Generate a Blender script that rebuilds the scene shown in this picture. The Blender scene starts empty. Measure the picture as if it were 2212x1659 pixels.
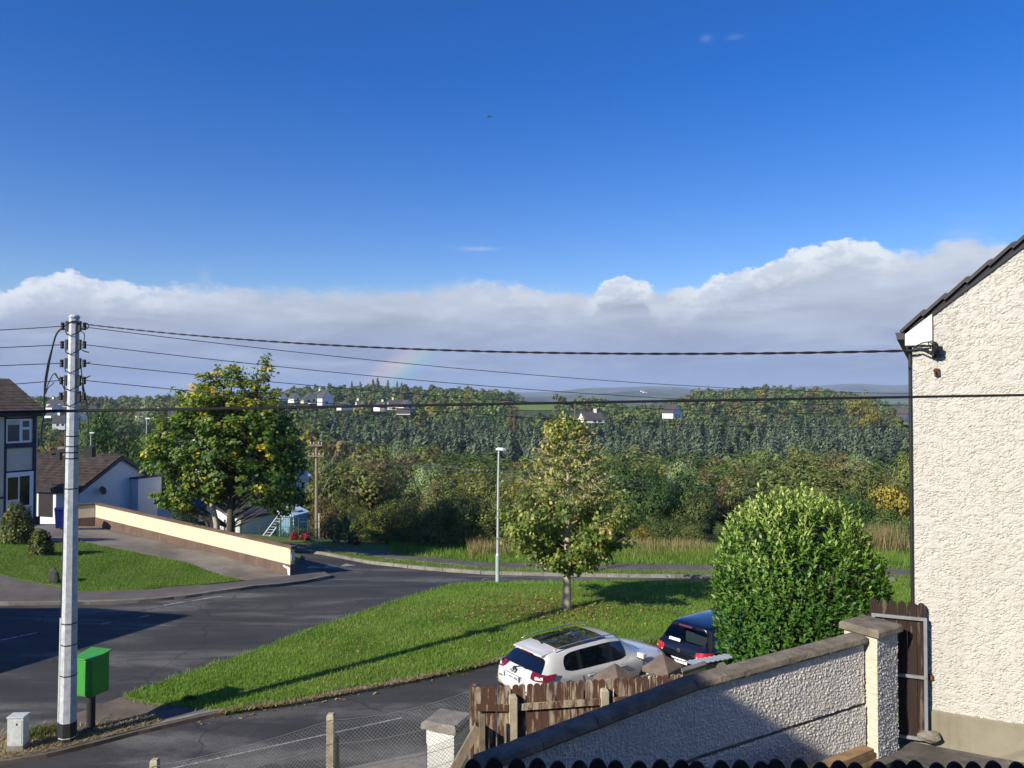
import bpy, bmesh, math, random
import numpy as np
from mathutils import Vector, Matrix, noise as mnoise
random.seed(7); np.random.seed(7)
RNG = np.random.default_rng(7)
C = bpy.context.scene.collection
SC = bpy.context.scene
PI = math.pi

# ------------------------------------------------------------------ camera
F = 1670.0; CX = 1106.0; CY = 829.5          # photograph at 2212 x 1659
CAMZ = 4.5
PITCH = math.atan(32.5 / F)
cam = bpy.data.cameras.new('camera'); camo = bpy.data.objects.new('camera', cam); C.objects.link(camo)
camo.location = (0, 0, CAMZ); camo.rotation_euler = (PI / 2 + PITCH, 0, 0)
cam.sensor_width = 36; cam.lens = 36 * F / 2212.0
cam.clip_start = 0.05; cam.clip_end = 30000
SC.camera = camo
SC.render.resolution_x = 1024; SC.render.resolution_y = 768

# ------------------------------------------------------------------ light
SUN_AZ = math.radians(48.5)        # the light travels towards this heading (from +Y to +X)
SUN_EL = math.radians(28)
LDIR = Vector((math.sin(SUN_AZ) * math.cos(SUN_EL), math.cos(SUN_AZ) * math.cos(SUN_EL), -math.sin(SUN_EL)))
sl = bpy.data.lights.new('sun', 'SUN'); sl.energy = 4.6; sl.angle = math.radians(0.5); sl.color = (1.0, 0.93, 0.80)
so = bpy.data.objects.new('sun', sl); C.objects.link(so)
so.rotation_euler = LDIR.to_track_quat('-Z', 'Y').to_euler(); so.location = (-40, -40, 60)

SC.view_settings.view_transform = 'Standard'; SC.view_settings.look = 'None'
SC.view_settings.exposure = 0.62; SC.view_settings.gamma = 1.0
SC.view_settings.use_curve_mapping = False

# ------------------------------------------------------------------ world: sky, cloud bank, rainbow
def build_world():
    w = bpy.data.worlds.new('World'); SC.world = w; w.use_nodes = True
    nt = w.node_tree; N = nt.nodes; L = nt.links; N.clear()
    out = N.new('ShaderNodeOutputWorld')
    def math_(op, a, b=None, c=None, clamp=False):
        n = N.new('ShaderNodeMath'); n.operation = op; n.use_clamp = clamp
        for i, v in enumerate((a, b, c)):
            if v is None: continue
            if isinstance(v, (int, float)): n.inputs[i].default_value = v
            else: L.new(v, n.inputs[i])
        return n.outputs[0]
    def sstep(v, a, b):
        n = N.new('ShaderNodeMapRange'); n.interpolation_type = 'SMOOTHSTEP'
        L.new(v, n.inputs[0])
        for i, t in ((1, a), (2, b)):
            if isinstance(t, (int, float)): n.inputs[i].default_value = t
            else: L.new(t, n.inputs[i])
        n.inputs[3].default_value = 0; n.inputs[4].default_value = 1
        return n.outputs[0]
    def ramp(v, stops, interp='LINEAR'):
        n = N.new('ShaderNodeValToRGB'); n.color_ramp.interpolation = interp
        el = n.color_ramp.elements
        while len(el) < len(stops): el.new(0.5)
        for e, (p, c) in zip(el, stops):
            e.position = p; e.color = (c, c, c, 1) if isinstance(c, (int, float)) else (*c, 1)
        if v is not None: L.new(v, n.inputs[0])
        return n.outputs[0]
    def mixc(f, a, b, mode='MIX'):
        n = N.new('ShaderNodeMix'); n.data_type = 'RGBA'; n.blend_type = mode
        for i, v in ((0, f), (6, a), (7, b)):
            if isinstance(v, (int, float)): n.inputs[i].default_value = v
            elif isinstance(v, tuple): n.inputs[i].default_value = (*v, 1)
            else: L.new(v, n.inputs[i])
        return n.outputs[2]
    sky = N.new('ShaderNodeTexSky'); sky.sky_type = 'NISHITA'; sky.sun_disc = False
    sky.sun_elevation = SUN_EL; sky.sun_rotation = SUN_AZ + PI
    sky.air_density = 1.0; sky.dust_density = 0.25; sky.ozone_density = 2.2; sky.altitude = 60
    hs = N.new('ShaderNodeHueSaturation'); hs.inputs['Saturation'].default_value = 1.52; hs.inputs['Value'].default_value = 1.0
    hs.inputs['Hue'].default_value = 0.522
    L.new(sky.outputs[0], hs.inputs['Color'])
    bg1 = N.new('ShaderNodeBackground'); bg1.inputs[1].default_value = 0.096
    L.new(hs.outputs[0], bg1.inputs[0])
    tc = N.new('ShaderNodeTexCoord')
    sep = N.new('ShaderNodeSeparateXYZ'); L.new(tc.outputs['Generated'], sep.inputs[0])
    x, y, z = sep.outputs
    u = math_('ARCTAN2', x, y)
    el = math_('ARCSINE', z)
    un = math_('MULTIPLY_ADD', u, 1 / 2.4, 0.5, clamp=True)      # -1.2..1.2 -> 0..1
    def comb(a, b, c):
        n = N.new('ShaderNodeCombineXYZ')
        for i, v in enumerate((a, b, c)):
            if isinstance(v, (int, float)): n.inputs[i].default_value = v
            else: L.new(v, n.inputs[i])
        return n.outputs[0]
    def fbm(vec, scale, detail=8, rough=0.6, dist=0.0):
        n = N.new('ShaderNodeTexNoise'); n.inputs['Scale'].default_value = scale
        n.inputs['Detail'].default_value = detail; n.inputs['Roughness'].default_value = rough
        n.inputs['Distortion'].default_value = dist
        L.new(vec, n.inputs['Vector']); return n.outputs[0]
    flat = comb(u, math_('MULTIPLY', el, 1.6), 3.7)
    streak = comb(u, math_('MULTIPLY', el, 5.0), 1.3)
    billow = fbm(flat, 21, 10, 0.60)
    fine = fbm(flat, 60, 6, 0.6)
    wisps = fbm(streak, 7, 8, 0.6, 0.4)
    def ux(px): return 0.5 + math.atan((px - CX) / F) / 2.4
    def ey(px, py): return math.atan((862 - py) * math.cos(math.atan((px - CX) / F)) / F)
    prof = [(-1400, 640), (-400, 600), (0, 616), (110, 588), (170, 585), (215, 604), (255, 594), (320, 620), (430, 616), (600, 626), (900, 620),
            (1000, 610), (1106, 616), (1180, 624), (1280, 632), (1306, 604), (1345, 592), (1392, 600), (1420, 636), (1500, 622), (1530, 600), (1640, 570), (1760, 530),
            (1810, 512), (1880, 514), (1925, 540), (2000, 545), (2080, 508), (2140, 520), (2212, 530), (2900, 600), (4200, 640)]
    edge = math_('MULTIPLY', ramp(un, [(ux(a), ey(a, b) / 0.25) for a, b in prof], 'EASE'), 0.25)
    edge = math_('ADD', edge, math_('MULTIPLY', math_('SUBTRACT', billow, 0.5), 0.034))
    edge = math_('ADD', edge, math_('MULTIPLY', math_('SUBTRACT', fine, 0.5), 0.024))
    tiny = fbm(flat, 150, 5, 0.6)
    edge = math_('ADD', edge, math_('MULTIPLY', math_('SUBTRACT', tiny, 0.5), 0.009))
    rim_where = ramp(un, [(ux(-400), 0.6), (ux(0), 0.9), (ux(150), 1.0), (ux(330), 0.75), (ux(430), 0.35), (ux(520), 0.30), (ux(600), 0.12), (ux(950), 0.12), (ux(1040), 0.42),
                          (ux(1170), 0.45), (ux(1250), 0.35), (ux(1300), 1.0), (ux(1395), 1.0), (ux(1430), 0.5), (ux(1480), 0.7), (ux(1540), 1.0), (ux(1800), 1.0), (ux(1900), 0.95),
                          (ux(1980), 0.35), (ux(2200), 0.4), (ux(3000), 0.6)], 'LINEAR')
    below = math_('SUBTRACT', edge, el)                                 # >0 inside the bank
    soft = math_('MULTIPLY_ADD', rim_where, -0.0145, 0.0175)              # edge is crisp where it is puffy
    dens = sstep(below, math_('MULTIPLY', soft, -0.5), soft)
    rimw = math_('MULTIPLY_ADD', math_('SUBTRACT', billow, 0.5), 0.12, 0.045)
    rim = math_('MULTIPLY', math_('SUBTRACT', 1.0, sstep(below, 0.008, rimw)), rim_where)
    body = ramp(math_('MULTIPLY', el, 5.0, clamp=True), [(0.0, (0.165, 0.265, 0.50)), (0.07, (0.165, 0.255, 0.50)), (0.18, (0.21, 0.285, 0.47)), (0.32, (0.31, 0.37, 0.53)),
                 (0.50, (0.43, 0.485, 0.59)), (0.75, (0.53, 0.59, 0.68)), (1.0, (0.55, 0.63, 0.75))])
    vary = math_('MULTIPLY_ADD', math_('SUBTRACT', wisps, 0.5), 0.95, 1.0)
    body = mixc(1.0, body, comb(vary, vary, vary), 'MULTIPLY')
    # lighter veil patches inside the bank
    veil = math_('MULTIPLY', sstep(fbm(streak, 4.5, 9, 0.60, 0.5), 0.46, 0.70), 0.62)
    body = mixc(veil, body, (0.58, 0.65, 0.77))
    # shaded hollows between the bright billows, and sunlit puffs inside the bank
    hollow = math_('MULTIPLY', sstep(fbm(flat, 34, 8, 0.62), 0.46, 0.62), 0.60)
    lit = mixc(hollow, (0.86, 0.91, 0.96), (0.50, 0.58, 0.74))
    clump = math_('MULTIPLY', sstep(fbm(comb(u, math_('MULTIPLY', el, 2.6), 8.8), 13, 9, 0.62), 0.55, 0.70), math_('MULTIPLY', sstep(el, 0.05, 0.13), 0.55))
    body = mixc(clump, body, (0.66, 0.74, 0.86))
    col = mixc(rim, body, lit)
    # small high wisps in the blue
    def puff(px, py, sx, sy, amt):
        u0 = math.atan((px - CX) / F); e0 = ey(px, py)
        du = math_('DIVIDE', math_('SUBTRACT', u, u0), sx); de = math_('DIVIDE', math_('SUBTRACT', el, e0), sy)
        r2 = math_('ADD', math_('MULTIPLY', du, du), math_('MULTIPLY', de, de))
        g = math_('POWER', 2.718, math_('MULTIPLY', r2, -1.0))
        return math_('MULTIPLY', math_('MULTIPLY', g, amt), sstep(wisps, 0.30, 0.70))
    p = puff(1042, 537, 0.026, 0.0026, 0.55)
    for a in ((1530, 76, 0.007, 0.004, 0.12), (1592, 72, 0.010, 0.003, 0.16), (440, 598, 0.006, 0.012, 0.45), (2090, 500, 0.02, 0.012, 0.5)):
        p = math_('ADD', p, puff(*a), clamp=True)
    dens2 = math_('MAXIMUM', dens, p)
    col = mixc(math_('MULTIPLY', p, math_('SUBTRACT', 1.0, dens)), col, (0.62, 0.75, 0.95))
    # faint rainbow leg: 42 degrees round the antisolar point
    az = math.radians(21.7); e = math.radians(-28)
    cdir = (math.sin(az) * math.cos(e), math.cos(az) * math.cos(e), math.sin(e))
    dp = N.new('ShaderNodeVectorMath'); dp.operation = 'DOT_PRODUCT'; L.new(tc.outputs['Generated'], dp.inputs[0]); dp.inputs[1].default_value = cdir
    ang = math_('MULTIPLY', math_('ARCCOSINE', dp.outputs['Value']), 180 / PI)
    bow = ramp(math_('MULTIPLY', math_('SUBTRACT', ang, 40.0), 1 / 3.2, clamp=True),
               [(0.0, (0, 0, 0)), (0.15, (0.0, 0.04, 0.13)), (0.33, (0.0, 0.22, 0.13)), (0.5, (0.30, 0.34, 0.0)), (0.68, (0.48, 0.27, 0.0)), (0.84, (0.34, 0.10, 0.0)), (1.0, (0, 0, 0))])
    bm = math_('MULTIPLY', sstep(el, 0.082, 0.030), math_('SUBTRACT', 1.0, sstep(math_('ABSOLUTE', math_('ADD', u, 0.13)), 0.06, 0.14)))
    col = mixc(math_('MULTIPLY', bm, 1.0), col, mixc(1.0, col, bow, 'ADD'))
    bg2 = N.new('ShaderNodeBackground'); bg2.inputs[1].default_value = 0.66; L.new(col, bg2.inputs[0])
    ms = N.new('ShaderNodeMixShader'); L.new(dens2, ms.inputs[0]); L.new(bg1.outputs[0], ms.inputs[1]); L.new(bg2.outputs[0], ms.inputs[2])
    L.new(ms.outputs[0], out.inputs[0])
build_world()
cy = SC.cycles
cy.max_bounces = 6; cy.diffuse_bounces = 3; cy.glossy_bounces = 3; cy.transmission_bounces = 4; cy.transparent_max_bounces = 8; cy.volume_bounces = 0
cy.caustics_reflective = False; cy.caustics_refractive = False; cy.sample_clamp_indirect = 4.0

# ------------------------------------------------------------------ terrain
def sm(t):
    t = np.clip(t, 0, 1); return t * t * (3 - 2 * t)
_YK = [-100, 29.5, 33.2, 36, 43, 60, 80, 120, 200, 300, 380, 450, 600, 800, 1500, 3000, 9000]
_ZK = [-2.7, -2.7, -3.2, -3.3, -4.0, -6.4, -8.6, -13, -17, -15.5, -10.5, -5, -0.5, -2, -16, -20, -20]
_AK = [-3, -0.62, -0.47, -0.33, -0.2, -0.1, 0.02, 0.10, 0.15, 0.19, 0.24, 0.33, 0.42, 0.47, 0.50, 0.6, 3]
_HK = [-4, -4, -3.5, 3.0, 5.5, 4.0, 2.0, -2.0, -12, -11, 1.0, 4.5, 2.5, -4, -14, -14, -14]
def H(x, y):
    x = np.asarray(x, float); y = np.asarray(y, float)
    z = np.interp(y, _YK, _ZK)
    a = x / np.maximum(y, 1.0)
    z = z + np.interp(a, _AK, _HK) * sm((y - 330) / 230) * (1 - sm((y - 900) / 500))
    z = z + 1.2 * np.sin(x / 47.0 + 1.0) * np.sin(y / 61.0) * sm((y - 60) / 60)
    # slope between the near road and the yard
    n = (15.2 + 0.467 * (x + 2.8) - y) * 0.906
    near = np.clip(-2.7 + 0.4 * np.clip(n - 1.2, 0, None), None, -0.3)
    z = np.where(y < 27, np.maximum(near, z), z)
    # left garden rises to its house
    g = np.clip(0.096 * ((-(x + 9.3)) * 0.91 + (y - 31.8) * 0.41), 0, 1.5)
    q = (y - (28.6 + 0.26 * (x + 18))) * 0.968
    z = z + g * sm(q / 4) * (1 - sm((y - 42) / 12))
    return z
from bisect import bisect_right
def _li(v, xs, ys):
    if v <= xs[0]: return ys[0]
    if v >= xs[-1]: return ys[-1]
    i = bisect_right(xs, v) - 1; return ys[i] + (ys[i + 1] - ys[i]) * (v - xs[i]) / (xs[i + 1] - xs[i])
def _s1(t):
    t = 0.0 if t < 0 else (1.0 if t > 1 else t); return t * t * (3 - 2 * t)
def Hs(x, y):
    """H for one point, in plain Python"""
    z = _li(y, _YK, _ZK)
    if y > 330: z += _li(x / max(y, 1.0), _AK, _HK) * _s1((y - 330) / 230) * (1 - _s1((y - 900) / 500))
    if y > 60: z += 1.2 * math.sin(x / 47.0 + 1.0) * math.sin(y / 61.0) * _s1((y - 60) / 60)
    if y < 27:
        n = (15.2 + 0.467 * (x + 2.8) - y) * 0.906
        z = max(z, min(-2.7 + 0.4 * max(n - 1.2, 0.0), -0.3))
    elif y < 54:
        g = min(max(0.096 * ((-(x + 9.3)) * 0.91 + (y - 31.8) * 0.41), 0.0), 1.5)
        z += g * _s1((y - (28.6 + 0.26 * (x + 18))) * 0.242) * (1 - _s1((y - 42) / 12))
    if y < 27:
        q = (y - (28.6 + 0.26 * (x + 18))) * 0.242
        if q > 0:
            g = min(max(0.096 * ((-(x + 9.3)) * 0.91 + (y - 31.8) * 0.41), 0.0), 1.5); z += g * _s1(q)
    return z

_sp, _cp = math.sin(PITCH), math.cos(PITCH)
def ray(px, py):
    cx = (px - CX) / F; cyy = (CY - py) / F
    return Vector((cx, _cp - _sp * cyy, _sp + _cp * cyy))
def P(px, py, d):
    r = ray(px, py); return Vector((0, 0, CAMZ)) + r * (d / r.y)
def PZ(px, py, z):
    r = ray(px, py); return Vector((0, 0, CAMZ)) + r * ((z - CAMZ) / r.z)
def G(px, py, off=0.0):
    r = ray(px, py); t0 = 3.0; t = 3.0
    while t < 1500:
        p = r * t
        if p.z + CAMZ <= Hs(p.x, p.y) + off: break
        t0 = t; t *= 1.02
    for _ in range(24):
        m = 0.5 * (t0 + t); p = r * m
        if p.z + CAMZ <= Hs(p.x, p.y) + off: t = m
        else: t0 = m
    p = r * t
    return Vector((p.x, p.y, p.z + CAMZ))
def proj(p):
    v = Vector(p) - Vector((0, 0, CAMZ))
    depth = v.y * _cp + v.z * _sp; up = -v.y * _sp + v.z * _cp
    return (CX + F * v.x / depth, CY - F * up / depth, depth)

# ------------------------------------------------------------------ object helpers
def link(o, parent=None):
    C.objects.link(o)
    if parent is not None: o.parent = parent
    return o
def tag(o, label=None, cat=None, group=None, kind=None):
    if label: o['label'] = label
    if cat: o['category'] = cat
    if group: o['group'] = group
    if kind: o['kind'] = kind
    return o
def thing(name, label, cat, loc=(0, 0, 0), rz=0, group=None):
    o = bpy.data.objects.new(name, None); o.empty_display_size = 0.2; link(o)
    o.location = loc; o.rotation_euler = (0, 0, rz)
    return tag(o, label, cat, group)
def children_of(o): return [c for c in o.children]
def copy_tree(o, parent=None):
    c = o.copy(); C.objects.link(c); c.parent = parent
    for ch in o.children: copy_tree(ch, c)
    return c
class MB:
    def __init__(s): s.v = []; s.f = []
    def add(s, vs, fs):
        b = len(s.v); s.v += [tuple(p) for p in vs]; s.f += [tuple(i + b for i in f) for f in fs]; return s
    def box(s, c, d, R=None, taper=1.0):
        hx, hy, hz = d[0] / 2, d[1] / 2, d[2] / 2
        vs = [Vector((sx * hx * (taper if sz > 0 else 1), sy * hy * (taper if sz > 0 else 1), sz * hz)) for sz in (-1, 1) for sy in (-1, 1) for sx in (-1, 1)]
        if R is not None: vs = [R @ v for v in vs]
        vs = [v + Vector(c) for v in vs]
        return s.add(vs, [(0, 2, 3, 1), (4, 5, 7, 6), (0, 1, 5, 4), (2, 6, 7, 3), (0, 4, 6, 2), (1, 3, 7, 5)])
    def prism(s, pts, z0, z1):
        n = len(pts)
        vs = [(p[0], p[1], z0) for p in pts] + [(p[0], p[1], z1) for p in pts]
        return s.add(vs, [tuple(range(n - 1, -1, -1)), tuple(range(n, 2 * n))] + [(i, (i + 1) % n, n + (i + 1) % n, n + i) for i in range(n)])
    def extrude(s, pts, d):
        """closed 3D outline swept by vector d"""
        n = len(pts); d = Vector(d)
        vs = [Vector(p) for p in pts] + [Vector(p) + d for p in pts]
        return s.add(vs, [tuple(range(n - 1, -1, -1)), tuple(range(n, 2 * n))] + [(i, (i + 1) % n, n + (i + 1) % n, n + i) for i in range(n)])
    def tube(s, pts, r, sides=6, cap=True, twist=0.0):
        pts = [Vector(p) for p in pts]; n = len(pts)
        rs = r if isinstance(r, (list, tuple)) else [r] * n
        up = Vector((0, 0, 1)); vs = []
        prev = None
        for i, p in enumerate(pts):
            d = (pts[min(i + 1, n - 1)] - pts[max(i - 1, 0)])
            d = d.normalized() if d.length > 1e-9 else up
            if prev is None:
                a = d.cross(up)
                if a.length < 1e-3: a = d.cross(Vector((0, 1, 0)))
                a.normalize()
            else:
                a = prev - d * prev.dot(d)
                a = a.normalized() if a.length > 1e-6 else d.orthogonal().normalized()
            prev = a; b = d.cross(a)
            for k in range(sides):
                t = 2 * PI * (k + 0.5) / sides + twist
                vs.append(p + (a * math.cos(t) + b * math.sin(t)) * rs[i])
        fs = [(i * sides + k, i * sides + (k + 1) % sides, (i + 1) * sides + (k + 1) % sides, (i + 1) * sides + k) for i in range(n - 1) for k in range(sides)]
        if cap: fs += [tuple(range(sides - 1, -1, -1)), tuple((n - 1) * sides + k for k in range(sides))]
        return s.add(vs, fs)
    def lathe(s, c, prof, sides=16):
        c = Vector(c); vs = [c + Vector((r * math.cos(2 * PI * k / sides), r * math.sin(2 * PI * k / sides), z)) for r, z in prof for k in range(sides)]
        n = len(prof)
        fs = [(i * sides + k, i * sides + (k + 1) % sides, (i + 1) * sides + (k + 1) % sides, (i + 1) * sides + k) for i in range(n - 1) for k in range(sides)]
        fs += [tuple(range(sides - 1, -1, -1)), tuple((n - 1) * sides + k for k in range(sides))]
        return s.add(vs, fs)
    def mesh(s, name, mat=None, smooth=False):
        me = bpy.data.meshes.new(name); me.from_pydata(s.v, [], s.f)
        if mat: me.materials.append(mat)
        if smooth: me.polygons.foreach_set('use_smooth', [True] * len(me.polygons))
        me.update(); return me
    def build(s, name, mat, parent=None, smooth=False, bevel=0.0):
        o = bpy.data.objects.new(name, s.mesh(name, mat, smooth)); link(o, parent)
        if bevel:
            m = o.modifiers.new('bevel', 'BEVEL'); m.width = bevel; m.segments = 2; m.limit_method = 'ANGLE'; m.angle_limit = math.radians(40)
        return o
def np_mesh(name, V, Fq, mat, smooth=False, attr=None):
    """V (n,3), Fq (m,k) numpy -> mesh, optional per face float attribute 'tint'"""
    me = bpy.data.meshes.new(name); V = np.asarray(V, np.float32); Fq = np.asarray(Fq, np.int32); k = Fq.shape[1]
    me.vertices.add(len(V)); me.vertices.foreach_set('co', V.ravel())
    me.loops.add(Fq.size); me.loops.foreach_set('vertex_index', Fq.ravel())
    me.polygons.add(len(Fq)); me.polygons.foreach_set('loop_start', np.arange(0, Fq.size, k, dtype=np.int32))
    if smooth: me.polygons.foreach_set('use_smooth', np.ones(len(Fq), bool))
    me.update(calc_edges=True)
    if attr is not None:
        at = me.attributes.new('tint', 'FLOAT', 'FACE'); at.data.foreach_set('value', np.asarray(attr, np.float32))
    if mat: me.materials.append(mat)
    me.validate(); return me

# ------------------------------------------------------------------ materials
class NT:
    def __init__(s, m):
        m.use_nodes = True; s.m = m; s.t = m.node_tree; s.N = s.t.nodes; s.L = s.t.links
        s.b = s.N['Principled BSDF']; s.out = s.N['Material Output']
    def n(s, typ, **kw):
        n = s.N.new(typ)
        for k, v in kw.items(): setattr(n, k, v)
        return n
    def put(s, sock, v):
        if isinstance(v, bpy.types.NodeSocket): s.L.new(v, sock)
        elif isinstance(v, tuple) and len(v) == 3 and sock.type == 'RGBA': sock.default_value = (*v, 1)
        else: sock.default_value = v
    def noise(s, vec, scale, detail=5, rough=0.55, dist=0.0):
        n = s.n('ShaderNodeTexNoise'); s.put(n.inputs['Scale'], scale); n.inputs['Detail'].default_value = detail
        n.inputs['Roughness'].default_value = rough; n.inputs['Distortion'].default_value = dist
        if vec is not None: s.L.new(vec, n.inputs['Vector'])
        return n.outputs[0]
    def ramp(s, v, stops):
        n = s.n('ShaderNodeValToRGB'); el = n.color_ramp.elements
        while len(el) < len(stops): el.new(0.5)
        for e, (p, c) in zip(el, stops):
            e.position = p; e.color = (c, c, c, 1) if isinstance(c, (int, float)) else (*c, 1)
        s.L.new(v, n.inputs[0]); return n.outputs[0]
    def mix(s, f, a, b, mode='MIX'):
        n = s.n('ShaderNodeMix', data_type='RGBA', blend_type=mode)
        s.put(n.inputs[0], f); s.put(n.inputs[6], a); s.put(n.inputs[7], b); return n.outputs[2]
    def math(s, op, a, b=0.0, clamp=False):
        n = s.n('ShaderNodeMath', operation=op, use_clamp=clamp); s.put(n.inputs[0], a); s.put(n.inputs[1], b); return n.outputs[0]
    def pos(s): return s.n('ShaderNodeNewGeometry').outputs['Position']
    def obj(s): return s.n('ShaderNodeTexCoord').outputs['Object']
    def mapping(s, v, scale=(1, 1, 1), loc=(0, 0, 0)):
        n = s.n('ShaderNodeMapping'); s.L.new(v, n.inputs[0]); n.inputs['Scale'].default_value = scale; n.inputs['Location'].default_value = loc; return n.outputs[0]
    def bump(s, h, strength=0.5, dist=0.02):
        n = s.n('ShaderNodeBump'); n.inputs['Strength'].default_value = strength; n.inputs['Distance'].default_value = dist
        s.L.new(h, n.inputs['Height']); s.L.new(n.outputs[0], s.b.inputs['Normal']); return n
    def color(s, v): s.put(s.b.inputs['Base Color'], v)
    def rand(s): return s.n('ShaderNodeObjectInfo').outputs['Random']
def newmat(name, rough=0.7, spec=0.5, metal=0.0):
    t = NT(bpy.data.materials.new(name)); t.b.inputs['Roughness'].default_value = rough
    t.b.inputs['Specular IOR Level'].default_value = spec; t.b.inputs['Metallic'].default_value = metal
    return t
M = {}
def simple(name, c1, c2=None, scale=6, rough=0.7, spec=0.4, metal=0.0, bump=0.0, bscale=40, coords='obj', randamt=0.0, bdist=0.01):
    t = newmat(name, rough, spec, metal)
    v = t.obj() if coords == 'obj' else t.pos()
    c2 = c2 or tuple(k * 0.8 for k in c1)
    f = t.ramp(t.noise(v, scale, 7, 0.62), [(0.32, 0.0), (0.68, 1.0)])
    col = t.mix(f, c1, c2)
    if randamt:
        h = t.n('ShaderNodeHueSaturation'); t.L.new(col, h.inputs['Color'])
        t.put(h.inputs['Value'], t.math('ADD', t.math('MULTIPLY', t.rand(), 2 * randamt), 1 - randamt)); col = h.outputs[0]
    t.color(col)
    if bump: t.bump(t.noise(v, bscale, 4, 0.6), bump, bdist)
    M[name] = t.m; return t.m

def mat_asphalt():
    t = newmat('asphalt', 0.86, 0.35); p = t.pos()
    big = t.noise(p, 0.22, 5, 0.6); st = t.noise(t.mapping(p, (0.18, 0.75, 1)), 1.0, 6, 0.62, 0.5)
    grain = t.noise(p, 55, 3, 0.7); speck = t.noise(p, 19, 3, 0.75)
    col = t.ramp(st, [(0.32, (0.030, 0.0295, 0.029)), (0.50, (0.052, 0.0505, 0.048)), (0.62, (0.150, 0.143, 0.128))])
    col = t.mix(t.ramp(big, [(0.35, 0.0), (0.7, 0.55)]), col, (0.052, 0.050, 0.048))
    col = t.mix(0.85, col, t.ramp(grain, [(0.25, 0.45), (0.75, 1.6)]), 'MULTIPLY')
    col = t.mix(0.6, col, t.ramp(speck, [(0.3, 0.7), (0.7, 1.35)]), 'MULTIPLY')
    cr = t.n('ShaderNodeTexVoronoi', feature='DISTANCE_TO_EDGE'); cr.inputs['Scale'].default_value = 0.22; wv = t.n('ShaderNodeVectorMath', operation='ADD'); t.L.new(p, wv.inputs[0])
    nz = t.n('ShaderNodeTexNoise'); nz.inputs['Scale'].default_value = 0.9; nz.inputs['Detail'].default_value = 6; t.L.new(p, nz.inputs['Vector']); t.L.new(nz.outputs['Color'], wv.inputs[1]); t.L.new(wv.outputs[0], cr.inputs['Vector'])
    col = t.mix(t.ramp(cr.outputs[0], [(0.0, 0.75), (0.006, 0.0)]), col, (0.016, 0.016, 0.016))
    br = t.n('ShaderNodeTexBrick'); br.inputs['Scale'].default_value = 0.16; br.inputs['Mortar Size'].default_value = 0.0; br.offset = 0.37; br.inputs['Color1'].default_value = (0, 0, 0, 1); br.inputs['Color2'].default_value = (1, 1, 1, 1); t.L.new(t.mapping(p, (1, 1.7, 1), (1.3, 0.4, 0)), br.inputs['Vector'])
    col = t.mix(t.ramp(br.outputs['Color'], [(0.80, 0.0), (0.82, 0.35)]), col, (0.030, 0.030, 0.031))
    t.color(col); t.bump(t.math('ADD', grain, t.math('MULTIPLY', speck, 0.8)), 0.55, 0.012); M['asphalt'] = t.m
    t = newmat('tarmac_path', 0.9, 0.3); p = t.pos()
    g = t.noise(p, 40, 3, 0.7); bgn = t.noise(p, 0.8, 6, 0.65)
    col = t.ramp(bgn, [(0.3, (0.085, 0.075, 0.066)), (0.55, (0.125, 0.110, 0.098)), (0.75, (0.16, 0.145, 0.13))])
    t.color(t.mix(0.7, col, t.ramp(g, [(0.25, 0.6), (0.75, 1.4)]), 'MULTIPLY')); t.bump(g, 0.4, 0.01); M['tarmac_path'] = t.m
    t = newmat('driveway_concrete', 0.9, 0.3); p = t.pos()
    g = t.noise(p, 32, 3, 0.7); bgn = t.noise(p, 0.55, 7, 0.68)
    col = t.ramp(bgn, [(0.28, (0.115, 0.095, 0.078)), (0.5, (0.20, 0.175, 0.145)), (0.72, (0.285, 0.26, 0.225))])
    t.color(t.mix(0.7, col, t.ramp(g, [(0.25, 0.65), (0.75, 1.35)]), 'MULTIPLY')); t.bump(g, 0.4, 0.01); M['driveway_concrete'] = t.m
    t = newmat('yard_concrete', 0.92, 0.3); p = t.pos()
    g = t.noise(p, 60, 3, 0.7); bgn = t.noise(p, 1.7, 8, 0.7, 0.4)
    col = t.ramp(bgn, [(0.28, (0.045, 0.042, 0.034)), (0.5, (0.105, 0.095, 0.080)), (0.75, (0.20, 0.185, 0.16))])
    cr = t.n('ShaderNodeTexVoronoi', feature='DISTANCE_TO_EDGE'); t.L.new(p, cr.inputs['Vector']); cr.inputs['Scale'].default_value = 0.9
    col = t.mix(t.ramp(cr.outputs[0], [(0.0, 0.55), (0.012, 0.0)]), col, (0.34, 0.32, 0.28))
    t.color(t.mix(0.7, col, t.ramp(g, [(0.25, 0.65), (0.75, 1.35)]), 'MULTIPLY')); t.bump(g, 0.5, 0.008); M['yard_concrete'] = t.m
mat_asphalt()
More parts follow.
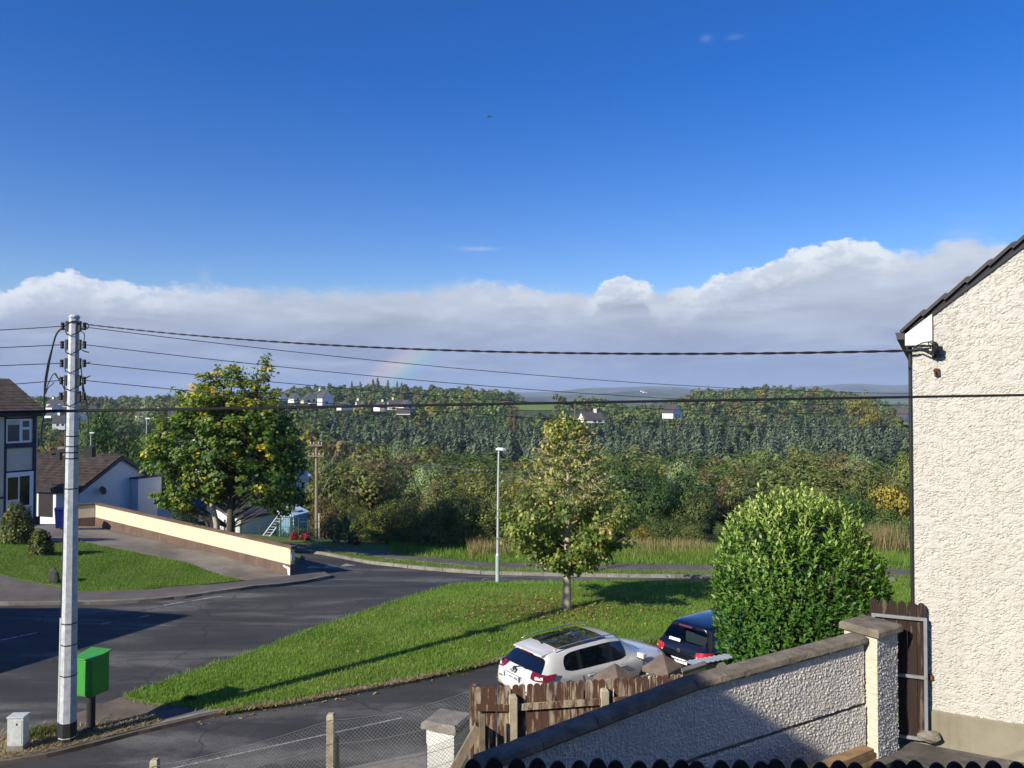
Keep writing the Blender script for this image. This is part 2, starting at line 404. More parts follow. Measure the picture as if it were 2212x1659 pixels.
def mat_grass():
    for nm, a, b, c in (('lawn', (0.095, 0.150, 0.016), (0.160, 0.245, 0.028), (0.23, 0.275, 0.055)), ('verge_grass', (0.080, 0.130, 0.018), (0.140, 0.195, 0.032), (0.20, 0.21, 0.07)),
                        ('meadow', (0.030, 0.042, 0.012), (0.055, 0.066, 0.018), (0.10, 0.095, 0.035)), ('garden_grass', (0.060, 0.105, 0.012), (0.110, 0.170, 0.022), (0.17, 0.18, 0.045))):
        t = newmat(nm, 0.85, 0.25); p = t.pos()
        n1 = t.noise(p, 0.9, 6, 0.65); n2 = t.noise(p, 9, 5, 0.7); n3 = t.noise(p, 48, 3, 0.7)
        col = t.ramp(n1, [(0.28, a), (0.52, b), (0.78, c)])
        n0 = t.noise(p, 0.33, 5, 0.7); col = t.mix(t.ramp(n0, [(0.48, 0.0), (0.72, 0.55)]), col, (0.215, 0.215, 0.065))
        col = t.mix(0.75, col, t.ramp(n2, [(0.25, 0.55), (0.75, 1.5)]), 'MULTIPLY')
        col = t.mix(0.7, col, t.ramp(n3, [(0.25, 0.5), (0.75, 1.5)]), 'MULTIPLY')
        t.color(col); t.bump(t.math('ADD', n3, n2), 0.8, 0.05); M[nm] = t.m
mat_grass()
def leafmat(name, stops, rough=0.5, spec=0.35, trans=0.35, randv=0.0, randh=0.0):
    t = newmat(name, rough, spec)
    at = t.n('ShaderNodeAttribute', attribute_name='tint', attribute_type='GEOMETRY')
    col = t.ramp(at.outputs['Fac'], stops)
    if randv:
        h = t.n('ShaderNodeHueSaturation'); t.L.new(col, h.inputs['Color'])
        t.put(h.inputs['Value'], t.math('ADD', t.math('MULTIPLY', t.rand(), 2 * randv), 1 - randv))
        r2 = t.math('FRACT', t.math('MULTIPLY', t.rand(), 37.7))
        t.put(h.inputs['Hue'], t.math('ADD', t.math('MULTIPLY', r2, 2 * randh), 0.5 - randh)); col = h.outputs[0]
    t.color(col)
    tr = t.n('ShaderNodeBsdfTranslucent'); br = t.mix(1.0, col, (1.5, 1.5, 0.9), 'MULTIPLY'); t.L.new(br, tr.inputs[0])
    ms = t.n('ShaderNodeMixShader'); ms.inputs[0].default_value = trans
    t.L.new(t.b.outputs[0], ms.inputs[1]); t.L.new(tr.outputs[0], ms.inputs[2]); t.L.new(ms.outputs[0], t.out.inputs[0])
    M[name] = t.m; return t.m
leafmat('grass_blade', [(0.0, (0.079, 0.158, 0.017)), (0.5, (0.155, 0.270, 0.033)), (0.85, (0.238, 0.339, 0.063)), (1.0, (0.396, 0.391, 0.140))], 0.6, 0.3, 0.35)
leafmat('dry_grass', [(0.0, (0.10, 0.11, 0.035)), (0.5, (0.24, 0.20, 0.085)), (1.0, (0.42, 0.34, 0.17))], 0.7, 0.2, 0.3)
leafmat('straw', [(0.0, (0.20, 0.15, 0.07)), (0.6, (0.40, 0.31, 0.17)), (1.0, (0.52, 0.44, 0.28))], 0.8, 0.2, 0.2)
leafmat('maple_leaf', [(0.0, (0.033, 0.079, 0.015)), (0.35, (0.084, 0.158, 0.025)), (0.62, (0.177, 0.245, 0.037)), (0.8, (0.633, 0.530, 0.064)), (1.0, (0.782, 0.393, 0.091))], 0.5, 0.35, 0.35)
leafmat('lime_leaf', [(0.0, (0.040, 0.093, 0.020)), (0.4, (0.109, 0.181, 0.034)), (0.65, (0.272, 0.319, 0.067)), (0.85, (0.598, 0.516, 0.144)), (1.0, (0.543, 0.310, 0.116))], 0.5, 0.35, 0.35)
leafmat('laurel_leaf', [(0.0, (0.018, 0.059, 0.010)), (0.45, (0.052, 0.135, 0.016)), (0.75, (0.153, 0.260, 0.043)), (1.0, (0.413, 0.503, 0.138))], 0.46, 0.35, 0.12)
leafmat('shrub_leaf', [(0.0, (0.041, 0.061, 0.016)), (0.5, (0.115, 0.142, 0.034)), (0.8, (0.270, 0.257, 0.068)), (1.0, (0.446, 0.338, 0.135))], 0.5, 0.35, 0.3)
leafmat('hedge_leaf', [(0.0, (0.057, 0.083, 0.017)), (0.5, (0.134, 0.164, 0.036)), (0.8, (0.214, 0.243, 0.059)), (1.0, (0.333, 0.284, 0.091))], 0.6, 0.3, 0.3, 0.18, 0.01)
leafmat('wood_green', [(0.0, (0.056, 0.094, 0.028)), (0.5, (0.118, 0.176, 0.045)), (1.0, (0.217, 0.279, 0.071))], 0.6, 0.25, 0.3, 0.25, 0.02)
leafmat('wood_olive', [(0.0, (0.082, 0.099, 0.029)), (0.5, (0.164, 0.189, 0.050)), (1.0, (0.278, 0.291, 0.083))], 0.6, 0.25, 0.3, 0.22, 0.02)
leafmat('wood_brown', [(0.0, (0.085, 0.068, 0.027)), (0.5, (0.165, 0.131, 0.052)), (1.0, (0.271, 0.209, 0.080))], 0.6, 0.25, 0.3, 0.2, 0.02)
leafmat('wood_dark', [(0.0, (0.021, 0.047, 0.014)), (0.5, (0.049, 0.099, 0.022)), (1.0, (0.103, 0.179, 0.036))], 0.6, 0.25, 0.25, 0.15, 0.01)
leafmat('wood_yellow', [(0.0, (0.105, 0.098, 0.020)), (0.5, (0.231, 0.196, 0.031)), (1.0, (0.420, 0.329, 0.049))], 0.6, 0.25, 0.3, 0.15, 0.01)
leafmat('wood_grey', [(0.0, (0.115, 0.150, 0.073)), (0.5, (0.228, 0.286, 0.128)), (1.0, (0.383, 0.451, 0.217))], 0.6, 0.25, 0.3, 0.15, 0.01)
leafmat('conifer_needle', [(0.0, (0.031, 0.049, 0.028)), (0.5, (0.094, 0.132, 0.074)), (1.0, (0.213, 0.261, 0.166))], 0.65, 0.25, 0.15, 0.28, 0.015)
leafmat('copper_leaf', [(0.0, (0.016, 0.008, 0.008)), (0.5, (0.034, 0.018, 0.016)), (1.0, (0.055, 0.030, 0.022))], 0.6, 0.25, 0.2)
leafmat('litter', [(0.0, (0.12, 0.07, 0.025)), (0.5, (0.26, 0.16, 0.055)), (1.0, (0.48, 0.38, 0.17))], 0.7, 0.2, 0.2)
leafmat('red_flower', [(0.0, (0.05, 0.08, 0.02)), (0.5, (0.30, 0.03, 0.05)), (1.0, (0.45, 0.06, 0.10))], 0.6, 0.2, 0.2)
leafmat('lily_leaf', [(0.0, (0.03, 0.07, 0.02)), (0.6, (0.10, 0.16, 0.06)), (1.0, (0.55, 0.58, 0.45))], 0.5, 0.2, 0.2)
simple('bark', (0.10, 0.085, 0.065), (0.055, 0.045, 0.034), 12, 0.9, bump=0.6, bscale=30)
simple('pale_bark', (0.52, 0.44, 0.33), (0.32, 0.265, 0.195), 14, 0.9, bump=0.5, bscale=35)
simple('twig', (0.46, 0.38, 0.24), (0.32, 0.26, 0.16), 9, 0.85)
simple('galvanised', (0.58, 0.61, 0.62), (0.36, 0.39, 0.41), 9, 0.55, 0.4, 0.1, bump=0.08, bscale=20)
simple('galv_box', (0.60, 0.63, 0.60), (0.42, 0.45, 0.43), 11, 0.6, 0.4, 0.05)
simple('black_paint', (0.018, 0.018, 0.018), (0.03, 0.03, 0.03), 8, 0.6)
simple('black_plastic', (0.012, 0.012, 0.013), (0.02, 0.02, 0.02), 8, 0.5)
simple('cable_black', (0.012, 0.012, 0.014), (0.02, 0.02, 0.022), 30, 0.6)
simple('green_paint', (0.055, 0.30, 0.045), (0.045, 0.26, 0.038), 4, 0.5, 0.4)
simple('white_upvc', (0.78, 0.79, 0.80), (0.70, 0.72, 0.73), 3, 0.4)
simple('white_paint', (0.68, 0.67, 0.63), (0.58, 0.57, 0.54), 3, 0.7)
simple('cream_render', (0.64, 0.57, 0.41), (0.59, 0.51, 0.35), 1.6, 0.9, 0.2, bump=0.12, bscale=60)
simple('brown_render', (0.16, 0.105, 0.080), (0.10, 0.070, 0.055), 2.2, 0.9, 0.2, bump=0.2, bscale=40)
simple('grey_render', (0.60, 0.57, 0.47), (0.52, 0.49, 0.40), 1.4, 0.9, 0.2, bump=0.12, bscale=60)
simple('bungalow_render', (0.72, 0.73, 0.71), (0.66, 0.67, 0.66), 1.4, 0.9, 0.2, bump=0.12, bscale=60)
simple('concrete', (0.28, 0.255, 0.22), (0.17, 0.155, 0.13), 5, 0.92, 0.2, bump=0.35, bscale=40)
simple('concrete_dark', (0.15, 0.125, 0.10), (0.075, 0.065, 0.055), 5, 0.92, 0.2, bump=0.5, bscale=30)
simple('kerb_concrete', (0.26, 0.245, 0.215), (0.15, 0.14, 0.12), 3, 0.92, 0.2, bump=0.35, bscale=30, coords='pos', randamt=0.12)
simple('kerb_pale', (0.31, 0.295, 0.25), (0.17, 0.155, 0.13), 3, 0.92, 0.2, bump=0.35, bscale=30, coords='pos', randamt=0.12)
simple('old_tile', (0.055, 0.045, 0.040), (0.10, 0.080, 0.068), 3, 0.9, 0.2, bump=0.4, bscale=30, coords='pos', randamt=0.25)
simple('brown_tile', (0.095, 0.072, 0.058), (0.155, 0.118, 0.095), 2.5, 0.9, 0.2, bump=0.4, bscale=30, coords='pos', randamt=0.22)
simple('slate', (0.045, 0.045, 0.052), (0.07, 0.07, 0.08), 2.5, 0.75, 0.3, randamt=0.15)
simple('dark_slate', (0.05, 0.045, 0.045), (0.085, 0.075, 0.07), 5, 0.85, 0.3, bump=0.3, bscale=30, randamt=0.15)
simple('blue_trim', (0.018, 0.022, 0.045), (0.03, 0.034, 0.06), 3, 0.6)
simple('blue_bin', (0.010, 0.018, 0.20), (0.008, 0.014, 0.16), 3, 0.45)
simple('shed_blue', (0.18, 0.30, 0.42), (0.14, 0.25, 0.36), 3, 0.6)
simple('shed_roof', (0.42, 0.56, 0.66), (0.34, 0.48, 0.58), 3, 0.55)
simple('green_fence', (0.020, 0.075, 0.060), (0.015, 0.06, 0.05), 3, 0.5)
simple('old_wood', (0.28, 0.22, 0.15), (0.15, 0.115, 0.08), 6, 0.9, bump=0.3, bscale=50)
simple('pale_post', (0.50, 0.44, 0.32), (0.33, 0.28, 0.20), 7, 0.9, bump=0.4, bscale=40)
simple('pine_plank', (0.42, 0.27, 0.12), (0.26, 0.16, 0.075), 6, 0.8, bump=0.3, bscale=40, randamt=0.3)
simple('rust', (0.16, 0.06, 0.03), (0.09, 0.035, 0.02), 14, 0.9)
simple('wire', (0.30, 0.30, 0.29), (0.20, 0.20, 0.19), 6, 0.5, 0.5, 0.5)
simple('rock', (0.27, 0.24, 0.19), (0.16, 0.14, 0.11), 7, 0.95, bump=0.6, bscale=20)
simple('cap_brick', (0.20, 0.145, 0.115), (0.105, 0.085, 0.07), 4, 0.92, 0.2, bump=0.5, bscale=30)
simple('road_paint', (0.50, 0.49, 0.45), (0.10, 0.10, 0.10), 12, 0.8, coords='pos')
simple('corrugated', (0.52, 0.56, 0.58), (0.44, 0.48, 0.50), 4, 0.5, 0.5, 0.3)
simple('zinc', (0.34, 0.36, 0.36), (0.24, 0.25, 0.25), 7, 0.55, 0.5, 0.4)
simple('plinth_render', (0.30, 0.27, 0.205), (0.215, 0.195, 0.135), 1.8, 0.92, 0.2, bump=0.3, bscale=30, coords='pos')
simple('red_door', (0.02, 0.014, 0.014), (0.03, 0.02, 0.02), 3, 0.5)
simple('earth', (0.11, 0.080, 0.055), (0.19, 0.145, 0.10), 2.4, 0.95, 0.15, bump=0.7, bscale=25, coords='pos', bdist=0.03)
simple('tip_surface', (0.105, 0.085, 0.066), (0.19, 0.155, 0.12), 1.6, 0.95, 0.15, bump=0.6, bscale=35, coords='pos', bdist=0.02)

def streaked(name, c1, c2, dirt):
    t = newmat(name, 0.9, 0.2); p = t.pos(); col = t.mix(t.ramp(t.noise(p, 1.3, 6, 0.65), [(0.35, 0.0), (0.7, 1.0)]), c1, c2)
    run = t.noise(t.mapping(p, (5, 5, 0.35)), 1.0, 6, 0.7); col = t.mix(t.ramp(run, [(0.50, 0.0), (0.76, 0.45)]), col, dirt)
    t.color(col); t.bump(t.noise(p, 55, 4, 0.6), 0.15, 0.01); M[name] = t.m
streaked('cream_render', (0.66, 0.59, 0.43), (0.60, 0.525, 0.365), (0.42, 0.36, 0.25)); streaked('brown_render', (0.16, 0.105, 0.080), (0.10, 0.070, 0.055), (0.26, 0.19, 0.15)); streaked('plinth_render', (0.30, 0.27, 0.205), (0.215, 0.195, 0.135), (0.13, 0.125, 0.07))
def mat_window(name, tint):
    t = newmat(name, 0.06, 0.6); t.color(tint); M[name] = t.m
mat_window('dark_glass', (0.012, 0.015, 0.018)); mat_window('grey_glass', (0.05, 0.06, 0.065))
def mat_roughcast(name, c1, c2, sc, strength, dist):
    t = newmat(name, 0.92, 0.2); p = t.pos()
    w = t.noise(p, sc * 0.55, 4, 0.6); worm = t.noise(t.mapping(p, (1, 1, 1.0)), sc, 6, 0.62, 1.6); pit = t.noise(p, sc * 3.2, 4, 0.65)
    h = t.math('ADD', worm, t.math('MULTIPLY', pit, 0.45))
    soil = t.noise(p, 1.1, 6, 0.65)
    col = t.mix(t.ramp(worm, [(0.30, 1.0), (0.44, 0.0)]), c1, c2)
    col = t.mix(t.ramp(soil, [(0.45, 0.0), (0.8, 0.35)]), col, c2)
    run = t.noise(t.mapping(p, (4.5, 4.5, 0.28)), 1.0, 6, 0.65); col = t.mix(t.ramp(run, [(0.50, 0.0), (0.78, 0.40)]), col, tuple(k * 0.62 for k in c1))
    t.color(col); t.bump(h, strength, dist); M[name] = t.m
mat_roughcast('gable_roughcast', (0.60, 0.575, 0.51), (0.44, 0.415, 0.36), 34, 0.8, 0.02)
mat_roughcast('wall_roughcast', (0.71, 0.66, 0.57), (0.46, 0.42, 0.365), 34, 0.7, 0.02)
def mat_comb(name):
    t = newmat(name, 0.92, 0.2); p = t.pos()
    v = t.mapping(p, (6, 6, 42)); n = t.noise(v, 1.0, 3, 0.5, 0.4)
    t.color(t.mix(t.ramp(n, [(0.3, 1.0), (0.5, 0.0)]), (0.60, 0.54, 0.43), (0.48, 0.42, 0.33))); t.bump(n, 0.7, 0.02); M[name] = t.m
mat_comb('combed_render')
def mat_fence(name, paint, bare, lo, hi, randoff=0.35):
    t = newmat(name, 0.85, 0.25); v = t.obj(); r = t.rand()
    n = t.n('ShaderNodeTexNoise', noise_dimensions='4D'); t.L.new(t.mapping(v, (9, 9, 1.6)), n.inputs['Vector']); t.put(n.inputs['W'], t.math('MULTIPLY', r, 30.0))
    n.inputs['Scale'].default_value = 1.6; n.inputs['Detail'].default_value = 7; n.inputs['Roughness'].default_value = 0.65
    g = t.noise(t.mapping(v, (60, 60, 3)), 1.0, 4, 0.6)
    k = t.math('ADD', n.outputs[0], t.math('MULTIPLY', t.math('SUBTRACT', r, 0.5), randoff))
    f = t.ramp(k, [(lo, 0.0), (hi, 1.0)])
    wood = t.mix(t.ramp(g, [(0.35, 0.0), (0.7, 1.0)]), bare, tuple(c * 0.5 for c in bare))
    pt = t.mix(t.ramp(g, [(0.35, 0.0), (0.7, 0.6)]), paint, tuple(c * 0.6 for c in paint))
    t.color(t.mix(f, pt, wood)); t.bump(g, 0.4, 0.006); M[name] = t.m
mat_fence('flaking_fence', (0.115, 0.056, 0.038), (0.50, 0.41, 0.29), 0.50, 0.60, 0.16)
mat_fence('dark_fence', (0.035, 0.026, 0.022), (0.10, 0.085, 0.07), 0.62, 0.70, 0.2)
mat_fence('gate_board', (0.036, 0.022, 0.017), (0.16, 0.12, 0.09), 0.58, 0.66, 0.2)
def carpaint(name, c, rough=0.25, coat=1.0):
    t = newmat(name, rough, 0.5); t.color(c); t.b.inputs['Coat Weight'].default_value = coat; t.b.inputs['Coat Roughness'].default_value = 0.04; M[name] = t.m
carpaint('car_white', (0.62, 0.61, 0.575)); carpaint('car_navy', (0.004, 0.0045, 0.008))
carpaint('lamp_red', (0.16, 0.008, 0.012), 0.12); carpaint('lamp_bright_red', (0.42, 0.015, 0.015), 0.12); carpaint('lamp_clear', (0.70, 0.70, 0.70), 0.1)
carpaint('roof_glass', (0.004, 0.006, 0.012), 0.05); carpaint('plate_white', (0.78, 0.80, 0.78), 0.5, 0.2)
carpaint('chrome', (0.55, 0.56, 0.58), 0.2, 0.0); M['chrome'].node_tree.nodes['Principled BSDF'].inputs['Metallic'].default_value = 0.9
carpaint('plate_blue', (0.02, 0.05, 0.30), 0.5, 0.2); carpaint('dark_letter', (0.012, 0.014, 0.016), 0.6, 0.0)
simple('rubber', (0.018, 0.018, 0.018), (0.03, 0.03, 0.03), 10, 0.85); simple('rail_silver', (0.42, 0.44, 0.48), None, 3, 0.35, 0.5, 0.6)
# ------------------------------------------------------------------ ground
from mathutils.geometry import delaunay_2d_cdt
def in_poly(pts, poly):
    pts = np.asarray(pts, float); x, y = pts[:, 0], pts[:, 1]; inside = np.zeros(len(pts), bool)
    n = len(poly); j = n - 1
    for i in range(n):
        xi, yi = poly[i]; xj, yj = poly[j]
        c = ((yi > y) != (yj > y)) & (x < (xj - xi) * (y - yi) / (yj - yi + 1e-12) + xi)
        inside ^= c; j = i
    return inside
def edge_dist(pts, poly):
    pts = np.asarray(pts, float); d = np.full(len(pts), 1e9); n = len(poly)
    for i in range(n):
        a = np.array(poly[i]); b = np.array(poly[(i + 1) % n]); ab = b - a
        t = np.clip(((pts - a) @ ab) / max(ab @ ab, 1e-9), 0, 1)
        q = a + t[:, None] * ab; d = np.minimum(d, np.hypot(*(pts - q).T))
    return d
def densify(poly, step):
    out = []
    for i in range(len(poly)):
        a = np.array(poly[i], float); b = np.array(poly[(i + 1) % len(poly)], float)
        k = max(1, int(np.ceil(np.hypot(*(b - a)) / step)))
        for t in range(k): out.append(tuple(a + (b - a) * t / k))
    return out
def jag(poly, amp, step=0.25, seed=0):
    """uneven edge"""
    out = []
    for i, p in enumerate(densify(poly, step)):
        v = Vector((p[0] * 1.7, p[1] * 1.7, seed))
        out.append((p[0] + amp * mnoise.noise(v) + amp * .6 * mnoise.noise(v * 3), p[1] + amp * mnoise.noise(v + Vector((9, 3, 5)))))
    return out
def sheet(name, poly, off, mat, step=0.5, dome=0.0, domew=3.0, skirt=0.15, kind='structure'):
    b = densify(poly, step)
    xs = [p[0] for p in b]; ys = [p[1] for p in b]
    gx, gy = np.meshgrid(np.arange(min(xs), max(xs), step), np.arange(min(ys), max(ys), step))
    g = np.column_stack([gx.ravel(), gy.ravel()]) + 0.013
    m = in_poly(g, b); g = g[m]; g = g[edge_dist(g, b) > step * 0.35]
    verts = [Vector(p) for p in b] + [Vector(p) for p in g]
    nb = len(b)
    V, E, Fc, *_ = delaunay_2d_cdt(verts, [], [list(range(nb))], 1, 1e-5)
    XY = np.array([[v.x, v.y] for v in V])
    Z = H(XY[:, 0], XY[:, 1]) + off
    if dome: Z = Z + dome * sm(edge_dist(XY, b) / domew)
    vs = [(XY[i, 0], XY[i, 1], Z[i]) for i in range(len(XY))]; fs = [tuple(f) for f in Fc]
    # turn faces up
    fs2 = []
    for f in fs:
        a, bb, c = (Vector(vs[k]) for k in f[:3])
        fs2.append(f if (bb - a).cross(c - a).z > 0 else f[::-1])
    mb = MB(); mb.add(vs, fs2)
    if skirt:
        bz = H(np.array(xs), np.array(ys)) + off
        k = len(mb.v)
        mb.add([(xs[i], ys[i], bz[i]) for i in range(nb)] + [(xs[i], ys[i], bz[i] - skirt) for i in range(nb)],
               [(i, (i + 1) % nb, nb + (i + 1) % nb, nb + i) for i in range(nb)])
    o = mb.build(name, mat, smooth=False)
    if skirt == 0: o.data.polygons.foreach_set('use_smooth', [True] * len(o.data.polygons))
    if kind: o['kind'] = kind
    return o
def XY(p): return (p.x, p.y)
def px_poly(pts, off=0.1): return [XY(G(a, b, off)) for a, b in pts]

def build_ground():
    xs = np.concatenate([np.arange(-110, -45, 4.0), np.arange(-45, 45.1, 0.6), np.arange(49, 111, 4.0)])
    ys = np.concatenate([np.arange(-60, 4, 4.0), np.arange(4, 60.1, 0.6)])
    X, Y = np.meshgrid(xs, ys)
    Z = H(X, Y) - 0.18 * (1 - sm((Y - 46) / 6)) - np.where(Y < 6, 0.05, 0)
    V = np.column_stack([X.ravel(), Y.ravel(), Z.ravel()]); w = len(xs)
    i, j = np.meshgrid(np.arange(len(ys) - 1), np.arange(w - 1), indexing='ij'); a = (i * w + j).ravel()
    Fq = np.column_stack([a, a + 1, a + w + 1, a + w])
    yy = np.concatenate([[60.0], 60 * np.exp(np.linspace(0.008, math.log(9000 / 60.0), 200))])
    aa = np.linspace(-1.83, 1.83, 260)
    A, Y2 = np.meshgrid(aa, yy); X2 = A * Y2; Z2 = H(X2, Y2)
    V2 = np.column_stack([X2.ravel(), Y2.ravel(), Z2.ravel()]); w2 = len(aa)
    i, j = np.meshgrid(np.arange(len(yy) - 1), np.arange(w2 - 1), indexing='ij'); a = (i * w2 + j).ravel()
    F2 = np.column_stack([a, a + 1, a + w2 + 1, a + w2]) + len(V)
    o = bpy.data.objects.new('ground', np_mesh('ground', np.vstack([V, V2]), np.vstack([Fq, F2]), M['meadow'], True)); link(o); o['kind'] = 'structure'
build_ground()

# road: one sheet, everything else lies on it
sheet('road', [(-45, 8), (45, 8), (45, 36.5), (12, 36.5), (2, 41), (-6, 47), (-45, 47)], 0.0, M['asphalt'], 0.7, skirt=0)

# --- outlines
near_kerb_px = [(0, 1645), (100, 1628), (200, 1605), (300, 1578), (400, 1555), (500, 1533), (640, 1513), (760, 1488), (900, 1463), (1000, 1448), (1080, 1424), (1240, 1404), (1400, 1387)]
island_near = [XY(G(a, b, 0.05)) for a, b in near_kerb_px] + [(8.0, 24.4), (13, 26.0), (20, 28.6), (26, 30.0)]
isl_left_px = [(1075, 1257), (1000, 1261), (940, 1273), (880, 1291), (800, 1317), (730, 1341), (640, 1371), (560, 1403), (480, 1429), (400, 1456), (320, 1485), (268, 1502)]
isl_left = [XY(G(a, b, 0.1)) for a, b in isl_left_px]
isl_far = [(26, 30.2), (20, 30.7), (14, 31.0), (8, 31.3), (4, 31.4), (1.5, 31.3), (0.2, 31.0)]
tip_join_px = [(268, 1502), (330, 1519), (400, 1524), (450, 1531), (495, 1534)]
tip_join = [XY(G(a, b, 0.1)) for a, b in tip_join_px]
lawn_poly = tip_join + [p for p, q in zip(island_near, near_kerb_px + [(9999, 0)] * 4) if q[0] > 520] + isl_far + isl_left[:-1]
lawn_poly_j = jag(lawn_poly, 0.07, 0.22)
sheet('island_lawn', lawn_poly_j, 0.10, M['lawn'], 0.45, dome=0.08, domew=3.5)
def lawn_z(xy): return H(xy[:, 0], xy[:, 1]) + 0.10 + 0.08 * sm(edge_dist(xy, lawn_poly) / 3.5)
tip_px = [(268, 1502), (200, 1527), (130, 1553), (60, 1575), (0, 1591), (-60, 1610)]
tip_poly = [XY(G(a, b, 0.09)) for a, b in [(-60, 1655)] + near_kerb_px[:6]] + [XY(G(495, 1534, .09))] + tip_join[::-1][1:] + [XY(G(a, b, 0.09)) for a, b in tip_px[1:]]
sheet('pavement_tip', jag(tip_poly, 0.03, 0.3, 4), 0.085, M['tip_surface'], 0.4)

pave_front_px = [(-300, 1310), (-100, 1304), (0, 1302), (120, 1301), (220, 1299), (300, 1296), (400, 1287), (520, 1270), (600, 1262), (660, 1254), (700, 1246), (718, 1243)]
pave_front = [XY(G(a, b, 0.1)) for a, b in pave_front_px]
pave_back_px = [(700, 1234), (660, 1226), (636, 1222), (622, 1243), (528, 1254), (450, 1262), (310, 1274), (170, 1277), (130, 1266), (0, 1270), (-100, 1274), (-300, 1280)]
pave_back = [XY(G(a, b, 0.1)) for a, b in pave_back_px]
sheet('pavement', pave_front + pave_back, 0.10, M['tarmac_path'], 0.5)
sheet('side_path', px_poly([(-300, 1280), (-100, 1274), (0, 1269.5), (128, 1265.5), (60, 1254), (0, 1241), (-100, 1226), (-300, 1200)], 0.103), 0.103, M['tarmac_path'], 0.5)
garden_px = [(-300, 1150), (-60, 1160), (0, 1163), (90, 1172), (165, 1167), (230, 1181), (400, 1214), (528, 1253), (450, 1261.5), (310, 1273.5), (170, 1276.5), (130, 1266), (60, 1254), (0, 1241), (-100, 1226), (-300, 1200)]
garden_poly = px_poly(garden_px, 0.12)
sheet('garden_lawn', jag(garden_poly, 0.04, 0.3, 2), 0.125, M['garden_grass'], 0.45)
wallA = G(627, 1243, 0.1); wallB = G(206, 1137, 0.1)
drive_poly = px_poly([(528, 1253.5), (400, 1214), (230, 1181), (165, 1167), (90, 1172), (0, 1163), (-60, 1160), (-300, 1150)], 0.11) + [(-40, 44), (-24, 44)] + [XY(wallB), XY(wallA)]
sheet('driveway', drive_poly, 0.105, M['driveway_concrete'], 0.5)

far_kerb_px = [(600, 1180), (635, 1185), (707, 1195), (795, 1212), (891, 1223), (960, 1229), (1047, 1235), (1200, 1239), (1400, 1242), (1540, 1243.5), (1760, 1247), (1970, 1250)]
far_kerb = [XY(G(a, b, 0.1)) for a, b in far_kerb_px]
fk_end = far_kerb[-1]
verge_poly = [(-26, 47)] + far_kerb + [(fk_end[0] + 25, fk_end[1] + 0.5), (fk_end[0] + 25, 50), (-26, 52)]
sheet('verge', jag(verge_poly, 0.03, 0.35, 7), 0.11, M['verge_grass'], 0.7)
def path_strip(px, width, off, mat, name):
    c = [Vector(XY(G(a, b, off))) for a, b in px]; L_, R_ = [], []
    for i, p in enumerate(c):
        d = (c[min(i + 1, len(c) - 1)] - c[max(i - 1, 0)]).normalized(); nrm = Vector((-d.y, d.x))
        L_.append(tuple(p + nrm * width / 2)); R_.append(tuple(p - nrm * width / 2))
    return sheet(name, R_ + L_[::-1], off, mat, 0.5)
path_strip([(500, 1166), (560, 1171), (628, 1179), (772, 1190), (838, 1199), (900, 1206), (976, 1213), (1046, 1219), (1180, 1221.5), (1300, 1223), (1536, 1226), (1760, 1230), (1970, 1235)], 1.35, 0.15, M['tarmac_path'], 'path')
# neighbour's ground behind the cream wall, near pavement, bank and yard
sheet('side_ground', [XY(wallA + Vector((0.15, 0.25, 0))), (-10.2, 37.5), (-14, 42.5), (-19, 46.5), (-45, 47), (-45, 44.2), (-24, 44.2), XY(wallB + Vector((0.1, 0.2, 0)))], 0.10, M['garden_grass'], 0.6)
def near_line(n, x): return 15.2 + 0.467 * (x + 2.8) - n / 0.906
nk = [(x, near_line(0.0, x)) for x in np.arange(-9, 22, 1.5)]
nb_ = [(x, near_line(1.3, x)) for x in np.arange(-9, 22, 1.5)]
sheet('near_pavement', nk + nb_[::-1], 0.10, M['concrete'], 0.5)
bank = [(x, near_line(1.3, x) - 0.002) for x in np.arange(-9, 22, 1.5)] + [(21, 17), (12, 13.5), (4.6, 10.8), (2.2, 9.2), (-0.3, 7.6), (-9, 6)]
sheet('bank', bank, 0.095, M['garden_grass'], 0.45)
sheet('yard', [(-0.3, 7.58), (2.2, 9.18), (4.6, 10.78), (12, 13.48), (14, 9), (10, 2.0), (-6, 2.0), (-6, 6.4)], 0.10, M['yard_concrete'], 0.5)

# --- kerbs made of stones
def kerb(name, pts, z_off, mat, h=0.14, w=0.13, stone=0.92, inward=1, label=None, maxn=300):
    root = bpy.data.objects.new(name, None); link(root); root['kind'] = 'structure'
    P2 = [np.array(p) for p in pts]; seg = [np.hypot(*(P2[i + 1] - P2[i])) for i in range(len(P2) - 1)]; tot = sum(seg)
    cum = np.concatenate([[0], np.cumsum(seg)])
    def at(s):
        i = min(max(np.searchsorted(cum, s) - 1, 0), len(seg) - 1); t = (s - cum[i]) / seg[i]; return P2[i] + (P2[i + 1] - P2[i]) * t
    me = {}
    n = min(maxn, int(tot / stone)); k = 0
    base = MB().box((0, 0, 0), (1, w, h)); me = base.mesh('kerb_stone', mat)
    for i in range(n):
        a, b = at(i * stone), at((i + 1) * stone); d = b - a; L_ = np.hypot(*d); c = (a + b) / 2
        nr = np.array([-d[1], d[0]]) / L_ * inward * w / 2
        za, zb = Hs(*a), Hs(*b)
        o = bpy.data.objects.new('kerb_stone', me); link(o, root)
        zz = (za + zb) / 2 + z_off - h / 2 + random.uniform(-.006, .006)
        o.location = (c[0] + nr[0], c[1] + nr[1], zz)
        o.rotation_euler = (0, -math.atan2(zb - za, L_), math.atan2(d[1], d[0])); o.scale = (L_ - 0.012, 1, 1)
    return root
kerb('near_kerb', island_near[:-1], 0.105, M['kerb_concrete'], inward=1, maxn=70)
kerb('far_kerb', far_kerb, 0.15, M['kerb_pale'], h=0.22, inward=-1, maxn=70)
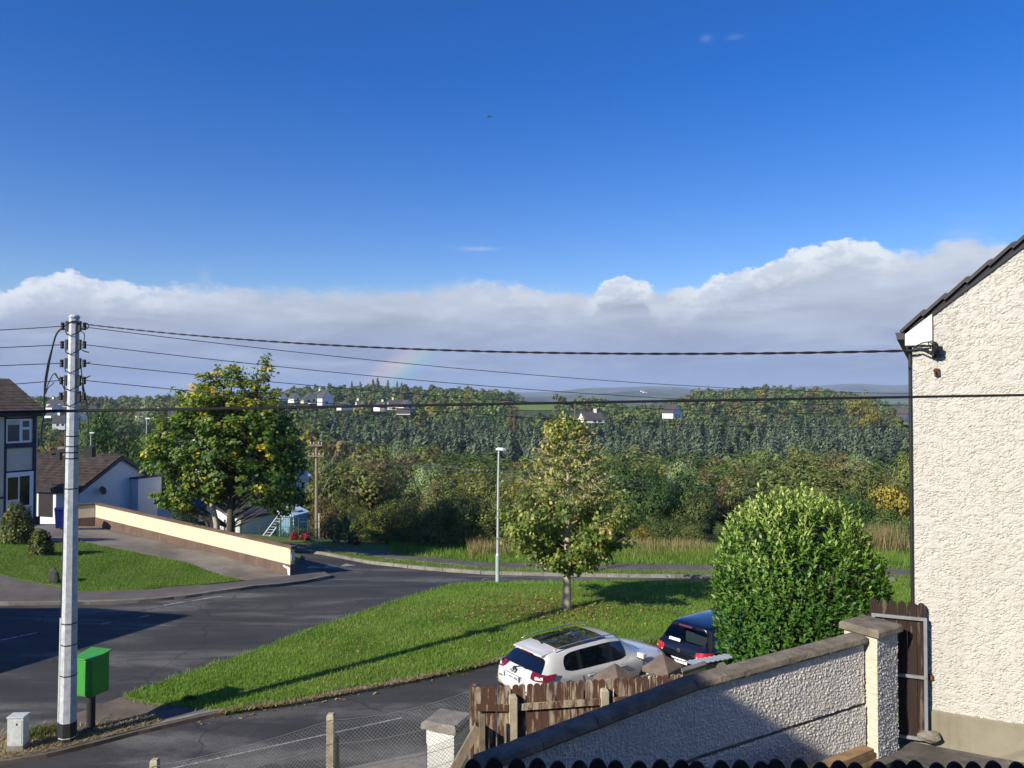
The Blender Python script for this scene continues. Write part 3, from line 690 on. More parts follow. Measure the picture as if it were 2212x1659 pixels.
kerb('corner_kerb', pave_front[1:], 0.115, M['kerb_concrete'], inward=1, maxn=60)
kerb('front_kerb', nk[:12], 0.11, M['kerb_concrete'], inward=-1, maxn=40)

# --- painted marks
def paint(name, quads, off=0.006):
    mb = MB()
    for q in quads:
        mb.add([(p.x, p.y, Hs(p.x, p.y) + off) for p in q], [tuple(range(len(q)))])
    o = mb.build(name, M['road_paint']); o['kind'] = 'structure'; return o
def line_quads(px0, px1, w, dash=None, gap=0.0, sub=1.0):
    a = G(*px0); b = G(*px1); d = b - a; d.z = 0; L_ = d.length; d.normalize(); n = Vector((-d.y, d.x, 0)) * w / 2; q = []; s = 0.0; dash = dash or sub
    while s < L_:
        e = min(s + dash, L_); p0 = a + d * s; p1 = a + d * e; q.append([p0 - n, p1 - n, p1 + n, p0 + n]); s = e + gap
    return q
paint('edge_line', line_quads((300, 1676), (867, 1551), 0.055))
paint('centre_line', line_quads((-60, 1396), (80, 1367), 0.10) + line_quads((218, 1349), (240, 1344), 0.10) + line_quads((300, 1334), (322, 1330), 0.10) + line_quads((353, 1308), (400, 1300), 0.10) + line_quads((415, 1298), (478, 1288), 0.10), 0.007)
paint('hump_marking', [[G(659, 1229), G(694, 1228), G(672, 1222.5)], [G(697, 1228), G(732, 1226), G(709, 1220.5)], [G(734, 1225), G(769, 1222), G(746, 1218)]], 0.02)
paint('road_mark', line_quads((1040, 1254), (1047, 1250), 0.07) + line_quads((1047, 1250), (1056, 1251), 0.07), 0.007)
# stripe of paler concrete down the driveway, dark gutter crack in it
q = line_quads((225, 1140), (600, 1232), 0.10)
mb = MB()
for k in line_quads((190, 1143), (330, 1166), 0.09): mb.add([(p.x, p.y, Hs(p.x, p.y) + 0.112) for p in k], [(0, 1, 2, 3)])
o = mb.build('driveway_joint', M['concrete']); o['kind'] = 'structure'

# ------------------------------------------------------------------ grass blades, litter
def blades(name, pts, z, h, w, mat, tint, lean=0.5, kind='stuff'):
    n = len(pts); az = RNG.uniform(0, 2 * PI, n); hh = h * RNG.uniform(0.35, 1.4, n); ln = hh * lean * RNG.uniform(0.2, 1.0, n); la = RNG.uniform(0, 2 * PI, n)
    dx, dy = np.cos(az) * w / 2, np.sin(az) * w / 2
    b0 = np.column_stack([pts[:, 0] - dx, pts[:, 1] - dy, z - 0.01]); b1 = np.column_stack([pts[:, 0] + dx, pts[:, 1] + dy, z - 0.01])
    t = np.column_stack([pts[:, 0] + ln * np.cos(la), pts[:, 1] + ln * np.sin(la), z + hh])
    V = np.stack([b0, b1, t], 1).reshape(-1, 3); Fq = np.arange(3 * n).reshape(-1, 3)
    o = bpy.data.objects.new(name, np_mesh(name, V, Fq, mat, False, tint)); link(o); o['kind'] = kind; return o
def scatter(poly, n, keep=None):
    xs = [p[0] for p in poly]; ys = [p[1] for p in poly]; out = []
    tot = 0
    while tot < n:
        g = np.column_stack([RNG.uniform(min(xs), max(xs), n), RNG.uniform(min(ys), max(ys), n)]); g = g[in_poly(g, poly)]
        if keep is not None: g = g[keep(g)]
        out.append(g); tot += len(g)
        if len(out) > 40: break
    return np.vstack(out)[:n]
def vn(pts, s, k=0):
    return np.array([mnoise.noise(Vector((p[0] * s, p[1] * s, k))) for p in pts])
vis = lambda g: (g[:, 0] / g[:, 1] < 0.60) & (g[:, 0] / g[:, 1] > -0.72)
# more blades where the lawn is close
pl = scatter(lawn_poly_j, 150000, vis)
pl = pl[RNG.uniform(0, 1, len(pl)) < np.clip((17.5 / pl[:, 1]) ** 1.6 * 1.1, 0.25, 1)]
o = blades('lawn_grass', pl, lawn_z(pl), 0.075, 0.022, M['grass_blade'], np.clip(0.5 + 0.35 * vn(pl, 0.8) + RNG.normal(0, 0.2, len(pl)), 0, 1))
tag(o, 'short mown grass of the lawn between the two roads', 'grass')
# ragged edge of longer grass
eb = np.array(densify(lawn_poly, 0.012)); eb = eb[vis(eb)] + RNG.normal(0, 0.07, (int(vis(eb).sum()), 2))
o = blades('edge_grass', eb, H(eb[:, 0], eb[:, 1]) + 0.09, 0.11, 0.02, M['grass_blade'], RNG.uniform(0.2, 0.95, len(eb)), 0.8)
tag(o, 'longer untrimmed grass along the lawn edge', 'grass')
pg = scatter(garden_poly, 26000, lambda g: vis(g))
o = blades('garden_grass', pg, H(pg[:, 0], pg[:, 1]) + 0.12, 0.07, 0.025, M['grass_blade'], np.clip(0.35 + 0.3 * vn(pg, 0.7) + RNG.normal(0, 0.18, len(pg)), 0, 1))
tag(o, 'short grass of the front garden left of the driveway', 'grass')
pv = scatter(verge_poly, 60000, lambda g: vis(g) & (g[:, 1] < 47))
path_far = np.interp(pv[:, 0], [p[0] for p in far_kerb], [p[1] for p in far_kerb])
dv = pv[:, 1] - path_far
def px_of(pts, z):
    d = pts[:, 1] * _cp + (z - CAMZ) * _sp; return CX + F * pts[:, 0] / d, CY - F * (-pts[:, 1] * _sp + (z - CAMZ) * _cp) / d
zv = H(pv[:, 0], pv[:, 1]) + 0.11
qx, qy = px_of(pv, zv)
pcy = np.interp(qx, [500, 628, 772, 838, 976, 1046, 1300, 1536, 1970], [1166, 1179, 1190, 1199, 1213, 1219, 1223, 1226, 1235])
m = (np.abs(qy - pcy) > 3.8) & ((qy > pcy) | (qx > 840)); pv, zv, qy2, pcy2 = pv[m], zv[m], qy[m], pcy[m]
hgt = np.where(qy2 < pcy2, 0.22, 0.09) * np.where(qy2 < pcy2 - 8, 1.5, 1)
o = blades('verge_grass', pv, zv, hgt, 0.03, M['grass_blade'], np.clip(0.45 + 0.3 * vn(pv, 0.6) + RNG.normal(0, 0.2, len(pv)), 0, 1))
tag(o, 'rough grass on the verge beyond the far road', 'grass')
# tall dry grass and reeds at the foot of the wood
def dry_patch(name, x0, x1, py, h, n, dz, label, mat='dry_grass', wd=0.04):
    pts = []
    for _ in range(n):
        px = random.uniform(x0, x1); c = G(px, py + random.uniform(-4, 4), 0.1); pts.append((c.x, c.y + random.uniform(0, dz)))
    pts = np.array(pts); z = H(pts[:, 0], pts[:, 1]) + 0.1
    o = blades(name, pts, z, h, wd, M[mat], np.clip(RNG.normal(0.55, 0.25, len(pts)), 0, 1), 0.35)
    return tag(o, label, 'grass')
dry_patch('dry_grass', 1010, 1100, 1205, 0.75, 900, 2.0, 'pale dry grass clump at the hedge foot by the lamp post')
dry_patch('tall_grass', 1370, 1545, 1194, 0.58, 1700, 4.0, 'straw coloured tall grass behind the path by the crossing')
dry_patch('reed_grass', 1890, 1975, 1197, 1.25, 1700, 3.0, 'brown dry reeds beside the pale gable wall')
dry_patch('long_grass', 1180, 1560, 1209, 0.34, 3000, 2.4, 'long grass edging the path behind the small tree', 'shrub_leaf', 0.03)
# straw and weeds on the paved tip
st = []
for _ in range(5200):
    px = random.uniform(-10, 345); f = px / 345
    yb = np.interp(px, [0, 100, 200, 300, 345], [1641, 1624, 1600, 1575, 1560]); st.append(XY(G(px, yb - abs(random.gauss(0, 1)) * (26 - 18 * f) - 1, 0.09)))
st = np.array(st); zs = H(st[:, 0], st[:, 1]) + 0.09
o = blades('dry_straw', st, zs, 0.06, 0.025, M['straw'], RNG.uniform(0, 1, len(st)), 2.2); tag(o, 'dead straw coloured grass along the kerb at the pole foot', 'grass')
wd = []
for _ in range(2600):
    c = random.choice([(100, 1580, 22, 6), (75, 1590, 16, 5), (128, 1577, 14, 5), (410, 1513, 10, 2), (55, 1593, 10, 4)]); wd.append(XY(G(random.gauss(c[0], c[2] * .6), random.gauss(c[1], c[3] * .6), 0.09)))
wd = np.array(wd); o = blades('weeds', wd, H(wd[:, 0], wd[:, 1]) + 0.09, 0.10, 0.035, M['shrub_leaf'], RNG.uniform(0.1, 0.7, len(wd)), 0.9); tag(o, 'green weeds on the paved tip between the cabinet and pole', 'weeds')
# grass tuft at the low white pillar
tf = np.array([(-0.75 + random.gauss(0, 0.32), 10.55 + random.gauss(0, 0.25)) for _ in range(1800)])
TUFT_PTS = tf
def flakes(name, pts, z, s, mat, tint, label, cat):
    n = len(pts); az = RNG.uniform(0, 2 * PI, n); tl = RNG.uniform(-.5, .5, (n, 2)); ss = s * RNG.uniform(.6, 1.4, n)
    c = np.column_stack([pts, z]); a = np.column_stack([np.cos(az), np.sin(az), tl[:, 0]]) * ss[:, None] * .6; b = np.column_stack([-np.sin(az), np.cos(az), tl[:, 1]]) * ss[:, None] * .4
    V = np.stack([c - a, c - b, c + a, c + b], 1).reshape(-1, 3)
    o = bpy.data.objects.new(name, np_mesh(name, V, np.arange(4 * n).reshape(-1, 4), mat, False, tint)); link(o); o['kind'] = 'stuff'; return tag(o, label, cat)
lt = []
while len(lt) < 2000:
    px = random.gauss(1180, 110); py = random.gauss(1312, 17)
    if random.random() < 0.14: px = random.uniform(700, 1500); py = random.uniform(1290, 1440)
    if py < 1275: continue
    c = G(px, py, 0.25)
    lt.append((c.x, c.y))
lt = np.array(lt); lt = lt[in_poly(lt, lawn_poly)]
flakes('fallen_leaves', lt, lawn_z(lt) + 0.07, 0.062, M['litter'], RNG.uniform(0, 1, len(lt)), 'brown and yellow leaves fallen under the small lawn tree', 'leaves')
lr = np.array([XY(G(random.uniform(420, 1080), 0 + 0, 0)) if False else XY(G(px, np.interp(px, [400, 640, 900, 1080], [1560, 1516, 1466, 1428]) + random.uniform(2, 16), 0)) for px in RNG.uniform(420, 1080, 46)])
flakes('road_litter', lr, H(lr[:, 0], lr[:, 1]) + 0.02, 0.09, M['litter'], RNG.uniform(0.6, 1, len(lr)), 'pale leaf scraps lying in the gutter of the near road', 'leaves')
tw = np.array([XY(G(px, np.interp(px, [380, 500, 640, 900, 1080], [1558, 1533, 1513, 1463, 1424]) + random.gauss(1, 1.8), 0.1)) for px in RNG.uniform(470, 1080, 2600)])
o = blades('kerb_straw', tw, H(tw[:, 0], tw[:, 1]) + 0.1, 0.05, 0.02, M['straw'], RNG.uniform(0, .9, len(tw)), 2.0); tag(o, 'dead grass clippings caught along the near kerb', 'grass')

# far hills seen through the gap
def far_hills():
    for nm, d, prof, seed in (('far_hill', 5200, [(900, 852), (1200, 846), (1255, 838), (1330, 836), (1400, 833), (1450, 835), (1520, 840), (1700, 836), (1790, 832), (1850, 828), (1930, 830), (2050, 828), (2400, 840), (2900, 850)], 1),
                              ('low_hill', 3300, [(700, 858), (1180, 856), (1290, 850), (1340, 847), (1420, 843), (1500, 848), (1650, 856), (1770, 852), (1900, 846), (1990, 843), (2300, 850), (2900, 858)], 2)):
        nx, nd = 160, 26; V = []
        pxs = np.linspace(600, 3000, nx)
        top = np.interp(pxs, [p[0] for p in prof], [p[1] for p in prof])
        for j in range(nd):
            t = j / (nd - 1); s = math.sin(PI * 0.5 * min(t / 0.7, 1)) if t < .7 else math.cos(PI * 0.5 * (t - .7) / .3)
            for i in range(nx):
                dd = d * (0.72 + 0.48 * t); px = pxs[i]
                zt = CAMZ + (862 - top[i]) / F * d * 1.0
                x = (px - CX) / F * dd
                zz = -22 + (zt + 22) * max(s, 0) * 1.0 + 9 * mnoise.noise(Vector((x / 420, dd / 420, seed))) * s
                V.append((x, dd, zz))
        V = np.array(V); i, j = np.meshgrid(np.arange(nd - 1), np.arange(nx - 1), indexing='ij'); a = (i * nx + j).ravel()
        o = bpy.data.objects.new(nm, np_mesh(nm, V, np.column_stack([a, a + 1, a + nx + 1, a + nx]), M['hill_fields'], True)); link(o); o['kind'] = 'structure'
t = newmat('hill_fields', 0.95, 0.1); p = t.pos()
v = t.n('ShaderNodeTexVoronoi'); t.L.new(t.mapping(p, (1 / 170, 1 / 320, 0)), v.inputs['Vector']); v.inputs['Scale'].default_value = 1.0
vc = t.n('ShaderNodeSeparateColor'); t.L.new(v.outputs['Color'], vc.inputs[0])
t.color(t.ramp(vc.outputs[0], [(0.2, (0.022, 0.034, 0.012)), (0.45, (0.075, 0.10, 0.03)), (0.7, (0.12, 0.14, 0.05)), (1.0, (0.05, 0.06, 0.025))])); M['hill_fields'] = t.m
far_hills()
# ------------------------------------------------------------------ right-hand house with roughcast gable
_PERM = np.random.default_rng(99).permutation(4096)
def pn2(x, y, seed=0):
    """gradient noise on arrays"""
    xi = np.floor(x).astype(int); yi = np.floor(y).astype(int); fx = x - xi; fy = y - yi
    u = fx * fx * fx * (fx * (fx * 6 - 15) + 10); v = fy * fy * fy * (fy * (fy * 6 - 15) + 10)
    def g(i, j):
        h = _PERM[(_PERM[(i + seed * 57) & 4095] + j) & 4095] * (2 * PI / 4096); return np.cos(h) * (fx - (i - xi)) + np.sin(h) * (fy - (j - yi))
    a = g(xi, yi); b = g(xi + 1, yi); c = g(xi, yi + 1); d = g(xi + 1, yi + 1)
    return (a + (b - a) * u) * (1 - v) + (c + (d - c) * u) * v
def harl(s, z, seed, amp):
    """thrown pebble render: rounded lumps with deep gaps between them"""
    w = 0.35 * pn2(s * 9, z * 9, seed + 9)
    n1 = pn2(s * 32 + w, z * 27 + w, seed); n2 = pn2(s * 58, z * 52, seed + 3); n3 = pn2(s * 3, z * 3, seed + 5)
    return amp * (1.5 * np.abs(n1) + .5 * n2 + .35 * n3 - 0.35)
def worm(s, z, seed, amp):
    """dashed cream render: nearly level skin broken by short curling cracks"""
    w = 0.5 * pn2(s * 5, z * 5, seed + 9)
    n1 = pn2(s * 16 + w, z * 29 + w, seed); n2 = pn2(s * 8 + 7, z * 9, seed + 3); n3 = pn2(s * 38, z * 38, seed + 5)
    cut = np.exp(-(n1 / 0.075) ** 2) * np.clip((n2 + 0.20) / 0.2, 0, 1)
    return amp * (0.35 * n3 + 0.5 * np.clip(pn2(s * 16, z * 22, seed + 6), -.5, .5) - 1.55 * cut)
def rough_grid(name, o, u, hfun, L_, nrm, du, amp, fn, mat, parent, seed=0):
    """displaced plaster sheet in the plane o + u*s + z; hfun(s) -> (z0, z1)"""
    o = Vector(o); u = Vector(u).normalized(); nrm = Vector(nrm).normalized()
    ns = int(L_ / du) + 1; ss = np.linspace(0, L_, ns + 1); z0 = np.array([hfun(s)[0] for s in ss]); z1 = np.array([hfun(s)[1] for s in ss]); nz = int(np.max(z1 - z0) / du) + 1
    t = np.linspace(0, 1, nz + 1)[:, None]; Z = z0[None, :] + (z1 - z0)[None, :] * t; S = np.repeat(ss[None, :], nz + 1, 0)
    D = fn(S + o.x * 3.1, Z, seed, amp)
    V = np.stack([o.x + u.x * S + nrm.x * D, o.y + u.y * S + nrm.y * D, Z], -1).reshape(-1, 3)
    w = ns + 1; flip = u.cross(Vector((0, 0, 1))).dot(nrm) < 0
    i, j = np.meshgrid(np.arange(ns), np.arange(nz)); a = (j * w + i).ravel(); Fq = np.column_stack([a, a + 1, a + w + 1, a + w])
    if flip: Fq = Fq[:, ::-1]
    ob = bpy.data.objects.new(name, np_mesh(name, V, Fq, mat, True)); link(ob, parent); return ob
def house_right():
    root = thing('gable_house', 'two storey house with pale pebble dashed gable wall filling the right edge', 'house', (0, 0, 0))
    D = 10.7; c = P(1972, 862, D); Cx = Vector((c.x, c.y, 0)); u = Vector((0.88, -0.475, 0)).normalized(); v = Vector((-u.y, u.x, 0)); nrm = -v
    zb = -0.2; rake0 = 5.50; sl_ = 0.80
    zpl = zb + 0.47
    rough_grid('wall', Cx, u, lambda s: (zpl, rake0 + sl_ * s if s < 3.6 else rake0 + sl_ * (7.2 - s)), 2.5, nrm, 0.0095, 0.0145, worm, M['gable_roughcast'], root, 3)
    rough_grid('wall', Cx + u * 2.5, u, lambda s: (zpl, rake0 + sl_ * (s + 2.5) if s < 1.1 else rake0 + sl_ * (4.7 - s)), 4.7, nrm, 0.04, 0.012, worm, M['gable_roughcast'], root, 4)
    # masonry body behind the plaster
    mb = MB(); prof = [(0.0, zb - 1.5), (7.2, zb - 1.5), (7.2, rake0), (3.6, rake0 + sl_ * 3.6), (0.0, rake0)]
    mb.extrude([Cx + u * s + v * 0.04 + Vector((0, 0, z)) for s, z in prof], v * 8.5); mb.build('masonry', M['grey_render'], root)
    # plinth: a plain painted band standing 15 mm proud with a weathered top
    pl = MB(); a = [(-0.015, zb - .3), (-0.015, zpl - 0.015), (0.03, zpl + .012), (0.06, zpl + .012), (0.06, zb - .3)]
    pl.extrude([Cx + u * -0.03 + v * (q[0] - 0.015) + Vector((0, 0, q[1])) for q in a], u * 7.26); pl.build('plinth', M['plinth_render'], root)
    # soffit box end at the eave
    sb = MB(); zs = 5.24
    box = [(-0.09, zs), (0.245, zs), (0.245, rake0 + sl_ * 0.245 - 0.03), (-0.09, rake0 - sl_ * 0.09 - 0.03)]
    sb.extrude([Cx + u * s + nrm * 0.045 + Vector((0, 0, z)) for s, z in box], v * 8.5); sb.build('soffit_box', M['white_paint'], root, bevel=0.004)
    # gutter with its square end
    g = MB(); gp = [(-0.27, zs + 0.19), (-0.13, zs + 0.19), (-0.13, zs + 0.10), (-0.21, zs + 0.10)]
    gp = [(-0.095, zs + 0.185), (-0.215, zs + 0.185), (-0.20, zs + 0.15), (-0.19, zs + 0.085), (-0.095, zs + 0.085)]
    g.extrude([Cx + u * s + nrm * 0.05 + Vector((0, 0, z)) for s, z in gp], v * 8.6); g.build('gutter', M['slate'], root, bevel=0.004)
    dp = MB(); dp.tube([Cx + u * -0.035 + v * 0.30 + Vector((0, 0, z)) for z in (zs, 2, zb)], 0.024, 8); dp.build('downpipe', M['black_plastic'], root)
    # roof: slab plus verge tiles stepping up the rake
    ang = math.atan(sl_); ru = (u * math.cos(ang) + Vector((0, 0, math.sin(ang)))).normalized(); rn = (Vector((0, 0, math.cos(ang))) - u * math.sin(ang))
    base = Cx + Vector((0, 0, rake0)) + ru * -0.06 + rn * 0.0
    rs = MB(); pts = [base + nrm * 0.03, base + ru * 4.9 + nrm * 0.03, base + ru * 4.9 + v * 8.6, base + v * 8.6]
    rs.extrude([p for p in pts], rn * 0.022)
    ru2 = (-u * math.cos(ang) + Vector((0, 0, math.sin(ang)))); far = Cx + u * 7.5 + Vector((0, 0, rake0 - 0.24))
    rn2 = (Vector((0, 0, math.cos(ang))) + u * math.sin(ang))
    rs.extrude([far + nrm * 0.03, far + ru2 * 4.95 + nrm * 0.03, far + ru2 * 4.95 + v * 8.6, far + v * 8.6], rn2 * 0.022); rs.build('roof_underlay', M['black_plastic'], root)
    R = Matrix((ru, v, rn)).transposed()
    L_ = 0.335; W = 0.30
    me = None
    tm = MB(); t = math.radians(4.2); Rt = Matrix.Rotation(t, 3, 'Y')
    tm.box((0, 0, 0.0), (0.42, 0.295, 0.028)); tm.box((0, 0.07, 0.022), (0.42, 0.09, 0.03))
    me = tm.mesh('roof_tile', M['dark_slate'])
    for i in range(14):
        for j in range(3):
            ob = bpy.data.objects.new('roof_tile', me); link(ob, root)
            p = base + ru * (0.12 + L_ * i) + nrm * (0.05) + v * (0.12 + j * W) + rn * 0.052
            ob.matrix_local = Matrix.Translation(p) @ (R @ Matrix.Rotation(math.radians(-5), 3, 'Y')).to_4x4()
    rest = MB(); rest.extrude([base + v * 0.92 + rn * 0.025, base + ru * 4.85 + v * 0.92 + rn * .025, base + ru * 4.85 + v * 8.7 + rn * .025, base + v * 8.7 + rn * .025], rn * 0.04); rest.build('roof_slope', M['dark_slate'], root)
    vb = MB(); vb.extrude([base + ru * 0.02 + nrm * 0.024 + rn * -0.05, base + ru * 4.7 + nrm * 0.024 + rn * -0.05, base + ru * 4.7 + nrm * 0.024 + rn * -0.002, base + ru * 0.02 + nrm * 0.024 + rn * -0.002], v * 0.04)
    vb.build('verge_board', M['black_plastic'], root)
    # cable bracket with clamp and tails
    def onwall(px, py, out=0.0):
        r = ray(px, py); w0 = Cx + Vector((0, 0, 0)) + nrm * out - Vector((0, 0, CAMZ)); t_ = w0.dot(nrm) / r.dot(nrm); return Vector((0, 0, CAMZ)) + r * t_
    br = MB(); b0 = onwall(2022, 752, 0.02); b1 = onwall(2022, 752, 0.24)
    br.tube([b0, b1], 0.014, 6); br.box(onwall(2018, 756, 0.03), (0.06, 0.06, 0.22), Matrix((u, v, Vector((0, 0, 1)))).transposed())
    br.tube([b1, onwall(2012, 760, 0.2), onwall(2001, 758, 0.16), onwall(1985, 755, 0.10)], 0.012, 5)
    br.tube([onwall(1975, 749, 0.08), onwall(1992, 741, 0.12), onwall(2006, 738, 0.14), onwall(2018, 745, 0.16), b1], 0.009, 5)
    br.tube([onwall(2010, 752, .12), onwall(2005, 741, .13), onwall(2012, 736, .14), onwall(2020, 740, .14), onwall(2027, 752, .12)], 0.009, 5)
    br.tube([onwall(1972, 752, 0.05), onwall(1990, 752, .06), onwall(2008, 760, 0.05), onwall(2026, 766, 0.03)], 0.011, 5)
    br.box(onwall(1994, 747, 0.1), (0.05, 0.04, 0.035)); br.box(onwall(2024, 758, 0.12), (0.09, 0.07, 0.08)); br.box(onwall(2030, 752, 0.09), (0.05, 0.06, 0.05))
    br.build('cable_bracket', M['cable_black'], root)
    hk = MB(); h0 = onwall(2025, 800, 0.0)
    hk.tube([onwall(2024, 803, 0.0), onwall(2019, 803, 0.12), onwall(2017, 799, 0.13)], 0.012, 5); hk.box(onwall(2024, 804, 0.025), (0.05, 0.05, 0.10)); hk.build('wall_hook', M['rust'], root)
    return root, Cx, u, v, onwall, zb
RH, RHC, RHU, RHV, onwall, YZ = house_right()

# ------------------------------------------------------------------ yard wall, pillar, gate
def yard_wall():
    pts = [(P(1866, 1372, 10.30), ), (P(1500, 1470, 9.10), ), (P(1040, 1645, 7.85), )]
    pts = [p[0] for p in pts]                        # top of the coping
    root = thing('boundary_wall', 'grey roughcast yard wall with concrete coping running down to the picket fence', 'wall')
    for k in range(2):
        a, b = pts[k], pts[k + 1]; d = Vector((b.x - a.x, b.y - a.y, 0)); L_ = d.length; u = d / L_; nrm = Vector((-u.y, u.x, 0))
        if nrm.y > 0: nrm = -nrm
        za, zb = a.z, b.z; top = lambda s: za + (zb - za) * s / L_ - 0.10
        seam = lambda s: za + (zb - za) * s / L_ - 0.10 - 0.80
        rough_grid('upper_render', (a.x, a.y, 0), u, lambda s: (seam(s) + 0.016, top(s)), L_, nrm, 0.0105, 0.021, harl, M['wall_roughcast'], root, 5 + k)
        o2 = Vector((a.x, a.y, 0)) + nrm * 0.02
        rough_grid('lower_render', o2, u, lambda s: (-0.9, seam(s) - 0.012), L_, nrm, 0.0105, 0.021, harl, M['wall_roughcast'], root, 11 + k)
        mb = MB(); mb.extrude([(a.x, a.y, -1.6), (b.x, b.y, -1.6), (b.x, b.y, zb - .10), (a.x, a.y, za - .10)], -nrm * 0.20)
        # set the block core 20 mm back from the plaster
        mb.v = [tuple(Vector(p) - nrm * 0.025) for p in mb.v]; mb.build('core', M['concrete'], root)
        # rounded, weathered coping cast in lengths
        nseg = 4 if k == 0 else 4
        for i in range(nseg):
            s0 = L_ * i / nseg + 0.004; s1 = L_ * (i + 1) / nseg - 0.004; prof = [(0.055, -0.10), (0.065, -0.075), (0.05, -0.02), (0.0, 0.0), (-0.16, 0.0), (-0.21, -0.02), (-0.24, -0.09), (-0.24, -0.10)]
            m2 = MB(); n_ = 14; vs = []
            for q in range(n_ + 1):
                s = s0 + (s1 - s0) * q / n_; zc = za + (zb - za) * s / L_
                for pi, (o_, dz) in enumerate(prof):
                    w_ = 0.012 * mnoise.noise(Vector((s * 5 + i * 9, pi * .8, k * 7))) + 0.006 * mnoise.noise(Vector((s * 16, pi * 1.7, k)))
                    p = Vector((a.x, a.y, 0)) + u * s + nrm * (o_ + w_); vs.append((p.x, p.y, zc + dz + w_))
            m = len(prof); fs = [(q * m + r, q * m + (r + 1) % m, (q + 1) * m + (r + 1) % m, (q + 1) * m + r) for q in range(n_) for r in range(m)]
            fs += [tuple(range(m)), tuple(n_ * m + r for r in range(m - 1, -1, -1))]
            m2.add(vs, fs); m2.build('coping_stone', M['concrete_dark' if k == 1 else 'coping'], root, smooth=False)
    return pts
simple('coping', (0.235, 0.20, 0.15), (0.11, 0.095, 0.075), 4, 0.95, 0.2, bump=0.8, bscale=28, coords='pos', bdist=0.02)
M['concrete_dark'] = M['coping']
WALL = yard_wall()

def pillar():
    cb = PZ(1897, 1640, YZ); ca = Vector((cb.x, cb.y, 0)); zt = CAMZ - (1373 - 862) / F * cb.y
    root = thing('gate_pillar', 'square cream roughcast pillar with flat concrete cap beside the side gate', 'pillar')
    th = math.radians(57); w = 0.47
    ul = Vector((-math.cos(th), math.sin(th), 0)); ur = Vector((math.sin(th), math.cos(th), 0))
    nl = Vector((-math.sin(th), -math.cos(th), 0)); nr = Vector((math.cos(th), -math.sin(th), 0))
    z0, z1 = YZ - 0.15, zt
    body = MB(); body.extrude([ca + p + Vector((0, 0, z0)) for p in (Vector((0, 0.012, 0)), ul * w, ul * w + ur * w, ur * w)], (0, 0, z1 - z0)); 
    body.v = [tuple(Vector(p) + (ul + ur) * 0.012) for p in body.v]; body.build('shaft', M['grey_render'], root)
    rough_grid('left_render', ca, ul, lambda s: (z0, z1), w, nl, 0.014, 0.010, harl, M['combed_render'], root, 21)
    rough_grid('right_render', ca, ur, lambda s: (z0, z1), w, nr, 0.012, 0.030, harl, M['gable_roughcast'], root, 25)
    cp = MB(); cen = ca + (ul + ur) * w / 2; e = w / 2 + 0.055
    ring = lambda k, z: [cen + (ul * sx + ur * sy) * k + Vector((0, 0, z)) for sx, sy in ((-1, -1), (1, -1), (1, 1), (-1, 1))]
    vs = ring(e, z1 - 0.005) + ring(e, z1 + 0.07) + ring(e * .93, z1 + 0.10) + ring(0.02, z1 + 0.115)
    fs = [(3, 2, 1, 0)] + [(4 * k + i, 4 * k + (i + 1) % 4, 4 * k + 4 + (i + 1) % 4, 4 * k + 4 + i) for k in range(3) for i in range(4)] + [(12, 13, 14, 15)]
    cp.add(vs, fs); cp.build('cap', M['coping'], root, bevel=0.012)
    return cb
PIL = pillar()

def scallop(name, w, t, h, mat, parent=None, flat=0.0):
    """board standing on z=0 with a rounded head, w along X, t along Y"""
    n = 9; r = w / 2; pts = [(-r, 0), (r, 0)] + [(r * math.cos(PI * k / n), h - r * 0.8 + r * 0.8 * math.sin(PI * k / n)) for k in range(n + 1)]
    mb = MB(); mb.extrude([(x, -t / 2, z) for x, z in pts], (0, t, 0)); return mb.mesh(name, mat)
def gate():
    root = thing('side_gate', 'dark timber side gate in a galvanised steel frame between pillar and house', 'gate')
    R_ = P(1998, 1335, 10.56); Lf = P(1870, 1370, 10.84)
    R_ = Vector((R_.x, R_.y, 0)); Lf = Vector((Lf.x, Lf.y, 0)); d = (Lf - R_); u = d.normalized(); nrm = Vector((-u.y, u.x, 0))
    if nrm.y > 0: nrm = -nrm
    zb = YZ + 0.10; zt = CAMZ - (1338 - 862) / F * 10.48; zm = CAMZ - (1463 - 862) / F * 10.48; ztop = CAMZ - (1304 - 862) / F * 10.48
    W = 0.64
    fr = MB(); s = 0.042; rot = Matrix((u, nrm, Vector((0, 0, 1)))).transposed()
    for a, b in (((0, zb), (0, zt)), ((W, zb), (W, zt))):
        fr.box(R_ + u * a[0] + nrm * 0.03 + Vector((0, 0, (a[1] + b[1]) / 2)), (s, s, b[1] - a[1] + s), rot)
    for z in (zb, zm, zt): fr.box(R_ + u * W / 2 + nrm * 0.03 + Vector((0, 0, z)), (W - s, s * .96, s), rot)
    fr.build('steel_frame', M['zinc'], root, bevel=0.003)
    bw = 0.118; n = int(W / bw) + 1
    me = scallop('board', bw - 0.006, 0.02, 1.0, M['gate_board'])
    for i in range(n):
        o = bpy.data.objects.new('board', me); link(o, root)
        p = R_ + u * (0.015 + bw * (i + .2)) - nrm * 0.015
        o.location = (p.x, p.y, zb - 0.03); o.rotation_euler = (0, 0, math.atan2(u.y, u.x)); o.scale = (1, 1, ztop - zb + 0.03 + random.uniform(-.012, .012))
    for i in range(3):
        m2 = MB(); z = zb + (zt - zb) * (0.06 + 0.44 * i)
        m2.box(R_ + u * W / 2 + nrm * -0.035 + Vector((0, 0, z)), (W, 0.02, 0.08), rot); m2.build('ledge', M['gate_board'], root)
    lt = MB(); c = onwall(2006, 1462, 0.03); lt.box(c, (0.10, 0.05, 0.06), rot); lt.tube([R_ + nrm * .05 + Vector((0, 0, zm)), c], 0.014, 6); lt.build('latch', M['rust'], root)
    return root
gate()
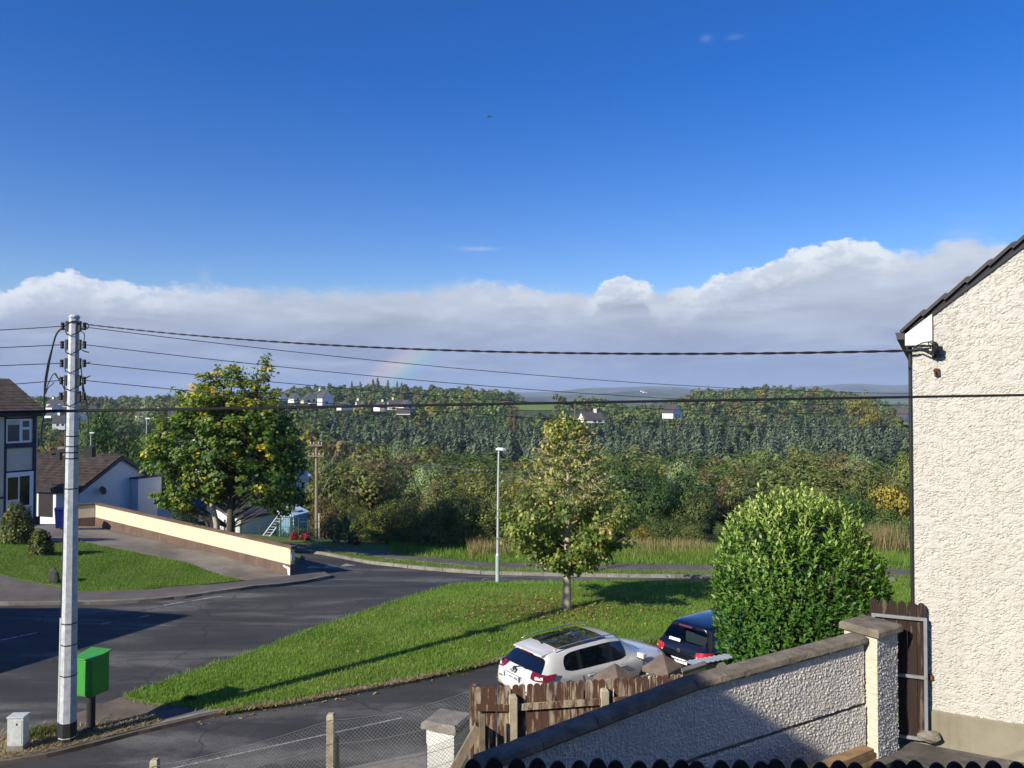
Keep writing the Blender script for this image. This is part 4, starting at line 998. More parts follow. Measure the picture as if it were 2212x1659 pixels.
def yard_bits():
    o = MB(); c = PZ(2009, 1596, YZ + 0.12); bm_ = bmesh.new(); bmesh.ops.create_icosphere(bm_, subdivisions=3, radius=1)
    for v in bm_.verts:
        k = 1 + 0.22 * mnoise.noise(v.co * 1.7); v.co = Vector((v.co.x * 0.155 * k, v.co.y * 0.10 * k, v.co.z * 0.075 * k))
    me = bpy.data.meshes.new('stone'); bm_.to_mesh(me); bm_.free(); me.materials.append(M['rock']); ob = bpy.data.objects.new('stone', me); link(ob); ob.location = c; ob.location.z = YZ + 0.155; ob.rotation_euler = (0, 0, -0.1)
    tag(ob, 'loose stone lying on the yard under the side gate', 'stone')
    # stack of sawn planks against the wall foot
    root = None
    a = P(1876, 1604, 9.5); b = P(1742, 1664, 8.85); d = Vector((b.x - a.x, b.y - a.y, 0)).normalized(); rz = math.atan2(d.y, d.x); z = YZ + 0.11
    names = ['lowest plank of the timber stack by the pillar', 'second plank up in the timber stack by the pillar', 'third plank up in the timber stack by the pillar', 'fourth plank up in the timber stack by the pillar',
             'plank just under the topmost one of the timber stack', 'topmost pale plank of the timber stack by the pillar']
    for i in range(6):
        th = 0.058 if i < 5 else 0.06
        m2 = MB(); m2.box((0, 0, 0), (2.4, 0.17 if i < 5 else 0.15, th)); o = m2.build('plank', M['pine_plank'], None, bevel=0.003)
        c = Vector((a.x, a.y, 0)) + d * (1.2 + random.uniform(-.05, .03)) + Vector((d.y, -d.x, 0)) * random.uniform(-.015, .015)
        z += th / 2; o.location = (c.x, c.y, z); z += th / 2 + 0.004; o.rotation_euler = (0, 0, rz + random.uniform(-.012, .012))
        tag(o, names[i], 'plank', 'planks stacked at the yard wall')
yard_bits()

# ------------------------------------------------------------------ picket fences
def picket_fence():
    root = thing('picket_fence', 'flaking brown picket fence with round headed boards below the parked cars', 'fence')
    d = 10.9; x0 = P(1032, 1480, d).x; ztop0 = P(1032, 1484, d).z; dirv = Vector((0.985, 0.17, 0)).normalized()
    o0 = Vector((x0, d, 0)); sp = 0.1065
    n = 29; h = 1.10
    me = [scallop('picket', 0.098, 0.020, 1.0, M['flaking_fence'])]
    rz = math.atan2(dirv.y, dirv.x)
    ztop = lambda s: ztop0 + 0.0 * s + (0.035 if s < 0 else 0)
    for i in range(n):
        s = sp * i; p = o0 + dirv * s; o = bpy.data.objects.new('picket', me[0]); link(o, root)
        hh = h + random.uniform(-.012, .012); o.location = (p.x, p.y, ztop(s) - hh); o.scale = (random.uniform(.95, 1.02), 1, hh); o.rotation_euler = (0, random.uniform(-.012, .012), rz)
    rot = Matrix.Rotation(rz, 3, 'Z')
    nrm = Vector((dirv.y, -dirv.x, 0))
    for z, lo in ((-0.30, 0), (-1.02, 0)):
        for a, b in ((-0.02, 0.43), (0.55, 1.76), (1.88, 3.0)):
            m2 = MB(); A = o0 + dirv * a + nrm * 0.03; B = o0 + dirv * b + nrm * 0.03
            dz = Vector((0, 0, 0)); A.z = ztop(a) + z; B.z = ztop(b) + z
            m2.extrude([A + Vector((0, 0, -.045)), B + Vector((0, 0, -.045)), B + Vector((0, 0, .045)), A + Vector((0, 0, .045))], nrm * 0.032); m2.build('rail', M['flaking_fence'], root)
    for s in (0.49, 1.82, 3.05):
        m2 = MB(); p = o0 + dirv * s + nrm * 0.055; zt = ztop(s) - 0.145
        m2.box((p.x, p.y, zt - 0.62), (0.105, 0.10, 1.24), rot); m2.box((p.x, p.y, zt + 0.012), (0.10, 0.095, 0.03), rot, taper=0.75); m2.build('post', M['pale_post'], root)
    # end posts by the wire fence
    e = P(1022, 1481, 10.95); m2 = MB(); m2.box((e.x, e.y, e.z - 0.54), (0.085, 0.115, 1.08), rot); m2.build('end_post', M['flaking_fence'], root)
    e2 = P(1041, 1545, 10.6); m2 = MB(); m2.box((e2.x, e2.y, e2.z - 0.6), (0.075, 0.075, 1.2), rot); m2.build('short_post', M['old_wood'], root)
    return o0, e
PF, PFE = picket_fence()
def near_fence():
    root = thing('shaded_fence', 'black shaded picket fence with round heads along the bottom edge', 'fence')
    d0 = 4.45; p0 = P(1072, 1640, d0); p1 = P(2215, 1646, d0 + 0.12); L_ = (p1 - p0).length; u = (p1 - p0); u.z = 0; u.normalize(); rz = math.atan2(u.y, u.x)
    sp = 43.8 / F * d0; me = scallop('picket', sp * 0.90, 0.02, 1.0, M['dark_fence']); n = int(L_ / sp) + 3
    for i in range(-1, n):
        p = p0 + u * sp * i; o = bpy.data.objects.new('picket', me); link(o, root); hh = 1.75 + random.uniform(-.008, .008)
        z = p0.z + (p1.z - p0.z) * i * sp / L_ + random.uniform(-.01, .01)
        o.location = (p.x, p.y, z - hh); o.scale = (random.uniform(.97, 1.02), 1, hh); o.rotation_euler = (0, random.uniform(-.01, .01), rz)
    rot = Matrix.Rotation(rz, 3, 'Z'); mid = p0 + u * (L_ / 2)
    for dz in (-0.35, -1.45):
        m2 = MB(); m2.box((mid.x, mid.y + 0.03 - 0.09, p0.z + dz), (L_ + 0.4, 0.035, 0.09), rot); m2.build('rail', M['dark_fence'], root)
    for i in range(4):
        m2 = MB(); q = p0 + u * (0.1 + i * L_ / 3.2); m2.box((q.x, q.y - 0.14, p0.z - 1.0), (0.09, 0.09, 1.7), rot); m2.build('post', M['dark_fence'], root)
    pw = thing('block_plinth', 'rendered block base wall under the shaded picket fence', 'wall'); m2 = MB()
    m2.box((mid.x, mid.y, (p0.z - 1.75 + YZ) / 2 - .2), (L_ + 1.0, 0.2, p0.z - 1.75 - YZ + .4), rot); m2.build('blockwork', M['concrete'], pw)
near_fence()

# ------------------------------------------------------------------ chain link fence
def chain_fence():
    root = thing('chain_link_fence', 'sagging galvanised chain link fence with one pale concrete post', 'fence')
    tops = [P(1020, 1491, 10.95), P(712, 1556, 10.9), P(330, 1656, 10.6), P(-80, 1778, 10.2)]
    wires = MB()
    def top_at(k, t):
        a, b = tops[k], tops[k + 1]; p = a.lerp(b, t); p.z -= 0.10 * 4 * t * (1 - t) * (0.8 if k == 0 else 0.5); return p
    r = 0.0022
    for k in range(len(tops) - 1):
        a, b = tops[k], tops[k + 1]; L_ = (Vector((b.x, b.y, 0)) - Vector((a.x, a.y, 0))).length
        cell = 0.058; n = int(L_ / cell); hgt = 1.0 if k == 0 else 0.95; m = int(hgt / cell)
        def q(i, j):
            t = min(max(i / n, 0), 1); p = top_at(k, t); jx = 0.006 * mnoise.noise(Vector((i * .5, j * .5, k)))
            bow = 0.10 * math.sin(PI * j / m) * mnoise.noise(Vector((i * 0.12, k * 3, j * .1)))
            return Vector((p.x + jx, p.y + bow * .6 + jx, p.z - j * cell - 0.02 + 0.012 * mnoise.noise(Vector((i * .4, 7, j * .3)))))
        for i in range(-m, n + 1):
            pts1 = [q(i + j, j) for j in range(m + 1) if 0 <= i + j <= n]
            pts2 = [q(i + m - j, j) for j in range(m + 1) if 0 <= i + m - j <= n]
            for pts in (pts1, pts2):
                if len(pts) > 1: wires.tube(pts, r, 3, cap=False)
    o = wires.build('mesh_wire', M['wire'], root); o['kind'] = 'stuff'
    for off in (0.0, -0.33, -0.68):
        m2 = MB()
        pts = [top_at(k, t / 8) + Vector((0, 0, off)) for k in range(len(tops) - 1) for t in range(9)]
        m2.tube(pts, 0.0032, 4); m2.build('line_wire', M['wire'], root)
    for px, py, d in ((712, 1553, 10.9), (330, 1652, 10.6), (-80, 1772, 10.2)):
        c = P(px, py, d); m2 = MB(); m2.box((c.x, c.y + 0.06, c.z - 0.62), (0.10, 0.10, 1.3)); m2.box((c.x, c.y + 0.06, c.z + 0.04), (0.095, 0.095, 0.02), taper=.8); m2.build('post', M['pale_post'], root)
    c = P(727, 1595, 11.0); st_ = MB(); st_.tube([c + Vector((0, 0.05, 0)), c + Vector((0.005, 0.05, -0.5)), c + Vector((-0.01, 0.05, -1.1))], [0.025, 0.035, 0.04], 7); st_.build('old_stake', M['old_wood'], root)
chain_fence()
def low_pillar():
    c0 = P(964, 1566, 11.85); root = thing('low_pillar', 'low white rendered pillar with chipped flat cap behind the wire fence', 'pillar')
    rz = math.radians(-24); rot = Matrix.Rotation(rz, 3, 'Z'); w = 0.48
    b = MB(); b.box((0, 0, -0.75), (w, w, 1.5), rot); b.v = [tuple(Vector(p) + Vector((c0.x, c0.y + .25, c0.z - 0.10))) for p in b.v]; b.build('shaft', M['white_paint'], root)
    cp = MB(); e = 0.30; vs = []
    for z, k in ((-0.10, 1.0), (-0.02, 1.0), (0.02, 0.86)):
        for s in range(24):
            t = 2 * PI * s / 24; x_ = max(-1, min(1, 1.6 * math.cos(t))); y_ = max(-1, min(1, 1.6 * math.sin(t)))
            j = 1 + 0.05 * mnoise.noise(Vector((x_ * 3, y_ * 3, z * 9))); p = rot @ Vector((x_ * e * k * j, y_ * e * k * j, 0)); vs.append((c0.x + p.x, c0.y + .25 + p.y, c0.z + z + 0.015 * mnoise.noise(Vector((x_ * 2, y_ * 2, 4)))))
    fs = [(r_ * 24 + s, r_ * 24 + (s + 1) % 24, (r_ + 1) * 24 + (s + 1) % 24, (r_ + 1) * 24 + s) for r_ in range(2) for s in range(24)] + [tuple(range(23, -1, -1)), tuple(48 + s for s in range(24))]
    cp.add(vs, fs); cp.build('cap', M['concrete'], root)
    # leaning brace timber beside it
    A = P(1034, 1567, 10.75); B = P(985, 1655, 10.45); d = (B - A); m2 = MB(); t1 = d.normalized(); s1 = t1.cross(Vector((0, 1, 0))).normalized() * 0.055; s2 = Vector((0.0, 0.06, 0))
    m2.extrude([A - s1 - s2, A + s1 - s2, A + s1 + s2, A - s1 + s2], d * 1.25); o = m2.build('brace_timber', M['old_wood']); tag(o, 'weathered timber prop leaning diagonally beside the low white pillar', 'timber')
    tz = H(TUFT_PTS[:, 0], TUFT_PTS[:, 1]) + 0.1
    o = blades('grass_tuft', TUFT_PTS, tz, 0.40, 0.012, M['grass_blade'], np.clip(RNG.normal(0.55, .25, len(TUFT_PTS)), 0, 1), 0.9); tag(o, 'tuft of long green grass at the foot of the low white pillar', 'grass')
low_pillar()
# pyramid capped entrance pillars, small gate, slabs and sheet beside them
def entrance():
    for px, py, d, lab in ((1328, 1432, 14.0, 'pyramid capped pillar nearest the white car rear wheel'), (1432, 1412, 14.7, 'pyramid capped pillar between the two parked cars')):
        top = P(px, py, d); root = thing('entrance_pillar', lab, 'pillar', (top.x, top.y, top.z), math.radians(47), 'pyramid capped entrance pillars')
        e = 0.285; cp = MB(); cp.box((0, 0, -0.30), (2 * e, 2 * e, 0.10)); vs = [(-e, -e, -.25), (e, -e, -.25), (e, e, -.25), (-e, e, -.25), (0, 0, 0)]; cp.v = []; cp.f = []
        vs = [(-e, -e, -.33), (e, -e, -.33), (e, e, -.33), (-e, e, -.33), (-e, -e, -.235), (e, -e, -.235), (e, e, -.235), (-e, e, -.235), (0, 0, 0)]
        cp.add(vs, [(3, 2, 1, 0), (0, 1, 5, 4), (1, 2, 6, 5), (2, 3, 7, 6), (3, 0, 4, 7), (4, 5, 8), (5, 6, 8), (6, 7, 8), (7, 4, 8)]); cp.build('cap', M['cap_brick'], root, bevel=0.012)
        sh = MB(); sh.box((0, 0, -1.33), (0.45, 0.45, 2.0)); sh.build('shaft', M['gable_roughcast'], root)
    root = thing('metal_gate', 'low galvanised tube gate between the pyramid capped pillars', 'gate'); a = P(1352, 1470, 14.15); b = P(1410, 1456, 14.5)
    m2 = MB(); m2.tube([a, b], 0.022, 6)
    for t in (0, .3, .55, .8, 1): 
        p = a.lerp(b, t); m2.tube([p, p + Vector((0, 0, -0.9))], 0.014, 5)
    m2.tube([a + Vector((0, 0, -.14)), b + Vector((0, 0, -.14))], 0.018, 6); m2.tube([a + Vector((0, 0, -.9)), b + Vector((0, 0, -.9))], 0.018, 6); m2.build('bars', M['zinc'], root)
    root = thing('garden_wall', 'short garden wall end with a broken concrete coping slab', 'wall'); a = P(1474, 1455, 13.6); b = P(1527, 1438, 14.3)
    m2 = MB(); d = b - a; m2.extrude([a + Vector((0, 0, -.03)), b + Vector((0, 0, -.03)), b + Vector((0, 0, .03)), a + Vector((0, 0, .03))], (0.02, 0.20, 0.0)); m2.build('coping_slab', M['concrete'], root, bevel=0.01)
    m2 = MB(); a2 = a + Vector((0.02, 0.08, -.032)); b2 = b + Vector((0, 0.08, -.032)); m2.extrude([a2 + Vector((0, 0, -1.9)), b2 + Vector((0, 0, -1.9)), b2, a2], (0.04, 0.22, 0)); m2.build('blockwork', M['grey_render'], root)
    # corrugated sheet lying over the wall end
    a = P(1500, 1436, 14.9); b = P(1594, 1419, 15.6); d = b - a; L_ = d.length; u = d.normalized(); w = Vector((-0.14, 0.27, -0.02)); m2 = MB(); n = 36; vs = []
    for r_ in (0, 1):
        for i in range(n + 1):
            p = a + u * (L_ * i / n) + w * r_; vs.append((p.x, p.y, p.z + 0.007 * math.sin(2 * PI * i / 4)))
    k = n + 1; vs += [(x_, y_, z_ - 0.012) for x_, y_, z_ in vs]
    fs = [(i, i + 1, k + i + 1, k + i) for i in range(n)] + [(2 * k + i + 1, 2 * k + i, 3 * k + i, 3 * k + i + 1) for i in range(n)] + [(i + 1, i, 2 * k + i, 2 * k + i + 1) for i in range(n)] + [(k + i, k + i + 1, 3 * k + i + 1, 3 * k + i) for i in range(n)]
    m2.add(vs, fs); o = m2.build('corrugated_sheet', M['corrugated']); tag(o, 'pale corrugated sheet lying on the wall end below the laurel bush', 'metal sheet')
    root = thing('sheet_support', 'concrete block stack carrying the corrugated sheet below the laurel', 'blocks'); c = (a + b) / 2 + w * 0.5
    for i in range(9): m2 = MB(); m2.box((c.x, c.y, c.z - 0.16 - i * 0.222), (0.44, 0.22, 0.215), Matrix.Rotation(0.2 + 0.02 * i, 3, 'Z')); m2.build('block', M['concrete'], root)
entrance()

# ------------------------------------------------------------------ the photographer's own house and the house that shades the road (both outside the frame)
def caster_houses():
    root = thing('own_house', 'house the photograph is taken from with cream walls', 'house')
    m2 = MB(); m2.box((0.2, -5.0, 2.8), (11.4, 9.0, 6.6)); m2.build('wall', M['grey_render'], root)
    m2 = MB(); m2.extrude([(-5.7, 0.0, 6.2), (-5.7, -5.0, 9.0), (-5.7, -10.0, 6.2), (-5.7, -10.0, 6.1), (-5.7, 0.0, 6.1)], (11.8, 0, 0)); m2.build('roof', M['slate'], root)
    m2 = MB(); m2.extrude([(-13.6, -0.2, -1.5), (-5.72, -0.2, -1.5), (-5.72, -0.2, 5.1), (-9.4, -0.2, 9.5), (-13.6, -0.2, 4.5)], (0, -9, 0)); m2.build('caster_wing', M['grey_render'], root)  # unseen wing added, its outline shaped to cast the yard wall's shadow
    root = thing('corner_house', 'two storey house left of the frame whose roof shades the road', 'house')
    m2 = MB(); m2.extrude([(-22.2, 19.7, -2.9), (-22.2, 12.1, -2.9), (-22.2, 12.1, 2.75), (-22.2, 15.9, 5.15), (-22.2, 19.7, 2.75)], (-13, 0, 0)); m2.build('wall', M['grey_render'], root)
    m2 = MB(); m2.extrude([(-22.0, 20.1, 2.55), (-22.0, 15.9, 5.2), (-22.0, 11.7, 2.55), (-22.0, 11.7, 2.67), (-22.0, 15.9, 5.34), (-22.0, 20.1, 2.67)], (-13.5, 0, 0)); m2.build('roof', M['slate'], root)
caster_houses()
# ------------------------------------------------------------------ left-hand house
Z3 = Vector((0, 0, 1))
def plane_hit(px, py, o, n):
    r = ray(px, py); t = (Vector(o) - Vector((0, 0, CAMZ))).dot(n) / r.dot(n); return Vector((0, 0, CAMZ)) + r * t
def tile_mesh(name, mat, w, l):
    """ribbed interlocking roof tile, w across, l up the slope"""
    mb = MB(); xs = [-.5, -.32, -.18, 0.0, .18, .32, .5]; hs = [.048, .006, .0, .052, .0, .006, .048]; vs = []
    for y, dz in ((-l * .62, 0.030), (l * .5, -0.006)):
        for x, h in zip(xs, hs): vs.append((x * w, y, h + dz))
    n = len(xs); vs += [(x * w, -l * .62, -0.006) for x in xs]
    fs = [(i, i + 1, n + i + 1, n + i) for i in range(n - 1)] + [(2 * n + i, 2 * n + i + 1, i + 1, i) for i in range(n - 1)]
    mb.add(vs, fs); return mb.mesh(name, mat)
def tile_roof(root, o, along, up, nrm, cols, rows, w, l, me):
    R = Matrix((along, up, nrm)).transposed().to_4x4()
    for r in range(rows):
        for c in range(cols):
            ob = bpy.data.objects.new('roof_tile', me); link(ob, root)
            p = o + along * (w * (c + .5)) + up * (l * (r + .55)) + nrm * (0.012 + random.uniform(-.004, .006))
            ob.matrix_local = Matrix.Translation(p) @ R @ Matrix.Rotation(random.uniform(-.012, .012), 4, 'Z')
def house_left():
    root = thing('facade_house', 'two storey grey rendered house with white windows cut by the left edge', 'house')
    n = Vector((0.88, -0.47, 0)).normalized(); u = Vector((-0.47, -0.88, 0)).normalized()      # u runs towards us, to the left
    c = P(82, 862, 42.5); Cc = Vector((c.x, c.y, 0)); zb = -2.2; ze = 3.82
    hit = lambda px, py, out=0.0: plane_hit(px, py, Cc + n * out, n)
    mb = MB(); mb.extrude([Cc + Vector((0, 0, zb - .6)), Cc + u * 4.3 + Vector((0, 0, zb - .6)), Cc + u * 4.3 + Vector((0, 0, ze)), Cc + Vector((0, 0, ze))], -n * 6.4); mb.build('wall', M['grey_render'], root)
    mb = MB(); a0 = Cc - n * 6.4; mb.extrude([a0 + Vector((0, 0, zb - .6)), a0 + u * 4.3 + Vector((0, 0, zb - .6)), a0 + u * 4.3 + Vector((0, 0, 2.7)), a0 + Vector((0, 0, 2.7))], -n * 5.2); mb.build('caster_annex', M['grey_render'], root)  # hidden block added behind the house to shade the bungalow's front wall
    rot = Matrix((u, n, Z3)).transposed()
    def slab(name, a, b, mat, out, th, parent=root):
        """panel on the facade between two picture corners, standing out..out+th proud"""
        A = hit(*a); B = hit(*b); c_ = (A + B) / 2 + n * (out + th / 2); w_ = abs((B - A).dot(u)); h_ = abs(B.z - A.z); m2 = MB(); m2.box(c_, (w_, th, h_), rot); return m2.build(name, M[mat], parent)
    slab('vertical_trim', (71, 893), (75.5, 1132), 'blue_trim', 0.0, 0.05); slab('vertical_trim', (10, 893), (12.2, 1132), 'blue_trim', 0.0, 0.03)
    slab('plinth', (75.6, 1116), (86, 1140), 'black_paint', 0.0, 0.02)
    slab('sill_trim', (12.3, 958), (71, 966), 'blue_trim', 0.0, 0.07); slab('head_trim', (12.3, 902.5), (71, 905), 'blue_trim', 0.0, 0.03); slab('band_trim', (12.3, 1018.5), (71, 1021), 'blue_trim', 0.0, 0.03)
    def window(px0, px1, py0, py1, panes, name='window'):
        f = slab(name, (px0, py0), (px1, py1), 'white_upvc', 0.004, 0.05)
        for (a0, b0, a1, b1, mt) in panes: slab('pane', (a0, b0), (a1, b1), mt, 0.056, 0.004, f)
        return f
    w = window(13, 66, 905.5, 957.8, [(15.5, 918, 40.5, 953, 'dark_glass'), (15.5, 908.5, 40.5, 917.5, 'grey_render'), (47.5, 909.5, 62, 922, 'grey_glass'), (47.5, 928, 62, 951, 'grey_glass')])
    w = window(13, 70, 1022, 1118, [(15.5, 1032, 37.5, 1078, 'dark_glass'), (15.5, 1080, 37.5, 1098, 'white_paint'), (41.5, 1029, 62, 1090, 'dark_glass')])
    m2 = MB(); m2.lathe(hit(4, 1075, 0.03), [(0.0, -.05), (0.09, -.04), (0.09, .04), (0, .05)], 10); m2.build('meter_cap', M['black_plastic'], root)
    ang = math.radians(27); up = (-n * math.cos(ang) + Z3 * math.sin(ang)); rn = (Z3 * math.cos(ang) + n * math.sin(ang))
    o = Cc + Vector((0, 0, ze + 0.02)) + n * 0.32 + Z3 * (-0.32 * math.tan(ang) + 0.14) - u * 0.22
    rs = MB(); rs.extrude([o, o + u * 4.7, o + u * 4.7 + up * 4.0, o + up * 4.0], -rn * 0.05); 
    back = o + up * 4.0; up2 = (-n * math.cos(ang) - Z3 * math.sin(ang)); rs.extrude([back, back + u * 4.7, back + u * 4.7 + up2 * 4.0, back + up2 * 4.0], -rn * 0.05); rs.build('roof', M['dark_slate'], root)
    tile_roof(root, o + u * 0.0, u, up, rn, 15, 12, 0.30, 0.335, tile_mesh('roof_tile', M['old_tile'], 0.30, 0.335))
    fb = MB(); fb.extrude([o - rn * .06 + Z3 * -.02, o + u * 4.7 - rn * .06 + Z3 * -.02, o + u * 4.7 + Z3 * -.26, o + Z3 * -.26], -n * 0.3); fb.build('fascia', M['black_plastic'], root)
    gt = MB(); gt.tube([o + n * .05 + Z3 * -.1, o + u * 4.7 + n * .05 + Z3 * -.1], 0.065, 8); gt.build('gutter', M['black_plastic'], root)
    return hit
house_left()

def bungalow():
    root = thing('bungalow', 'low grey bungalow with brown tiled roof behind the cream wall', 'house')
    A = P(172, 1060, 52.0); B = P(338, 1030, 58.5); ze = (A.z + B.z) / 2; A = Vector((A.x, A.y, 0)); B = Vector((B.x, B.y, 0))
    g = (B - A); W = g.length; g.normalize(); w = Vector((-g.y, g.x, 0))
    if w.x > 0: w = -w
    n = -w; mid = (A + B) / 2; za = P(266, 986, mid.y).z; zb = -4.4; L_ = 9.0
    rot = Matrix((g, w, Z3)).transposed()
    mb = MB(); mb.extrude([A + Z3 * zb, B + Z3 * zb, B + Z3 * (ze - .1), mid + Z3 * (za - .1), A + Z3 * (ze - .1)], w * L_); mb.build('wall', M['bungalow_render'], root)
    ang = math.atan2(za - ze, W / 2); oh = 0.25
    for s, nm in ((1, 0), (-1, 1)):
        E = (A if s > 0 else B); up = (g * s * math.cos(ang) + Z3 * math.sin(ang)); rn = (Z3 * math.cos(ang) - g * s * math.sin(ang)); Ls = W / 2 / math.cos(ang)
        o = E + Z3 * ze - up * 0.30 - w * oh; rs = MB(); rs.extrude([o, o + w * (L_ + oh * 2), o + w * (L_ + oh * 2) + up * (Ls + .3), o + up * (Ls + .3)], rn * 0.05); rs.build('roof_slope', M['brown_tile'], root)
        if s > 0: tile_roof(root, o + w * 0.0 + rn * 0.055, w, up, rn, 29, 13, 0.30, 0.335, tile_mesh('roof_tile', M['brown_tile'], 0.30, 0.335))
        bb = MB(); bb.extrude([o + rn * .06, o + up * (Ls + .3) + rn * .06, o + up * (Ls + .3) - rn * .16, o - rn * .16], -w * 0.03); bb.build('barge_board', M['blue_trim'], root)
        fb = MB(); fb.extrude([o + rn * .04, o + w * L_ + rn * .04, o + w * L_ - Z3 * .18, o - Z3 * .18], up * 0.03); fb.build('fascia', M['blue_trim'], root)
    hit = lambda px, py: plane_hit(px, py, A + g * -0.02, g)
    d0 = hit(84, 1041); d1 = hit(113, 1117); m2 = MB(); c_ = (d0 + d1) / 2; m2.box(c_, (0.04, abs((d1 - d0).dot(w)), abs(d1.z - d0.z)), rot); dr = m2.build('door', M['red_door'], root)
    # lean-to against the gable and a dish
    hg = lambda px, py: plane_hit(px, py, A + n * 0.02, n)
    a = hg(282, 1034); b = hg(332, 1104); m2 = MB(); c_ = (a + b) / 2 + n * 0.35; m2.box((c_.x, c_.y, (a.z + zb) / 2), (abs((b - a).dot(g)), 0.7, a.z - zb), rot); lt = m2.build('lean_to', M['bungalow_render'], root)
    m2 = MB(); m2.box((c_.x, c_.y, a.z + 0.05), (abs((b - a).dot(g)) + .2, 0.85, 0.10), rot); m2.build('lean_to_roof', M['slate'], root)
    m2 = MB(); q = hg(214, 1060) + n * 0.25; m2.lathe((0, 0, 0), [(0.0, 0.0), (0.16, 0.02), (0.30, 0.08), (0.30, 0.09), (0.15, 0.04), (0.0, 0.02)], 14); R = (n + Z3 * .35).to_track_quat('Z', 'Y').to_matrix(); m2.v = [tuple(R @ Vector(v) + q) for v in m2.v]; m2.tube([q - n * .25, q], 0.02, 5); m2.build('satellite_dish', M['slate'], root)
    ch = MB(); cpos = mid + w * 5.2 + Z3 * za; ch.box(cpos + Z3 * 0.15, (0.55, 0.8, 0.9), rot); chm = ch.build('chimney', M['concrete_dark'], root)
    m2 = MB(); m2.tube([cpos + Z3 * .6, cpos + Z3 * 1.7], 0.018, 5); m2.tube([cpos + Z3 * 1.6 - g * .5, cpos + Z3 * 1.6 + g * .5], 0.012, 5)
    for k in range(5): m2.tube([cpos + Z3 * 1.6 + g * (-.4 + .2 * k) - w * .2, cpos + Z3 * 1.6 + g * (-.4 + .2 * k) + w * .2], 0.008, 4)
    m2.build('aerial', M['wire'], root)
bungalow()

def cream_wall():
    root = thing('cream_wall', 'long cream boundary wall with dark brown base rising up the driveway', 'wall')
    A = wallA.copy(); B = wallB.copy(); th = 0.23
    zta = P(627, 1184, A.y).z; ztb = P(206, 1090, B.y).z; zma = P(627, 1220, A.y).z; zmb = P(206, 1117, B.y).z
    A2, B2 = Vector((A.x, A.y, 0)), Vector((B.x, B.y, 0)); d = (B2 - A2).normalized(); n = Vector((-d.y, d.x, 0)); 
    if n.y < 0: n = -n
    def seg(P0, P1, z00, z01, z10, z11, off, t, name, mat):
        m2 = MB(); m2.extrude([P0 + n_ * off + Z3 * z00, P1 + n_ * off + Z3 * z10, P1 + n_ * off + Z3 * z11, P0 + n_ * off + Z3 * z01], n_ * t); return m2.build(name, M[mat], root)
    n_ = n
    seg(A2, B2, zma, zta, zmb, ztb, 0.0, th, 'cream_band', 'cream_render'); seg(A2 + d * -.004, B2, A.z - .35, zma, B.z - .35, zmb, -0.012, th + .02, 'brown_base', 'brown_render')
    # chipped render at the road end
    m2 = MB(); e0 = A2 - n * 0.016; z_ = P(627, 1225, A.y).z
    m2.extrude([e0 + Z3 * (z_ - .02), e0 + d * 0.45 + Z3 * (z_ + .06), e0 + d * 0.40 + Z3 * (z_ - .03), e0 + d * 0.18 + Z3 * (z_ - .10), e0 + d * 0.10 + Z3 * (z_ - .5), e0 + Z3 * (z_ - .55)], -n * 0.003); m2.build('bare_patch', M['white_paint'], root)
    L_ = (B2 - A2).length; k = 13
    for i in range(k):
        s0, s1 = L_ * i / k + .004, L_ * (i + 1) / k - .004; za_ = zta + (ztb - zta) * s0 / L_; zb_ = zta + (ztb - zta) * s1 / L_
        m2 = MB(); prof = [(-0.05, 0.0), (-0.05, 0.05), (th / 2, 0.10), (th + .05, 0.05), (th + .05, 0)]
        m2.add([tuple(A2 + d * s0 + n * o_ + Z3 * (za_ + z_)) for o_, z_ in prof] + [tuple(A2 + d * s1 + n * o_ + Z3 * (zb_ + z_)) for o_, z_ in prof], [(4, 3, 2, 1, 0), (5, 6, 7, 8, 9)] + [(j, (j + 1) % 5, 5 + (j + 1) % 5, 5 + j) for j in range(5)])
        m2.build('coping_stone', M['brown_render'], root)
    # end scroll, dark end face and notice plate
    m2 = MB(); c = A2 + n * th / 2 - d * 0.03 + Z3 * (zta + 0.02); m2.tube([c - n * 0.17, c + n * 0.17], 0.075, 12); m2.build('coping_end', M['brown_render'], root)
    pl = MB(); c = A2 - d * 0.035 + n * (th * .55) + Z3 * (P(630, 1205, A.y).z); rot = Matrix((n, d, Z3)).transposed(); pl.box(c, (0.20, 0.012, 0.28), rot); pl.build('notice_plate', M['white_paint'], root)
    # short return at the top of the drive
    C2 = P(150, 1130, B.y - 0.6); C2 = Vector((C2.x, C2.y, 0)); d2 = (C2 - B2).normalized(); n_ = Vector((-d2.y, d2.x, 0)); n_ = n_ if n_.y > 0 else -n_
    zt = ztb - .01
    seg(B2 + d * .05, C2, zmb, zt, zmb, zt, 0.004, th, 'return_band', 'cream_render'); seg(B2 + d * .05, C2, B.z - .35, zmb, B.z - .35, zmb, -0.008, th + .02, 'return_base', 'brown_render'); seg(B2 + d * .05, C2, zt, zt + .08, zt, zt + .08, -0.05, th + .1, 'return_coping', 'brown_render')
cream_wall()

